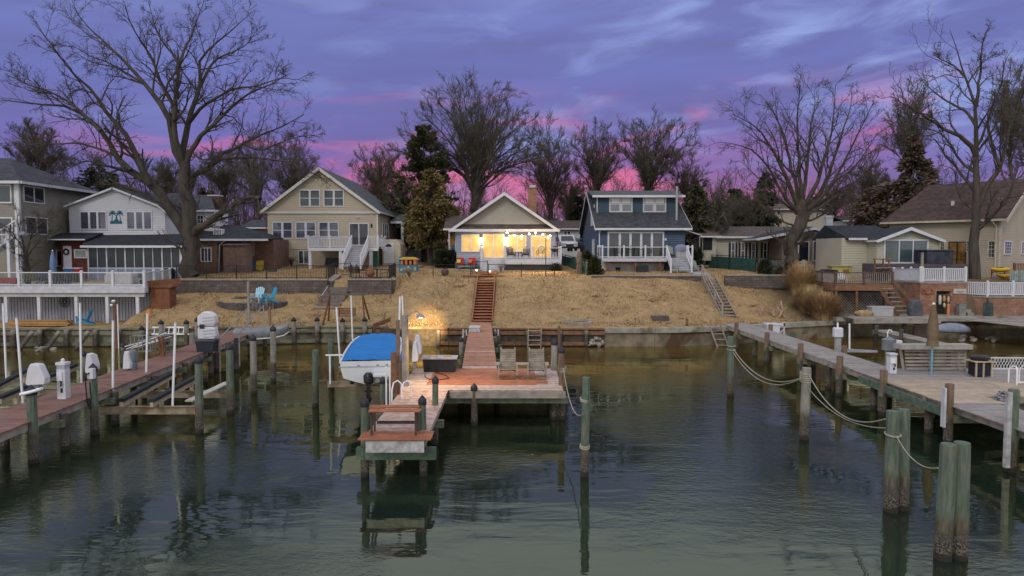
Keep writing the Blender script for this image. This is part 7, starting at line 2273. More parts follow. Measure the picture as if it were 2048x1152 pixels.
for px, y, lab, c_ in ((283, 48.6, 'green potted plant near the deck corner post', (.03, .06, .035)), (305, 50, 'reddish-green potted plant behind the angled deck railing', (.06, .04, .03)), (53, 49, 'yellow-green potted shrub behind the railing at far left', (.12, .11, .03))):
 p = Vector((X(px, y), y, 3.5)); t = thing('potted_plant', lab, 'plant', p)
 m = MB(); m.lathe((0, 0, 0), [(.16, 0), (.22, .3), (.18, .3)], 12); m.build('pot', C_DARK, t, smooth=True)
 m = MB(); R4 = random.Random(px)
 for k in range(260):
  d = Vector((R4.gauss(0, 1), R4.gauss(0, 1), R4.gauss(0, .8))).normalized() * R4.uniform(.1, .34); c = d + Vector((0, 0, .58)); a = Vector((R4.gauss(0, 1), R4.gauss(0, 1), R4.gauss(0, 1))).normalized() * .05; b = Vector((R4.gauss(0, 1), R4.gauss(0, 1), R4.gauss(0, 1))).normalized() * .05
  m.add([c - a, c + b, c + a], [(0, 1, 2)])
 m.build('leaves', mat('leaf_%d' % px, c_, .8, .3, 3, island=.4), t)
for px, c_, lab in ((508, (.02, .06, .10), 'dark blue wheeled bin by the brick bungalow'), (519, (.38, .26, .03), 'yellow wheeled bin by the brick bungalow'), (497, (.03, .035, .035), 'black wheeled bin by the brick bungalow')):
 y = 60.5; p = Vector((X(px, y), y, hgt(X(px, y), y)))
 t = thing('bin', lab, 'bin', p)
 m = MB(); m.prism([(-.22, .06), (.22, .06), (.27, .82), (-.27, .82)], 'y', -.28, .28); m.build('body', mat('bin_%d' % px, c_, .5), t)
 m = MB(); m.box(-.29, -.31, .82, .29, .31, .88); m.build('lid', mat('bin_%d' % px, c_), t)
 for s_ in (-1, 1):
  m = MB(); m.tube([(s_ * .18, .26, .09), (s_ * .24, .26, .09)], .09, 10); m.build('wheel', BLACK, t)
p = Vector((X(668, 64.6), 64.8, 4.4))
m = MB(); m.prism([(-.85, 0), (.85, 0), (.8, .75), (-.7, .8)], 'y', -.4, .4); M1('covered_furniture', 'black covered furniture in the shade below the white deck of beige house', 'furniture', m, C_DARK, loc=p)
p = Vector((X(749, 64), 64.5, 4.4))
m = MB(); m.prism([(-.22, 0), (.22, 0), (.14, 1.5), (0, 1.7), (-.14, 1.5)], 'y', -.2, .2); M1('covered_umbrella', 'green furled cover standing under the beige house deck right of the steps', 'cover', m, mat('sea_green_cover', (.03, .12, .09), .7, .2), loc=p)
Y = 48.0
L = Vector((X(1730, Y), Y, 1.42))
bd = thing('raised_deck', 'brown timber deck on posts with lattice skirt and side stairs at right', 'deck', L)
zd = Z(570, Y) - L.z
a0 = Vector((X(1623, 52.5), 52.5, L.z + zd)) - L
a1 = Vector((X(1672, Y), Y, L.z + zd)) - L
a2 = Vector((X(1787, Y), Y, L.z + zd)) - L
m = MB(); m.add([a0, a1, a2, (a2.x, 5, zd), (a0.x, 5, zd)] + [Vector(q) - Vector((0, 0, .08)) for q in (a0, a1, a2, (a2.x, 5, zd), (a0.x, 5, zd))], [(0, 1, 2, 3, 4), (9, 8, 7, 6, 5), (0, 5, 6, 1), (1, 6, 7, 2), (2, 7, 8, 3), (3, 8, 9, 4), (4, 9, 5, 0)]); m.build('deck_floor', BROWNWOOD, bd, loc=(0, 0, 0))
m = MB(); m.bar(a1 + Vector((0, -.03, -.2)), a2 + Vector((0, -.03, -.2)), .06, .36); m.bar(a0 + Vector((0, 0, -.2)), a1 + Vector((-.04, 0, -.2)), .06, .36); m.build('rim_board', mat('orange_brown_board', (.19, .095, .05), .8, .2, 3), bd, loc=(0, 0, 0))
railing(bd, [tuple(a0), tuple(a1), tuple(a2)], .88, 1.85, m_=mat('dark_brown_rail', (.10, .06, .045), .8, .25), balm=mat('grey_brown_baluster', (.24, .21, .185), .8, .2), bal=.14, bt=.035, cap=False)
for px in (1675, 1717, 1784):
 x = X(px, Y) - L.x; m = MB(); m.box(x - .08, .05, -.3, x + .08, .2, zd - .09); m.build('deck_post', BROWNWOOD, bd, loc=(0, 0, 0))
m = MB(); x0_, x1_ = X(1679, 49.2) - L.x, X(1768, 49.2) - L.x
x = x0_ - 1.6
while x < x1_:
 for s_ in (-1, 1):
  p_ = Vector((x if s_ > 0 else x + 1.6, 1.2 + .012 * s_, -.1)); q_ = Vector((x + 1.6 if s_ > 0 else x, 1.2 + .012 * s_, 1.5))
  def cl(u): return p_.lerp(q_, u)
  ta = max(0, min(1, (x0_ - p_.x) / (q_.x - p_.x))) if q_.x > p_.x else max(0, min(1, (x1_ - p_.x) / (q_.x - p_.x)))
  tb_ = max(0, min(1, (x1_ - p_.x) / (q_.x - p_.x))) if q_.x > p_.x else max(0, min(1, (x0_ - p_.x) / (q_.x - p_.x)))
  if tb_ - ta > .05:
   m.bar(cl(ta), cl(tb_), .04, .02, up=(0, 1, 0))
 x += .2
m.build('lattice', GREYWOOD, bd, loc=(0, 0, 0))
m = MB(); m.box(x0_ - .5, 1.3, -.2, x1_ + .2, 1.36, 1.6); m.build('dark_backing', C_DARK, bd, loc=(0, 0, 0))
sx0, sx1 = X(1769, Y) - L.x, X(1795, Y) - L.x
for i in range(7):
 k = i / 6
 m = MB(); cx_ = X(1776 + 22 * (1 - k), Y) - L.x; zz_ = .12 + k * (zd - .35)
 m.box(cx_ - .42, -1.1 + k * 1.0, zz_ - .04, cx_ + .42, -.8 + k * 1.0, zz_); m.build('stair_tread', GREYWOOD, bd, loc=(0, 0, 0))
for s_ in (-.44, .44):
 m = MB(); m.bar((X(1798, Y) - L.x + s_, -1.0, .02), (X(1776, Y) - L.x + s_, .0, zd - .3), .05, .2); m.build('stair_stringer', BROWNWOOD, bd, loc=(0, 0, 0))
m = MB(); m.bar((X(1812, Y) - L.x, -1.0, .95), (X(1788, Y) - L.x, -.05, zd + .3), .06, .16); m.box(X(1811, Y) - L.x - .05, -1.05, -.1, X(1811, Y) - L.x + .05, -.95, 1.0); m.build('stair_handrail', BROWNWOOD, bd, loc=(0, 0, 0))
Y = 48.3
L = Vector((X(1890, Y), Y, 1.42))
bo_ = thing('brick_boathouse', 'small red brick boathouse with dark doorway and white railed roof terrace', 'boathouse', L)
xl, xr = X(1843, Y) - L.x, X(1936, Y) - L.x
zt = Z(567, Y) - L.z
BB = masonry('block_brick', (.235, .105, .068), (.285, .15, .10), (.16, .11, .085), .42, .2, .012, .35)
d0, d1 = X(1876, Y) - L.x, X(1904, Y) - L.x
dzt = Z(582, Y) - L.z
m = MB(); m.box(xl, 0, -.3, d0, 4, zt); m.box(d1, 0, -.3, xr, 4, zt); m.box(d0, 0, dzt, d1, 4, zt); m.build('wall', BB, bo_, loc=(0, 0, 0))
m = MB(); m.box(d0, .6, -.1, d1, .7, dzt - .01); m.build('door', mat('dark_plank_door', (.055, .042, .035), .8, .3, 3), bo_, loc=(0, 0, 0))
m = MB(); m.box(xl - .06, -.06, zt + .002, xr + .06, 4, zt + .12); m.build('roof_slab', SLAB, bo_, loc=(0, 0, 0))
m = MB(); a = Vector((X(1788, 50.3) - L.x, 2.4, zt - 0)); m.prism([(xl - .002, -.3), (xl - .002, zt), (a.x, zt), (a.x, -.3)], 'y', 2.0, 2.3); m.build('side_wall', mat('brown_rubble', (.115, .09, .075), .9, .35, 3, .6, 8), bo_, loc=(0, 0, 0))
sx_, sz_ = X(1922, Y) - L.x, Z(582.5, Y) - L.z
m = MB(); m.box(sx_ - .44, -.06, sz_ - .16, sx_ + .44, -.004, sz_ + .16); sg = m.build('sign_board', mat('grey_sign', (.42, .40, .36), .7, .1), bo_, loc=(0, 0, 0))
m = MB()
for k in range(10):
 x = -.24 + k * .05; z_ = -.03 + .035 * math.sin(k * .9); x2 = x + .05; z2_ = -.03 + .035 * math.sin((k + 1) * .9)
 m.bar((sx_ + x, -.066, sz_ + z_), (sx_ + x2, -.066, sz_ + z2_), .01, .03)
m.build('wave_mark', C_DARK, sg, loc=(0, 0, 0))
m = MB(); m.tube([(d0 + .05, -.05, dzt - .28), (d1 - .05, -.05, dzt - .26)], .02, 6)
hb = tag(m.build('hanging_rod', mat('pale_plank', (.36, .34, .29)), loc=None), '', '') if False else None
m2 = MB(L * 0)
orn = thing('buoy_string', 'string of old orange and white crab floats hanging in the boathouse doorway', 'buoys', L + Vector((0, -.12, 0)))
m = MB(); m.tube([(d0 + .05, 0, dzt - .28), (d1 - .05, 0, dzt - .26)], .015, 6); m.build('rod', GREYWOOD, orn)
for k, (fx, z0, z1_, r_, c_) in enumerate(((.18, .28, .95, .09, (.45, .46, .42)), (.48, .3, .75, .1, (.40, .20, .08)), (.5, .8, 1.15, .08, (.42, .36, .28)), (.78, .35, .8, .07, (.40, .38, .3)), (.8, .85, 1.75, .1, (.50, .20, .09)))):
 x = d0 + (d1 - d0) * fx
 m = MB(); m.lathe((x, 0, dzt - z1_), [(.02, 0), (r_, .08), (r_, z1_ - z0 - .08), (.02, z1_ - z0)], 10); m.build('float', mat('float_%d' % k, c_, .7, .15), orn, smooth=True)
cr = thing('crab_ornament', 'rusty orange crab-shaped ornament on the boathouse brick left of the doorway', 'ornament', L + Vector((X(1858, Y) - L.x, -.05, Z(586, Y) - L.z)))
RUS = mat('rust_orange', (.26, .10, .04), .8, .3, 6)
m = MB(); m.lathe((0, 0, -.12), [(.05, 0), (.22, .08), (.24, .16), (.1, .25)], 12, 1, .35); m.build('body', RUS, cr, smooth=True)
m = MB()
for s_ in (-1, 1):
 for k in range(4):
  a = -.5 + k * .35; m.tube([(s_ * .2, 0, 0), (s_ * (.34 + .03 * k), -.02, .12 * math.sin(a) + .02), (s_ * (.36 + .02 * k), -.02, -.14 + .1 * k)], .022, 5)
m.build('legs', RUS, cr, smooth=True)
m = MB()
for s_ in (-1, 1):
 m.lathe((s_ * .28, -.02, .16), [(.02, 0), (.07, .06), (.03, .16)], 8)
m.build('claws', RUS, cr, smooth=True)
def vinyl(label, pts, h=.92, closed=False):
 t = thing('vinyl_fence', label, 'fence', pts[0])
 p0 = Vector(pts[0])
 railing(t, [tuple(Vector(q) - p0) for q in pts], h, 1.8, bal=.125, bt=.06, postw=.13)
 return t
zt_ = 1.42 + zt + .13
vinyl('white vinyl picket fence along the front edge of the boathouse roof', [(X(1848, Y), Y + .1, zt_), (X(1935, Y), Y + .1, zt_)])
vinyl('white vinyl picket fence running back left of the boathouse roof', [(X(1789, 53.5), 53.5, 3.55), (X(1845, Y), Y + .15, zt_)])
zr = Z(592, 48) 
ret_wall('tan-red block retaining wall under the white picket fence at right edge', [(31.35, 49.6), (X(1978, 47.9), 47.9), (60, 47.9)], 1.0, zr - .1, .4, masonry('tan_red_block', (.26, .15, .095), (.23, .115, .075), (.15, .11, .085), .45, .2, .012, .35))
vinyl('white vinyl picket fence along the block wall at the right edge', [(31.35, 49.6, zr), (X(1978, 47.9), 47.9, zr), (50, 47.9, zr)], .95)
p = Vector((X(1764, 46.9), 46.9, 1.42))
t = thing('storage_chest', 'pale grey ribbed deck chest under the brown deck stairs', 'chest', p)
m = MB(); m.box(-.72, -.3, 0, .72, .35, .62)
for k in range(3):
 m.box(-.68, -.32, .06 + k * .19, .68, -.301, .06 + k * .19 + .15)
m.build('body', mat('pale_grey_resin', (.36, .36, .37), .6, .08), t)
m = MB(); m.box(-.76, -.35, .62, .76, .39, .70); m.build('lid', MATS['pale_grey_resin'], t)
p = Vector((X(1731, 46.6), 46.6, 1.42))
m = MB(); m.lathe((0, 0, 0), [(.4, 0), (.55, .25), (.52, .35), (.2, .48)], 14, 1.2, .7); M1('straw_bundle', 'tan bundle of rolled matting on the right landing', 'bundle', m, mat('tan_matting', (.30, .21, .11), .9, .3, 6, .5), smooth=True, loc=p)
p = Vector((X(1835, 46.8), 46.9, 1.42))
m = MB(); m.prism([(-.42, 0), (.45, 0), (.40, .9), (.2, 1.15), (-.25, 1.1), (-.42, .6)], 'y', -.3, .3); o = M1('covered_grill', 'bulky dark grey covered grill at the foot of the boathouse wall', 'grill', m, mat('slate_cover', (.075, .08, .09), .8, .25, 2, .5, 5), loc=p); o.modifiers.new('Bevel', 'BEVEL').width = .08
p = Vector((X(1981, 47.2), 47.2, 1.42))
m = MB()
for k in range(7):
 m.box(-.35 + k * .1, -.05, 0, -.35 + k * .1 + .05, .0, 1.0 - .03 * abs(k - 3))
m.box(-.38, -.06, .3, .38, -.051, .36); M1('wall_ornament', 'teal and dark slatted ornament leaning on the block wall', 'ornament', m, mat('teal_dark', (.03, .07, .08), .6, .3, 3), loc=p)
p = Vector((X(1930, 47.6), 47.8, 1.42))
m = MB(); m.box(-.22, -.18, 0, .22, .2, .75); m.box(-.26, -.22, .75, .26, .24, .8); M1('utility_cabinet', 'grey utility cabinet at the right corner of the boathouse', 'cabinet', m, mat('grey_cabinet', (.19, .19, .19), .6), loc=p)
for k in range(5):
 y = 47.7 + k * .3; m = MB(); m.box(X(1940, 47.7) + k * .0, y, 1.42, X(1953, 47.7), y + .3, 1.42 + .2 * (k + 1))
 if k == 0:
  t = thing('stone_stairs', 'narrow grey stone stairs between boathouse and block wall', 'steps', (X(1946, 47.7), 47.7, 1.42)); 
 mm = MB((X(1946, 47.7), 47.7, 1.42)); mm.v = [(a - X(1946, 47.7), b - 47.7, c - 1.42) for a, b, c in m.v]; mm.f = m.f; mm.build('tread', SLAB, t)
Yl = 45.6
m = MB(); deck_boards(m, X(1700, Yl), 27.6, 44.9, 46.6, 1.5, .16)
t = thing('landing_deck', 'weathered plank landing in front of the brown deck at right', 'landing', (24, 45, 1.4))
mm = MB((24, 45, 1.4)); mm.v = [(a - 24, b - 45, c - 1.4) for a, b, c in m.v]; mm.f = m.f; mm.build('boards', GREYWOOD, t)
m = MB(); m.box(X(1700, Yl) - 24, -.16, -.22, 3.6, -.1, .08); m.build('rim', GREYWOOD, t)
for px in (1702, 1756, 1815):
 m = MB(); x = X(px, 45) - 24; m.tube([(x, .1, -2.2), (x, .1, -.02)], .12, 10); m.build('support_pile', P_GREY, t, smooth=True)
A = Vector((X(1768, 43), 43.2, .95)); B = Vector((X(1905, 37.5), 38.0, .75))
t = thing('pier', 'narrow low grey pier slanting out from the right landing', 'pier', A)
d = (B - A); n = int(d.length / .15); nd = d.normalized(); sd_ = Vector((-nd.y, nd.x, 0)) * .5
m = MB()
for i in range(n):
 q = d * (i + .5) / n; m.bar(q - sd_, q + sd_, .135, .035)
m.build('boards', GREYWOOD, t)
m = MB(); m.bar(sd_ * .9 - Vector((0, 0, .14)), d + sd_ * .9 - Vector((0, 0, .14)), .06, .22); m.bar(-sd_ * .9 - Vector((0, 0, .14)), d - sd_ * .9 - Vector((0, 0, .14)), .06, .22); m.build('stringers', GREENWOOD, t)
for e in (.08, .5, .95):
 for s_ in (-1, 1):
  q = d * e + sd_ * s_ * 1.1; m = MB(); m.tube([(0, 0, -2.5), (0, 0, -.9), (0, 0, .65 if s_ < 0 else .1)], .11, 10); m.build('support_pile', P_GREEN, t, smooth=True, loc=(q.x, q.y, -.3))
m = MB(); t = thing('pier', 'plank pier at the right frame edge reaching toward the block wall', 'pier', (33, 40, 1.3))
deck_boards(m, X(1940, 44.5) - 33, 14, -1.5, 6.0, .1, .15, skew=lambda y: -.25 * (y - 6)); m.build('boards', GREYWOOD, t)
m = MB(); m.box(X(1940, 44.5) - 32, -1.55, -.2, 14, -1.5, .05); m.build('rim', GREYWOOD, t)
for x, y_ in ((-.5, 3.5), (1.2, 0), (3.2, -1.2), (6, -1.2)):
 m = MB(); m.tube([(x, y_, -2.6), (x, y_, .0)], .11, 10); m.build('support_pile', P_GREY, t, smooth=True)
p = Vector((X(1908, 44.6), 44.6, .55))
t = thing('inflatable_boat', 'grey-blue upturned dinghy drooping between the right landing and pier', 'dinghy', p, math.radians(-4))
m = MB(); vs = []; fs = []
for i in range(9):
 y_ = -1.1 + i * .275; b_ = .42 * math.sqrt(max(.05, 1 - (y_ / 1.25) ** 2)) 
 for j in range(7):
  a = math.pi * j / 6; vs.append((y_, -b_ * math.cos(a), .55 * math.sin(a) * (b_ / .42) + .15))
for i in range(8):
 for j in range(6):
  fs.append((i * 7 + j, i * 7 + j + 1, (i + 1) * 7 + j + 1, (i + 1) * 7 + j))
m.add(vs, fs); o = m.build('hull', mat('grey_blue_hull', (.18, .20, .25), .6, .15), t, smooth='all'); o.modifiers.new('S', 'SOLIDIFY').thickness = .03
m = MB(); m.tube([(-1.1, -.36, .15), (0, -.44, .12), (1.1, -.36, .15)], .03, 6); m.build('rubbing_strake', C_DARK, t)
for k in range(9):
 rock(Vector((rnd.uniform(28.5, 31.5), rnd.uniform(44.2, 45.6), .15)), rnd.uniform(.7, 1.3), 'pale boulder below the dinghy at the right landing', 'boulders below the right landing')
p = Vector((X(2003, 55), 55.0, 3.75))
def kayak(label, p, m_, s=1.0):
 t = thing('kayak', label, 'kayak', p)
 m = MB(); vs = []; fs = []
 n = 9
 for i in range(n):
  u = -1 + 2 * i / (n - 1); b_ = .36 * (1 - abs(u) ** 2.4) + .03
  for j in range(8):
   a = 2 * math.pi * j / 8; vs.append((u * .9 * s, b_ * math.cos(a), .2 * math.sin(a) * (b_ / .39) + .12 * u * u))
 for i in range(n - 1):
  for j in range(8):
   fs.append((i * 8 + j, i * 8 + (j + 1) % 8, (i + 1) * 8 + (j + 1) % 8, (i + 1) * 8 + j))
 m.add(vs, fs); m.build('hull', m_, t, smooth='all')
 m = MB(); m.lathe((-.1, 0, .15), [(.2, 0), (.24, .05), (.2, .06)], 12, 1.5, .8); m.build('cockpit_rim', C_DARK, t)
 return t
YK = mat('yellow_kayak', (.52, .30, .01), .45, .08)
kayak('yellow kayak resting on a rack at the right edge', p + Vector((0, 0, .6)), YK)
kayak('smaller yellow-orange kayak on the ground below the rack', p + Vector((.1, -.3, .12)), mat('amber_kayak', (.42, .20, .02), .5), .7)
m = MB((0, 0, 0)); 
t = thing('kayak_rack', 'dark low rack holding the yellow kayak', 'rack', p)
m = MB(); m.bar((-.5, -.3, .42), (-.5, .3, .42), .06); m.bar((.5, -.3, .42), (.5, .3, .42), .06); m.build('arm', BROWNWOOD, t)
for x in (-.5, .5):
 m = MB(); m.bar((x, .3, -.05), (x, .3, .6), .06); m.build('post', BROWNWOOD, t)
m = MB(); p = Vector((X(2022, 53.5), 53.5, 3.55)); m0 = MB()
for k in range(14):
 m0.box(k * .17, 0, -.1, k * .17 + .12, .03, .75 + .08 * (k % 2))
M1('board_fence', 'low fence of weathered aqua-grey boards below the yellow kayak', 'fence', m0, mat('aqua_grey_board', (.20, .26, .24), .8, .2, 4, island=.25), loc=p)
sx = Vector((39.6, 56.2, 3.8))
t = thing('raised_deck', 'small red-brown railed deck at the corner of the tan house', 'deck', sx)
m = MB(); m.box(-.3, -1.4, .0, 5, .2, .1); m.build('deck_floor', BROWNWOOD, t)
railing(t, [(-.3, -1.4, .1), (5, -1.4, .1)], .95, 1.8, m_=mat('red_brown_stained', (.16, .062, .03)), bal=.12, bt=.04, cap=False)
for x in (-.2, 2, 4.5):
 m = MB(); m.box(x - .07, -1.35, -.6, x + .07, -1.2, 0); m.build('deck_post', BROWNWOOD, t)
p = Vector((X(1681, 58), 58.0, 3.6))
t = thing('wooden_bar', 'yellow-green wooden garden bar with small square opening behind the brown deck', 'bar', p)
YG = mat('yellow_green_paint', (.34, .30, .10), .7, .15)
m = MB(); m.box(-.85, -.4, 0, .82, .4, .95); m.build('body', YG, t)
m = MB(); m.box(-.95, -.5, .95, .9, .5, 1.02); m.build('counter', YG, t)
m = MB(); m.box(.05, -.43, .35, .55, -.405, .7); m.build('opening', mat('brown_panel', (.17, .10, .05)), t)
p = Vector((X(1662, 53), 53.3, 3.55))
m = MB(); m.prism([(-.85, .3), (.55, .3), (.78, .42), (.45, .85), (-.35, .9), (-.9, .6)], 'y', -.4, .4); m.box(-.6, -.3, 0, .5, .3, .3)
M1('covered_table', 'dark navy covered table on the brown deck', 'table', m, mat('navy_black_cover', (.016, .016, .026)), loc=p)
p = Vector((X(1875, 55.8), 56.2, 4.81))
t = thing('covered_hot_tub', 'dark blue-black covered hot tub before the yellow house glass door', 'hot tub', p)
m = MB(); m.box(-1.05, -.8, 0, 1.05, .9, .95); m.build('shell', mat('wrinkled_navy_cover', (.028, .03, .045), .5, .4, 2, .8, 5), t)
m = MB(); m.box(-1.1, -.85, .95, 1.1, .95, 1.12); o = m.build('cover', MATS['wrinkled_navy_cover'], t); o.modifiers.new('B', 'BEVEL').width = .06
m = MB(); m.box(X(1845, 55) - p.x, -3.5, -.2, X(1851, 55) - p.x, -3.35, 2.0); 
M1('post', 'grey timber post beside the covered hot tub', 'post', MB().box(X(1844, 54), 54, 3.4, X(1848, 54), 54.14, Z(505, 54)), GREYWOOD)
p = Vector((X(1812, 55), 55.0, 3.5))
t = thing('deck_platform', 'low purple-grey timber deck before the yellow house glass door', 'deck', p)
m = MB(); m.box(-2.2, 0, 0, 4.9, 2.4, 1.3); m.build('platform', mat('plum_grey_boards', (.075, .062, .07), .8, .25, 3), t)
p = Vector((X(1764, 54), 54.0, 3.55))
t = thing('potting_frame', 'rough timber frame and bench with plants left of the glass door', 'bench', p)
m = MB()
for x in (-.5, .15, .6):
 m.box(x - .05, 0, 0, x + .05, .1, 1.7)
m.box(-.6, -.02, 1.6, .7, .12, 1.7); m.build('frame', BROWNWOOD, t)
m = MB(); m.box(-.5, -.2, .95, 1.3, .3, 1.0); m.build('shelf', GREYWOOD, t)
for k, (px, y, r_, c_, lab) in enumerate(((1752, 54.5, .42, (.10, .055, .025), 'russet shrub left of the timber frame behind brown deck'), (1770, 54.2, .5, (.09, .06, .03), 'russet bushy shrub under the timber frame behind brown deck'), (1758, 52, .4, (.05, .06, .03), 'dull green plant inside the brown deck railing'))):
 p = Vector((X(px, y), y, 3.5)); m = MB(); R4 = random.Random(k)
 for q in range(500):
  d = Vector((R4.gauss(0, 1), R4.gauss(0, 1), R4.gauss(0, 1))).normalized() * r_ * R4.uniform(.4, 1); c = d + Vector((0, 0, r_)); a = Vector((R4.gauss(0, 1), R4.gauss(0, 1), R4.gauss(0, 1))).normalized() * .05; b = Vector((R4.gauss(0, 1), R4.gauss(0, 1), R4.gauss(0, 1))).normalized() * .05
  m.add([c - a, c + b, c + a], [(0, 1, 2)])
 M1('shrub', lab, 'shrub', m, mat('shrubleaf_%d' % k, c_, .85, .3, 3, island=.4), loc=p)
adirondack(WHITEW, 'white chair on the ranch house porch', (X(1615, 63), 63.2, 4.0), math.radians(20))
adirondack(WHITEW, 'white chair on the brown deck behind its railing', (X(1686, 50.5), 50.6, 3.5), math.radians(-10), scale=.8)
def seat_rail():
 p = Vector((X(1875, 26.9), 26.9, 1.2))
 t = thing('bench_rail', 'long slatted grey rail bench with wide cap along the back of the right platform', 'bench', p)
 x0_, x1_ = X(1812, 26.9) - p.x, X(1945, 26.9) - p.x
 zc = Z(692, 26.9) - 1.2
 m = MB()
 for k in range(6):
  z = .12 + k * (zc - .2) / 6; m.bar((x0_ + .12, 0 + k * .02, z), (x1_ - .1, k * .02, z), .03, .08)
 m.build('slats', GREYWOOD, t)
 m = MB(); m.box(x0_ - .15, -.12, zc - .12, x1_ + .08, .4, zc + .06); m.build('cap', mat('pale_grey_cap', (.30, .28, .25), .8, .15, 3, .3), t)
 for x, dx_ in ((x0_ + .1, -.12), (-.1, 0), (x1_ - .1, .06), (x1_ - .35, .05)):
  m = MB(); m.bar((x, .06, 0), (x + dx_, .16, zc - .1), .09, .09); m.build('post', GREYWOOD, t)
seat_rail()
p = Vector((X(1971, 25.8), 25.9, 1.2))
t = thing('trash_can', 'black trash can in a pale timber frame on the right platform', 'trash can', p)
m = MB(); m.box(-.26, -.24, .05, .26, .24, .56); m.build('bin', mat('navy_black_cover', (.016, .016, .026)), t)
m = MB()
for x in (-.29, -.02, .29):
 m.box(x - .03, -.28, 0, x + .03, -.241, .56)
m.box(-.38, -.32, .56, .38, .32, .60); m.build('frame', TANDECK, t)
m = MB(); m.lathe((0, 0, .6), [(.30, 0), (.32, .04), (.32, .13), (.26, .18), (.03, .2)], 16, 1, .85); m.build('lid', mat('black_bag', (.015, .014, .02), .35, .3, 5), t, smooth=True)
p = Vector((X(1780, 28.3), 28.2, 0))
t = thing('piling_box', 'grey box with white hook on a post behind the right dock', 'utility box', p)
m = MB(); m.box(-.08, -.05, -1, .08, .1, Z(700, 28.2)); m.build('post', GREYWOOD, t)
zz_ = Z(700, 28.2)
m = MB(); m.box(-.2, -.2, zz_, .2, .15, zz_ + .42); m.add([(-.22, -.22, zz_ + .42), (.22, -.22, zz_ + .42), (.22, .17, zz_ + .42), (-.22, .17, zz_ + .42), (0, -.02, zz_ + .56)], [(0, 1, 4), (1, 2, 4), (2, 3, 4), (3, 0, 4), (3, 2, 1, 0)]); m.build('box', mat('grey_gearbox', (.17, .18, .2)), t)
m = MB(); m.tube([(-.05, 0, zz_ + .5), (-.05, 0, zz_ + .72), (0, 0, zz_ + .82), (.08, 0, zz_ + .82), (.12, 0, zz_ + .72)], .02, 6); m.build('hook', PVC, t, smooth=True)
m = MB(); m.box(.2, -.1, zz_ + .3, .5, .1, zz_ + .4); m.build('shelf', PVC, t)
p = Vector((X(1680, 32.5), 32.5, 0)); zs_ = lambda py: Z(py, 32.5)
t = thing('watercraft_lift', 'small grey-white watercraft lift with motor box beside the right dock', 'boat lift', p)
m = MB(); m.box(-.1, -.1, -.8, .12, .1, zs_(676)); m.build('mast', ALU, t)
m = MB(); m.box(-.2, -.16, zs_(675), .2, .16, zs_(655)); o = m.build('motor_box', WHITE, t); o.modifiers.new('B', 'BEVEL').width = .05
m = MB(); m.tube([(-.02, 0, zs_(656)), (-.02, 0, zs_(645))], .04, 8); m.build('top_pipe', PVC, t)
m = MB(); m.prism([(.12, zs_(690)), (.3, zs_(697)), (1.85, zs_(701)), (1.85, zs_(705)), (.12, zs_(704))], 'y', -.05, .05); m.build('arm', ALU, t)
for y_ in (-.2, .55):
 m = MB(); m.bar((.55, y_ + .25, .35), (1.8, y_ - .25, .42), .16, .1); k = m.build('bunk', PVC, t); m = MB(); m.bar((.55, y_ + .25, .42), (1.8, y_ - .25, .49), .05, .05); m.build('pad', BLACK, k)
p = Vector((X(1548, 42), 42.0, 1.2)); p.x += .0
t = thing('bait_tub', 'white square tub beside the right dock near the driftwood', 'tub', Vector((X(1547, 42.3), 42.3, .75)))
m = MB(); m.prism([(-.33, 0), (.33, 0), (.40, .62), (-.40, .62)], 'y', -.28, .28); m.build('body', WHITE, t)
m = MB(); m.box(-.43, -.32, .62, .43, .32, .72); m.build('lid', WHITE, t)
t2 = thing('bracket_frame', 'white braced timber bracket behind the white tub', 'bracket', Vector((X(1566, 43), 43.0, .6)))
m = MB(); m.box(.12, -.04, -.1, .2, .04, .85); m.box(-.5, -.04, .6, .2, .04, .8); m.bar((-.4, 0, -.05), (.15, 0, .4), .06); m.build('frame', WHITEW, t2)
p = gp(1545, 632)
t = thing('driftwood_pile', 'pale driftwood branches piled on the bank behind the white tub', 'driftwood', p)
R5 = random.Random(12)
for k in range(16):
 a = Vector((R5.uniform(-.8, .8), R5.uniform(-.4, .4), R5.uniform(-.1, .1))); b_ = a + Vector((R5.uniform(-.5, .5), R5.uniform(-.3, .5), R5.uniform(.35, 1.25)))
 mid = a.lerp(b_, .5) + Vector((R5.uniform(-.15, .15), 0, R5.uniform(-.1, .1)))
 m = MB(); m.tube([a, mid, b_], [R5.uniform(.05, .1), .055, .02], 7); m.build('branch', mat('pale_driftwood', (.33, .22, .15), .9, .3, 4, .5), t, smooth=True)
p = G(2040, 770, 1.2)
m = MB()
for dxx in (-.12, .25):
 m.tube([(dxx, 0, -.9), (dxx, 0, .5), (dxx + .05, .1, .62), (dxx + .05, .3, .62), (dxx, .4, .5), (dxx, .4, 0)], .025, 8)
m.bar((-.12, 0, -.2), (.25, 0, -.2), .04); m.bar((-.12, 0, .1), (.25, 0, .1), .04)
t = thing('swim_ladder', 'white looped swim ladder at the right frame edge', 'ladder', p); m.build('side_rails', PVC, t, smooth=True)
m = MB(); p0 = Vector((X(1990, 27.4), 27.4, 1.22)); 
for k in range(22):
 for s_ in (-1, 1):
  m.bar((k * .12, 0, .02 if s_ > 0 else .42), (k * .12 + .2, 0, .42 if s_ > 0 else .02), .012)
m.bar((0, 0, .44), (2.8, 0, .44), .03); m.bar((0, 0, .0), (2.8, 0, .0), .03)
M1('net_fence', 'low pale net fence along the back of the right platform', 'fence', m, PVC, loc=p0)
p = G(1990, 807, 1.0)
m = MB()
for k in range(4):
 m.box(-.35 + k * .06, -.1, .0 + k * .07, .35, .15, .05 + k * .07)
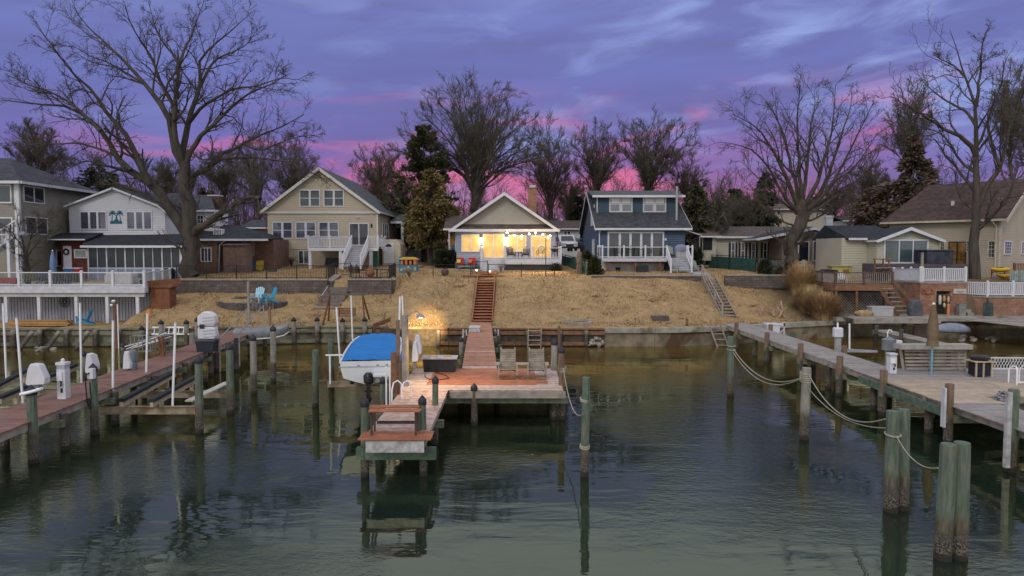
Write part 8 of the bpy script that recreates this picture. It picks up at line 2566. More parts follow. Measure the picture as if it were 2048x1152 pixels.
M1('folded_tarp', 'folded white and dark cloth at the notch of the right platform', 'cloth', m, mat('white_dark_cloth', (.34, .34, .36), .8, .3, 12, col2=(.05, .05, .06)), loc=(15.5, 21.7, 1.21))
def nrm(a):
 return a / np.maximum(1e-6, np.linalg.norm(a, axis=-1, keepdims=True))
def resamp(pts, n):
 P = np.array([tuple(p) for p in pts], float)
 if len(P) > 2:
  Q = [P[0]]
  for i in range(len(P) - 1):
   p0 = P[max(0, i - 1)]; p1 = P[i]; p2 = P[i + 1]; p3 = P[min(len(P) - 1, i + 2)]
   for t in (.25, .5, .75, 1.0):
    Q.append(.5 * ((2 * p1) + (-p0 + p2) * t + (2 * p0 - 5 * p1 + 4 * p2 - p3) * t * t + (-p0 + 3 * p1 - 3 * p2 + p3) * t ** 3))
  P = np.array(Q)
 d = np.r_[0, np.cumsum(np.linalg.norm(np.diff(P, axis=0), axis=1))]
 u = np.linspace(0, d[-1], n)
 return np.stack([np.interp(u, d, P[:, k]) for k in range(3)], 1)
def spawn(P, R, k, rng, lenr, ang, m, upb, wig, curl, t0=.2, rr=.62, lo=.1, hi=9, tend=1.0, tip=.35, rmin=.006):
 B, n, _ = P.shape
 seg = np.linalg.norm(np.diff(P, axis=1), axis=2).sum(1)
 idx = np.repeat(np.arange(B), k)
 N = len(idx)
 base = np.tile((np.arange(k) + .5) / k, B)
 t = t0 + (tend - t0) * np.clip(base + rng.uniform(-.5, .5, N) / k, 0, .999)
 f = t * (n - 1); i0 = np.minimum(f.astype(int), n - 2); fr = (f - i0)[:, None]
 a, b = P[idx, i0], P[idx, i0 + 1]
 pos = a + (b - a) * fr
 tan = nrm(b - a)
 rad = R[idx, i0] + (R[idx, i0 + 1] - R[idx, i0]) * fr[:, 0]
 perp = nrm(np.cross(tan, rng.normal(size=(N, 3))))
 th = np.radians(rng.uniform(ang[0], ang[1], N))[:, None]
 d = tan * np.cos(th) + perp * np.sin(th)
 d[:, 2] += upb
 d = nrm(d)
 Ln = np.clip(seg[idx] * lenr * rng.uniform(.55, 1.3, N) * (1.2 - .6 * t), lo, hi)
 C = np.zeros((N, m, 3)); C[:, 0] = pos
 for j in range(1, m):
  d = d + rng.normal(size=(N, 3)) * wig
  d[:, 2] += curl
  d = nrm(d)
  C[:, j] = C[:, j - 1] + d * (Ln / (m - 1))[:, None]
 r0 = np.maximum(np.minimum(rad * rr, Ln * .045), rmin)
 RR = r0[:, None] * np.linspace(1, tip, m)[None]
 return C, RR
def tubes(batches):
 V, Fc, off = [], [], 0
 for P, R, s in batches:
  B, n, _ = P.shape
  T_ = np.gradient(P, axis=1); T_ = nrm(T_)
  ref = np.broadcast_to(np.array([.31, .87, .13]), T_.shape)
  a = nrm(np.cross(T_, ref)); b = np.cross(T_, a)
  an = np.arange(s) * 2 * np.pi / s
  v = P[:, :, None] + (a[:, :, None] * np.cos(an)[None, None, :, None] + b[:, :, None] * np.sin(an)[None, None, :, None]) * R[:, :, None, None]
  V.append(v.reshape(-1, 3))
  bi = np.arange(B)[:, None, None] * n * s; ri = np.arange(n - 1)[None, :, None] * s; k = np.arange(s)[None, None]
  k2 = (k + 1) % s
  q = np.stack([bi + ri + k, bi + ri + k2, bi + ri + s + k2, bi + ri + s + k], -1).reshape(-1, 4) + off
  Fc.append(q); off += B * n * s
 return np.concatenate(V), np.concatenate(Fc)
def fast_mesh(name, V, Fq, m_, smooth=True):
 me = bpy.data.meshes.new(name)
 me.vertices.add(len(V)); me.vertices.foreach_set('co', np.asarray(V, np.float32).ravel())
 k = Fq.shape[1]
 me.loops.add(Fq.size); me.loops.foreach_set('vertex_index', Fq.astype(np.int32).ravel())
 me.polygons.add(len(Fq)); me.polygons.foreach_set('loop_start', np.arange(0, Fq.size, k, dtype=np.int32)); me.polygons.foreach_set('loop_total', np.full(len(Fq), k, np.int32))
 if smooth:
  me.polygons.foreach_set('use_smooth', np.ones(len(Fq), bool))
 me.materials.append(m_)
 me.update(calc_edges=True); me.validate()
 return me
BARK = mat('grey_brown_bark', (.062, .051, .042), .95, .35, 2.5, .9, 9, stretch=(1, 1, .3))
BARK2 = mat('brown_bark', (.066, .054, .045), .95, .3, 2.5, .8, 9, stretch=(1, 1, .3))
TWIG = mat('twig_bark', (.072, .058, .048), .95, .25, 1.2)
TWIG2 = mat('budding_twigs', (.100, .086, .062), .95, .3, .5)
def tree_obj(label, loc, mains, seed, lv=None, bark=BARK, twig=TWIG, group=None, name='bare_tree', n1=9, rmin=.008, rz=0, scale=1.0):
 """mains: list of (points relative to loc, r0, r1)"""
 rng = np.random.RandomState(seed)
 t = thing(name, label, 'tree', loc, rz, group)
 MP = np.stack([resamp(p, 14) for p, a, b in mains])
 MR = np.stack([b + (a - b) * np.linspace(1, 0, 14) ** (1.3 if b < .1 else 1) for p, a, b in mains])
 lim = np.array([not (len(p) and (b > .12 and False)) for p, a, b in mains])
 wob = rng.normal(size=MP.shape) * MR[:, :, None] * .25; wob[:, 0] = 0
 MP = MP + wob
 lv = lv or dict(k=(n1, 6, 5, 3), len=(.34, .42, .42, .42), ang=((25, 55), (25, 60), (25, 60), (25, 65)), up=(.12, .12, .08, .06))
 P1, R1 = spawn(MP, MR, lv['k'][0], rng, lv['len'][0], lv['ang'][0], 7, lv['up'][0], .16, .03, .18, .5, .5, 6, rmin=rmin * 2)
 P2, R2 = spawn(np.concatenate([P1]), R1, lv['k'][1], rng, lv['len'][1], lv['ang'][1], 5, lv['up'][1], .16, .03, .15, .65, .3, 3, rmin=rmin * 1.4)
 P3, R3 = spawn(P2, R2, lv['k'][2], rng, lv['len'][2], lv['ang'][2], 4, lv['up'][2], .16, .03, .1, .7, .2, 1.6, rmin=rmin)
 Pm, Rm = spawn(MP, MR, 6, rng, .10, (30, 70), 4, .1, .16, .03, .35, .2, .4, 1.6, rmin=rmin)
 P4, R4 = spawn(P3, R3, lv['k'][3], rng, lv['len'][3], lv['ang'][3], 3, lv['up'][3], .14, .0, .1, .8, .15, .8, rmin=rmin * .8)
 V, Fq = tubes([(MP, MR, 10), (P1, R1, 6)])
 o = bpy.data.objects.new('trunk', fast_mesh('trunk', V, Fq, bark)); scn.collection.objects.link(o); o.parent = t
 V, Fq = tubes([(P2, R2, 4), (Pm, Rm, 3), (P3, R3, 3), (P4, R4, 3)])
 o = bpy.data.objects.new('crown', fast_mesh('crown', V, Fq, twig)); scn.collection.objects.link(o); o.parent = t
 if scale != 1:
  t.scale = (scale,) * 3
 return t
def px_tree(label, Y, base, limbs, seed, dspread=4.0, **kw):
 """limbs: (pixel polyline, r0, r1[, depth at tip]); the first one is the trunk"""
 loc = at(base[0], base[1], Y)
 R = random.Random(seed)
 mains = []
 for l in limbs:
  pp, r0, r1 = l[:3]
  dend = l[3] if len(l) > 3 else R.uniform(-dspread, dspread)
  ds = l[4] if len(l) > 4 else 0.0
  n = len(pp)
  pts = [at(px, py, Y + ds + (dend - ds) * (i / (n - 1)) ** 1.2) - loc for i, (px, py) in enumerate(pp)]
  mains.append((pts, r0, r1))
 return tree_obj(label, loc, mains, seed, **kw)
px_tree('huge spreading bare tree reaching the top of the photo, between white and beige houses', 53.6, (384, 552), [
 ([(384, 556), (384, 520), (382, 480), (379, 440), (376, 400), (368, 345), (366, 318)], .66, .40, 0),
 ([(380, 478), (362, 446), (326, 396), (288, 360), (250, 333), (222, 292), (194, 250), (149, 219), (110, 210), (69, 208), (5, 200)], .44, .03, -3.5),
 ([(300, 368), (288, 344), (257, 278), (222, 236), (187, 187), (156, 156), (128, 125), (104, 90), (73, 52)], .26, .025, -5, -1),
 ([(200, 262), (160, 222), (121, 194), (84, 178), (52, 167), (10, 135)], .13, .02, -2, -3),
 ([(262, 340), (230, 312), (191, 295), (155, 286), (121, 288), (66, 288), (40, 300)], .13, .02, 2, -1.5),
 ([(250, 333), (215, 345), (180, 322), (150, 330), (120, 350)], .09, .02, -5, -2),
 ([(367, 330), (351, 299), (333, 229), (312, 198), (285, 163), (243, 115), (205, 80), (174, 52), (150, 20)], .30, .025, 4),
 ([(290, 168), (262, 152), (240, 139), (210, 122), (187, 115), (160, 100), (132, 83)], .10, .02, 5.5, 2.3),
 ([(366, 330), (354, 295), (347, 215), (323, 167), (302, 115), (278, 76), (262, 48), (250, 10)], .26, .025, -4),
 ([(348, 240), (351, 208), (356, 128), (345, 108), (333, 94), (312, 59), (298, 5)], .18, .02, -1, -1),
 ([(355, 135), (365, 108), (378, 83), (386, 62), (392, 45), (408, 2)], .12, .02, 2, -1),
 ([(367, 330), (368, 299), (378, 236), (399, 180), (400, 140), (399, 121), (427, 90), (465, 59), (496, 31)], .28, .025, 3.5),
 ([(400, 175), (415, 143), (434, 118), (486, 94), (500, 80), (516, 58)], .13, .02, 5, 1.5),
 ([(376, 248), (395, 222), (417, 205), (462, 180), (521, 170), (562, 156), (590, 160)], .15, .02, -4, .6),
 ([(372, 330), (396, 278), (437, 240), (486, 194), (538, 170), (576, 149)], .22, .025, -2),
 ([(376, 385), (385, 350), (409, 345), (434, 314), (486, 288), (520, 270), (556, 257), (608, 229)], .26, .025, 3, .3),
 ([(405, 345), (441, 319), (480, 316), (521, 316), (560, 322), (590, 330), (635, 351), (662, 372)], .16, .02, -4, 1),
 ([(486, 288), (520, 300), (550, 290), (590, 275), (630, 270)], .09, .02, 4, 1.5),
 ([(388, 470), (400, 455), (437, 433), (476, 405), (505, 394), (520, 399)], .30, .14, -2.5),
 ([(382, 300), (400, 318), (425, 320), (445, 330)], .06, .02, -2),
], 11, n1=9, rmin=.011, bark=mat('pale_grey_bark', (.056, .047, .039), .95, .35, 2.2, 1.0, 7, stretch=(1, 1, .25)),
 lv=dict(k=(13, 6, 5, 2), len=(.27, .48, .5, .5), ang=((25, 60), (25, 65), (25, 65), (25, 70)), up=(.10, .08, .05, .03)))
px_tree('bare tree with many stems fanning from one short thick trunk, right of navy house', 59.0, (1582, 545), [
 ([(1580, 548), (1580, 510), (1584, 484), (1592, 460), (1603, 430), (1606, 405)], .56, .50, 0),
 ([(1600, 420), (1585, 385), (1568, 345), (1545, 300), (1520, 262), (1490, 240), (1462, 228)], .22, .02, -3),
 ([(1600, 415), (1592, 370), (1578, 320), (1568, 270), (1550, 230), (1532, 200), (1520, 190)], .21, .02, 3),
 ([(1604, 410), (1600, 360), (1597, 300), (1594, 240), (1598, 200), (1600, 172)], .20, .02, -4),
 ([(1606, 410), (1612, 350), (1617, 300), (1622, 250), (1630, 210), (1628, 180)], .19, .02, 4),
 ([(1610, 415), (1632, 370), (1648, 320), (1662, 270), (1668, 220), (1671, 169)], .22, .02, -2),
 ([(1612, 418), (1645, 375), (1668, 320), (1682, 270), (1700, 220), (1704, 173)], .20, .02, 3),
 ([(1614, 420), (1655, 380), (1685, 330), (1710, 280), (1730, 240), (1747, 204)], .18, .02, -4),
 ([(1614, 425), (1650, 400), (1690, 355), (1720, 320), (1740, 290), (1757, 263)], .15, .02, 2),
 ([(1614, 430), (1660, 400), (1700, 372), (1730, 345), (1750, 320), (1757, 308)], .13, .02, -3),
 ([(1598, 425), (1570, 395), (1540, 340), (1510, 305), (1475, 290), (1438, 284)], .16, .02, -3),
 ([(1596, 430), (1560, 400), (1530, 370), (1505, 345), (1490, 330), (1480, 322)], .11, .02, 3),
 ([(1592, 452), (1560, 440), (1540, 420), (1530, 400), (1500, 370)], .09, .02, -2),
 ([(1606, 445), (1640, 432), (1670, 410), (1700, 385)], .12, .03, 2),
 ([(1582, 492), (1610, 480), (1618, 470)], .14, .05, -1),
], 23, bark=BARK2, rmin=.011, lv=dict(k=(11, 6, 4, 2), len=(.30, .48, .5, .5), ang=((20, 50), (25, 60), (25, 65), (25, 70)), up=(.12, .08, .05, .03)))
px_tree('tall upright bare tree with forked trunk before the tan house', 55.2, (1950, 560), [
 ([(1950, 562), (1951, 500), (1953, 440), (1952, 380), (1952, 320), (1952, 262), (1951, 214), (1940, 180), (1928, 150), (1914, 100), (1900, 60)], .44, .02, 0),
 ([(1952, 215), (1955, 187), (1960, 150), (1962, 110), (1969, 72), (1975, 60)], .15, .02, -1.5),
 ([(1952, 312), (1925, 275), (1886, 256), (1850, 232), (1817, 214), (1795, 200), (1782, 192)], .20, .02, -3),
 ([(1951, 345), (1920, 320), (1895, 280), (1870, 262), (1830, 250)], .13, .02, 3),
 ([(1951, 250), (1930, 220), (1900, 207), (1870, 185), (1848, 166), (1838, 150)], .13, .02, 3),
 ([(1956, 412), (1972, 380), (1988, 350), (2003, 325), (2010, 300), (2018, 263), (2026, 238), (2036, 212), (2052, 150)], .25, .02, -2),
 ([(2000, 330), (1985, 290), (1975, 240), (1985, 190), (2000, 160)], .12, .02, 2, -1),
 ([(1952, 300), (1970, 260), (1985, 215), (1990, 180)], .12, .02, -3),
 ([(1936, 168), (1960, 130), (1985, 110)], .07, .02, 2),
 ([(1928, 152), (1905, 130), (1880, 118), (1868, 108)], .09, .02, 2),
 ([(1948, 420), (1925, 400), (1912, 370), (1908, 340), (1880, 330)], .12, .02, 2.5),
], 31, rmin=.011, lv=dict(k=(9, 5, 4, 2), len=(.32, .5, .5, .5), ang=((22, 55), (25, 60), (25, 65), (25, 70)), up=(.12, .08, .05, .03)))
def fan_tree(label, Y, base, fork, outline, seed, r0, dsp=5, k=None, bark=BARK2, twig=TWIG2, rmin=.0125, lm=.16):
 R = random.Random(seed)
 r0 *= .62
 limbs = [([base, ((base[0] + fork[0]) / 2 + R.uniform(-3, 3), (base[1] + fork[1]) / 2), fork], r0, r0 * .75, 0)]
 tips = list(outline)
 cx = sum(p[0] for p in outline) / len(outline)
 for i in range(len(outline) - 1):
  a, b = outline[i], outline[i + 1]
  f = R.uniform(.62, .95)
  tips.append((fork[0] + ((a[0] + b[0]) / 2 - fork[0]) * f, fork[1] + ((a[1] + b[1]) / 2 - fork[1]) * f))
 for i, (px, py) in enumerate(tips):
  s = (fork[0] + R.uniform(-3, 3), fork[1] + R.uniform(-14, 44))
  dxp, dyp = px - s[0], py - s[1]
  limbs.append(([s, (s[0] + dxp * .16 + R.uniform(-4, 4), s[1] + dyp * .32), (s[0] + dxp * .5 + R.uniform(-6, 6), s[1] + dyp * .68), (px, py)], r0 * R.uniform(.28, .46), .022))
 return px_tree(label, Y, base, limbs, seed, dspread=dsp, bark=bark, twig=twig, rmin=rmin,
     lv=dict(k=k or (15, 8, 6, 2), len=(.30, .46, .5, .5), ang=((20, 50), (20, 50), (20, 52), (20, 55)), up=(.20, .18, .14, .10)))
fan_tree('large dome-crowned bare tree directly behind the lit cottage', 80, (950, 470), (950, 372), [(792, 300), (812, 262), (838, 222), (868, 190), (895, 178), (925, 166), (950, 172), (985, 178), (1012, 190), (1040, 222), (1064, 240), (1085, 275), (1100, 310)], 41, .85, 6)
fan_tree('bare tree with feathery crown right behind the cottage chimney', 92, (1105, 480), (1100, 400), [(1040, 300), (1062, 268), (1090, 244), (1118, 270), (1140, 290), (1150, 330), (1030, 340)], 42, .5)
fan_tree('bare tree with upright stems left of navy house dormer', 88, (1188, 480), (1192, 385), [(1148, 290), (1165, 262), (1190, 255), (1215, 262), (1235, 285), (1250, 310), (1142, 330)], 43, .55)
fan_tree('bare vase-shaped tree rising right above the navy house roof', 86, (1300, 480), (1296, 372), [(1240, 270), (1262, 255), (1290, 248), (1318, 246), (1345, 248), (1372, 258), (1386, 275), (1378, 300), (1236, 300)], 44, .6)
fan_tree('low bare tree behind the steel flue pipe of navy house', 92, (1378, 480), (1376, 400), [(1340, 340), (1358, 318), (1385, 320), (1405, 345), (1412, 370)], 45, .4)
fan_tree('slim bare tree between beige house roof and dark cedar', 90, (768, 470), (765, 400), [(700, 330), (722, 318), (745, 308), (770, 306), (792, 316), (735, 345)], 46, .3)
fan_tree('dense bare tree behind left end of the beige house', 95, (592, 480), (588, 410), [(520, 330), (540, 300), (565, 285), (590, 280), (612, 292), (628, 320), (510, 360)], 47, .5)
fan_tree('tall reddish bare tree behind the brick bungalow', 100, (520, 480), (516, 405), [(450, 320), (470, 290), (500, 268), (530, 275), (556, 300), (440, 350)], 48, .5)
fan_tree('bare tree behind the sooty chimney of the brick bungalow', 90, (452, 480), (448, 400), [(405, 340), (420, 315), (448, 305), (475, 318), (488, 345)], 49, .4)
fan_tree('small bare tree above the white house roof ridge', 95, (330, 440), (330, 385), [(312, 340), (325, 325), (340, 328), (352, 345), (300, 360)], 50, .28)
fan_tree('bare tree standing above the left grey house roof', 78, (80, 420), (76, 350), [(14, 300), (34, 262), (55, 245), (80, 250), (105, 270), (125, 300), (140, 330)], 51, .42)
fan_tree('slender bare tree with upright crown behind the brown spruce', 84, (1822, 470), (1818, 330), [(1782, 240), (1800, 205), (1815, 175), (1830, 168), (1850, 190), (1868, 235), (1770, 280)], 52, .36)
fan_tree('thin bare tree behind the tan house roof ridge', 75, (2022, 450), (2020, 300), [(1998, 210), (2008, 165), (2022, 140), (2040, 150), (2060, 190), (1990, 250)], 53, .3)
fan_tree('wide bare tree beyond the right frame edge behind tan house', 80, (2075, 450), (2070, 330), [(2015, 260), (2030, 220), (2055, 190), (2090, 200), (2120, 250), (2012, 300)], 54, .4)
fan_tree('low thicket-like bare tree behind the green fence and log seats', 88, (1438, 500), (1440, 455), [(1405, 410), (1422, 396), (1445, 392), (1468, 400), (1485, 420), (1400, 430)], 55, .3, lm=.2)
fan_tree('dark bare tree left of the beige far house', 84, (1500, 500), (1500, 450), [(1470, 405), (1488, 392), (1510, 390), (1528, 402), (1536, 425)], 56, .28)
fan_tree('bare shrubby tree behind the shuttered ranch house roof', 95, (1668, 470), (1668, 425), [(1640, 390), (1655, 372), (1675, 370), (1698, 382), (1712, 400)], 57, .25)
fan_tree('grey bare thicket tree left of the dark cedar', 86, (800, 490), (800, 430), [(772, 380), (785, 362), (805, 358), (822, 372)], 58, .22)
fan_tree('bare twiggy tree behind the small pale bungalow', 98, (1135, 470), (1138, 420), [(1105, 380), (1118, 362), (1140, 352), (1162, 365), (1172, 390)], 59, .3)
fan_tree('bare tree at far right behind the yellow house chimney side', 88, (1738, 460), (1738, 410), [(1708, 350), (1722, 330), (1742, 320), (1762, 335), (1775, 360)], 60, .3)
px_tree('small many-branched bare tree behind the white deck railing at far left', 50.2, (55, 566), [
 ([(56, 566), (55, 540), (52, 510)], .17, .13, 0),
 ([(52, 512), (35, 480), (15, 455), (-10, 445)], .08, .012, -1), ([(52, 510), (42, 470), (35, 440), (40, 420)], .08, .012, 1),
 ([(53, 510), (62, 470), (85, 445), (118, 430)], .085, .012, -1), ([(54, 515), (72, 490), (95, 470), (118, 462)], .07, .012, 1), ([(52, 515), (25, 505), (0, 490), (-20, 488)], .07, .012, .5), ([(53, 510), (60, 480), (72, 450), (80, 430)], .06, .012, 1.5),
], 61, bark=BARK, rmin=.008, lv=dict(k=(8, 5, 4, 3), len=(.4, .42, .45, .45), ang=((25, 55), (25, 60), (25, 60), (25, 65)), up=(.1, .08, .05, .03)))
p = at(1159, 548, 56.5)
t = thing('tree_stump', 'tall cut tree trunk beside the bright green slatted fence', 'stump', p)
m = MB(); m.tube([(0, 0, -.3), (.02, 0, .6), (-.03, 0, 1.5), (.02, 0, Z(503, 56.5) - p.z)], [.28, .24, .22, .2], 12); m.build('trunk', mat('pale_trunk', (.15, .115, .09), .95, .3, 3, .9, 8), t, smooth=True)
px_tree('dark gnarled leaning tree with looping limb right of navy house', 72, (1420, 505), [
 ([(1422, 508), (1424, 480), (1430, 455), (1438, 438)], .26, .2, 0), ([(1436, 442), (1446, 432), (1452, 442), (1450, 458), (1440, 464)], .16, .06, -1), ([(1432, 450), (1420, 430), (1410, 415)], .1, .02, 1), ([(1438, 440), (1455, 420), (1480, 410)], .1, .02, 1)], 62, bark=BARK2, rmin=.012)
def leaf_mesh(name, C, D, size, R, m_, asp=.35):
 """leafy sprays: one slim quad per point, long axis along D"""
 N = len(C)
 D = nrm(D + R.normal(size=(N, 3)) * .35)
 S = nrm(np.cross(D, R.normal(size=(N, 3))))
 L_ = (size * R.uniform(.6, 1.4, N))[:, None]
 a = D * L_; b = S * L_ * asp
 V = np.stack([C - a * .3, C + b, C + a, C - b], 1).reshape(-1, 3)
 Fq = np.arange(N * 4).reshape(-1, 4)
 return fast_mesh(name, V, Fq, m_, smooth=False)
def evergreen(label, loc, h, prof, seed, m_, n=9000, size=.28, base=.12, whorl=None, droop=.2, lump=.3, name='evergreen_tree', group=None, trunk=True):
 """prof: list of (height fraction, radius); foliage grows in sprays along limbs, thinner inside"""
 R = np.random.RandomState(seed)
 t = thing(name, label, 'tree' if 'tree' in name else 'shrub', loc, R.uniform(0, 6), group)
 hf = np.array([p[0] for p in prof]); rf = np.array([p[1] for p in prof])
 nb = whorl or int(40 + h * 9)
 zb = base + (1 - base) * R.uniform(0, 1, nb) ** 1.15 * .97
 ab = R.uniform(0, 2 * np.pi, nb)
 lb = np.interp(zb, hf, rf) * R.uniform(1 - lump * 1.3, 1 + lump, nb)
 per = max(4, n // nb)
 idx = np.repeat(np.arange(nb), per)
 u = R.uniform(.12, 1, len(idx)) ** .6
 rad = lb[idx] * u
 z = zb[idx] * h - droop * rad * u + R.normal(size=len(idx)) * (.05 + .06 * lb[idx]) 
 a = ab[idx] + R.normal(size=len(idx)) * .22 * (.5 + .5 * (1 - u)) 
 C = np.stack([rad * np.cos(a), rad * np.sin(a), z], 1) + R.normal(size=(len(idx), 3)) * .07
 D = np.stack([np.cos(a), np.sin(a), -droop + .35 * np.ones(len(idx)) * (droop < .1)], 1)
 o = bpy.data.objects.new('crown', leaf_mesh('crown', C, D, size, R, m_)); scn.collection.objects.link(o); o.parent = t
 if trunk:
  m = MB(); m.tube([(0, 0, -.5), (0, 0, h * .4), (0, 0, h * .95)], [h * .018 + .06, h * .012 + .04, .02], 8)
  for k in range(0, nb, 3):
   m.tube([(0, 0, zb[k] * h * .97), (lb[k] * .5 * math.cos(ab[k]), lb[k] * .5 * math.sin(ab[k]), zb[k] * h - droop * lb[k] * .25), (lb[k] * .85 * math.cos(ab[k]), lb[k] * .85 * math.sin(ab[k]), zb[k] * h - droop * lb[k] * .7)], [.05, .03, .012], 4)
  m.build('trunk', BARK2, t, smooth=True)
 return t
def leafmat(name, c1, c2):
 return mat(name, c1, .85, .3, 1.1, island=.35, col2=c2, spec=.2)
L_CED = leafmat('dark_cedar_leaf', (.032, .040, .018), (.065, .060, .026))
L_OLV = leafmat('olive_leaf', (.13, .11, .042), (.20, .145, .062))
L_SPR = leafmat('brown_spruce_leaf', (.07, .062, .042), (.12, .078, .056))
L_DRK = leafmat('dark_pine_leaf', (.018, .026, .016), (.03, .035, .022))
L_HOL = leafmat('holly_leaf', (.05, .06, .028), (.085, .075, .038))
L_BOX = leafmat('dark_bush_leaf', (.012, .020, .008), (.028, .034, .014))
L_ARB = leafmat('arborvitae_leaf', (.030, .040, .012), (.085, .060, .020))
def ground_at(px, Y):
 x = X(px, Y); return Vector((x, Y, hgt(x, Y)))
def evt(label, px, Y, pyt, prof, seed, m_, **k):
 p = ground_at(px, Y); h = Z(pyt, Y) - p.z
 return evergreen(label, p, h, prof, seed, m_, **k)
evt('tall dark ragged cedar between beige house and cottage', 848, 77, 246, [(0, 1.6), (.2, 3.6), (.4, 3.4), (.6, 2.6), (.8, 1.9), (.92, .9), (1, .15)], 1, L_CED, n=15000, size=.34, lump=.45, droop=-.15)
evt('rounded olive-brown evergreen in front of the dark cedar', 862, 70, 335, [(0, .6), (.22, 1.6), (.4, 2.5), (.62, 2.4), (.82, 1.7), (.94, .9), (1, .3)], 2, L_OLV, n=17000, size=.26, base=.2, lump=.22, droop=.12)
evt('slim dark conifer against the pink sky left of the many-stemmed tree', 1528, 95, 338, [(0, 2.2), (.3, 2.1), (.6, 1.5), (.85, .7), (1, .1)], 3, L_DRK, n=7000, size=.36, droop=.25)
evt('round-topped dark pine low on the horizon beyond navy house', 1465, 112, 374, [(0, .8), (.4, 2.2), (.7, 2.6), (.9, 1.6), (1, .4)], 4, L_DRK, n=4500, size=.45, lump=.4)
evt('broad brown-green spruce with leaning top behind the yellow house', 1822, 79, 262, [(0, 5.2), (.2, 5.6), (.4, 4.8), (.6, 3.0), (.8, 1.3), (.93, .5), (1, .1)], 5, L_SPR, n=20000, size=.36, droop=.28, lump=.4)
evt('bushy brown evergreen at left foot of the broad spruce', 1742, 82, 372, [(0, 2.6), (.3, 3.2), (.6, 2.6), (.85, 1.4), (1, .4)], 6, L_SPR, n=9000, size=.34, lump=.35)
evt('mottled green holly tree behind right corner of navy house', 1392, 74, 366, [(0, 1.2), (.25, 2.0), (.5, 2.1), (.75, 1.5), (.93, .7), (1, .2)], 7, L_HOL, n=9000, size=.26, lump=.3)
evt('dark evergreen behind parked cars right of the cottage chimney', 1158, 92, 392, [(0, 2.4), (.3, 2.4), (.6, 1.6), (.85, .8), (1, .1)], 8, L_DRK, n=6000, size=.36)
evt('dark leaning pine above the roof of the white house', 196, 82, 328, [(0, 1.0), (.5, 1.3), (.7, 1.9), (.88, 1.6), (1, .4)], 9, L_DRK, n=4500, size=.36, lump=.5)
evt('brown conifer right of the dark leaning pine above white house', 232, 86, 342, [(0, 1.4), (.5, 1.7), (.8, 1.0), (1, .1)], 10, L_SPR, n=4500, size=.36, lump=.4)
evt('dim evergreen mass left of the chimney behind brick bungalow', 414, 100, 372, [(0, 2.2), (.4, 2.4), (.75, 1.5), (1, .2)], 11, L_SPR, n=4500, size=.4, lump=.4)
def bush(label, p, prof, h, seed, m_, n=3500, size=.13, name='shrub'):
 return evergreen(label, p, h, prof, seed, m_, n=n, size=size, base=.0, droop=-.05, lump=.2, name=name, trunk=False, whorl=140)
bush('big dark rounded bush at the left corner of the lit cottage', gp(890, 536) + Vector((0, .6, 0)), [(0, .9), (.3, 1.25), (.6, 1.2), (.85, .8), (1, .3)], 1.65, 21, L_BOX, 6500, .12)
bush('golden-green conical shrub at front of the row left of navy house', ground_at(1191, 54.6), [(0, .55), (.3, .62), (.6, .42), (1, .05)], 1.45, 22, L_ARB, 3500, .1)
bush('dark green conical shrub behind the golden one left of navy house', ground_at(1180, 56.6), [(0, .5), (.4, .6), (.7, .4), (1, .05)], 1.6, 23, L_BOX, 3000, .1)
bush('dark conical shrub at back of the row along navy house side wall', ground_at(1173, 59.5), [(0, .5), (.4, .62), (.7, .4), (1, .05)], 1.7, 24, L_ARB, 2500, .1)
for px, Y_, h_, lab in ((1391, 63.5, 1.7, 'slim dark arborvitae by the lean-to of navy house'), (1398, 64, 1.9, 'taller slim arborvitae right of the first by the lean-to')):
 bush(lab, ground_at(px, Y_), [(0, .3), (.4, .38), (.8, .25), (1, .05)], h_, px, L_BOX, 1500, .1)
bush('brown winter hedge at the base of the many-stemmed tree', ground_at(1572, 55.8), [(0, .7), (.5, .75), (.9, .5), (1, .2)], 1.2, 26, leafmat('brown_hedge_leaf', (.05, .035, .02), (.08, .055, .03)), 3500, .12)
bush('dark low shrub beside the grey-green fence end', ground_at(1530, 56.0), [(0, .5), (.5, .55), (1, .2)], 1.1, 27, L_BOX, 1500, .11)
bush('low dark shrub below the cottage deck right end', ground_at(1112, 59.6), [(0, .5), (.6, .5), (1, .2)], .55, 28, L_BOX, 1500, .09)
for k, (px, Y_, h_, lab) in enumerate(((1002, 57.4, .8, 'dry pale flower stems beside the cottage steps'), (818, 53.2, .8, 'dry tan shrub before the colourful playhouse'), (560, 64.5, .9, 'reddish bare shrub against the beige basement wall'), (582, 64, 1.0, 'dark potted shrub left of the basement glass door'))):
 p = ground_at(px, Y_); m = MB(); R4 = random.Random(k + 70)
 for q in range(60):
  a = R4.uniform(0, 6.28); r_ = R4.uniform(.1, .5); m.tube([(p.x, p.y, p.z), (p.x + r_ * .4 * math.cos(a), p.y + r_ * .4 * math.sin(a), p.z + h_ * .5), (p.x + r_ * math.cos(a), p.y + r_ * math.sin(a), p.z + h_ * R4.uniform(.6, 1))], [.012, .009, .005], 3)
  m.lathe((p.x + r_ * math.cos(a), p.y + r_ * math.sin(a), p.z + h_ * R4.uniform(.55, .95)), [(.0, 0), (.035, .03), (.0, .06)], 4)
 M1('dry_shrub', lab, 'shrub', m, mat('dry_stem_%d' % k, ((.25, .21, .16), (.22, .15, .08), (.13, .04, .03), (.03, .03, .02))[k], .9, .3))
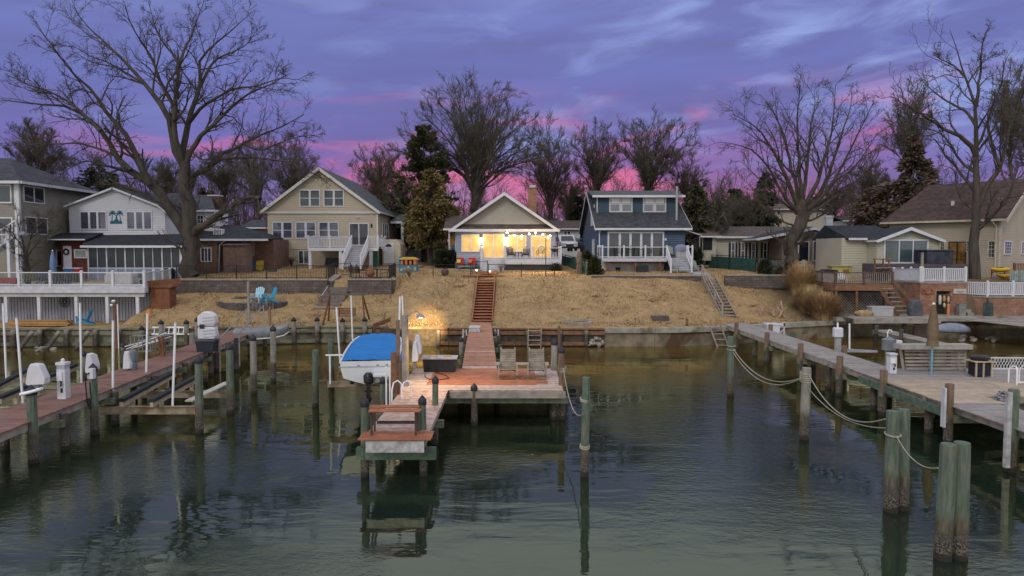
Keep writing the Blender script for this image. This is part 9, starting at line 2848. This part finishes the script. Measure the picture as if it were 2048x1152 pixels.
def grass_clump(label, p, h, r, n, seed, m_):
 R = np.random.RandomState(seed)
 p = Vector((p.x, p.y, hgt(p.x, p.y) - .12))
 t = thing('ornamental_grass', label, 'grass clump', p)
 a = R.uniform(0, 2 * np.pi, n); q = r * .55 * np.sqrt(R.uniform(0, 1, n))
 out = R.uniform(.05, 1.0, n) ** 1.35 * r * 1.05; hh = h * R.uniform(.5, 1.12, n) * (1 - .3 * (out / r) ** 2)
 ux, uy = np.cos(a), np.sin(a)
 B0 = np.stack([q * ux, q * uy, np.full(n, -.1)], 1)
 B1 = B0 + np.stack([out * .25 * ux, out * .25 * uy, hh * .6], 1)
 B2 = B0 + np.stack([out * .65 * ux, out * .65 * uy, hh * .88], 1)
 B3 = B0 + np.stack([out * 1.05 * ux, out * 1.05 * uy, hh * R.uniform(.92, 1.12, n)], 1)
 w = R.uniform(.008, .02, n)[:, None]; s = np.stack([-uy, ux, 0 * ux], 1) * w
 V = np.stack([B0 - s, B0 + s, B1 - s, B1 + s, B2 - s * .8, B2 + s * .8, B3 - s * .2, B3 + s * .2], 1).reshape(-1, 3)
 k = np.arange(n)[:, None, None] * 8
 Fq = (k + np.array([[0, 1, 3, 2], [2, 3, 5, 4], [4, 5, 7, 6]])[None]).reshape(-1, 4)
 o = bpy.data.objects.new('blades', fast_mesh('blades', V, Fq, m_, False)); scn.collection.objects.link(o); o.parent = t
G1 = mat('straw_grass', (.44, .315, .165), .9, .25, 1.5, island=.35, col2=(.32, .21, .10))
grass_clump('tallest tan ornamental grass clump at the top of the right bank', Vector((X(1606, 51), 51.2, 2.9)), 2.2, 1.1, 3200, 1, G1)
grass_clump('tan ornamental grass clump halfway down the right bank', Vector((X(1623, 49.4), 49.4, 2.2)), 2.0, 1.15, 3000, 2, G1)
grass_clump('rusty tan grass clump low on the right bank by the landing', Vector((X(1650, 47.6), 47.6, 1.6)), 1.8, 1.25, 3200, 3, mat('rusty_grass', (.38, .255, .13), .9, .25, 1.5, island=.35, col2=(.25, .15, .075)))
grass_clump('small straw grass clump behind the tallest one near the brown hedge', Vector((X(1596, 52.6), 52.6, 3.5)), 1.5, .8, 1200, 4, G1)
R = np.random.RandomState(99)
mains = []
for k in range(330):
 x = R.uniform(-130, 130); y = R.uniform(118, 170); hh = R.uniform(11, 16) + 6 * (x < -20) * R.uniform(0, 1) - 3 * (0 < x < 14)
 mains.append(([(x, y, 3.5), (x + R.normal() * .4, y, 3.5 + hh * .5), (x + R.normal() * 1.2, y, 3.5 + hh)], .22, .03))
MP = np.stack([resamp(p, 8) for p, a, b in mains]); MR = np.stack([np.linspace(a, b, 8) for p, a, b in mains])
P1, R1 = spawn(MP, MR, 12, R, .40, (20, 50), 5, .2, .15, .03, .2, .6, .8, 5, rmin=.035)
P2, R2 = spawn(P1, R1, 7, R, .45, (20, 55), 4, .15, .15, .02, .1, .7, .5, 2.5, rmin=.026)
P3, R3 = spawn(P2, R2, 5, R, .45, (20, 60), 3, .1, .15, .0, .1, .8, .3, 1.2, rmin=.02)
V, Fq = tubes([(MP, MR, 5), (P1, R1, 4), (P2, R2, 3), (P3, R3, 3)])
o = bpy.data.objects.new('far_wood', fast_mesh('far_wood', V, Fq, TWIG)); scn.collection.objects.link(o)
tag(o, 'far belt of bare winter trees behind all the houses', 'wood', kind='stuff')
C = np.stack([R.uniform(-140, 140, 16000), R.uniform(112, 140, 16000), 3.5 + 3.6 * R.uniform(0, 1, 16000) ** 1.3], 1)
C[:, 2] += 1.2 * np.sin(C[:, 0] * .35) * np.sin(C[:, 0] * .11 + 1) * (C[:, 2] > 5)
o = bpy.data.objects.new('far_undergrowth', leaf_mesh('far_undergrowth', C, R.normal(size=C.shape), .75, R, L_SPR, .5)); scn.collection.objects.link(o)
tag(o, 'dim brown undergrowth beyond the houses', 'undergrowth', kind='stuff')
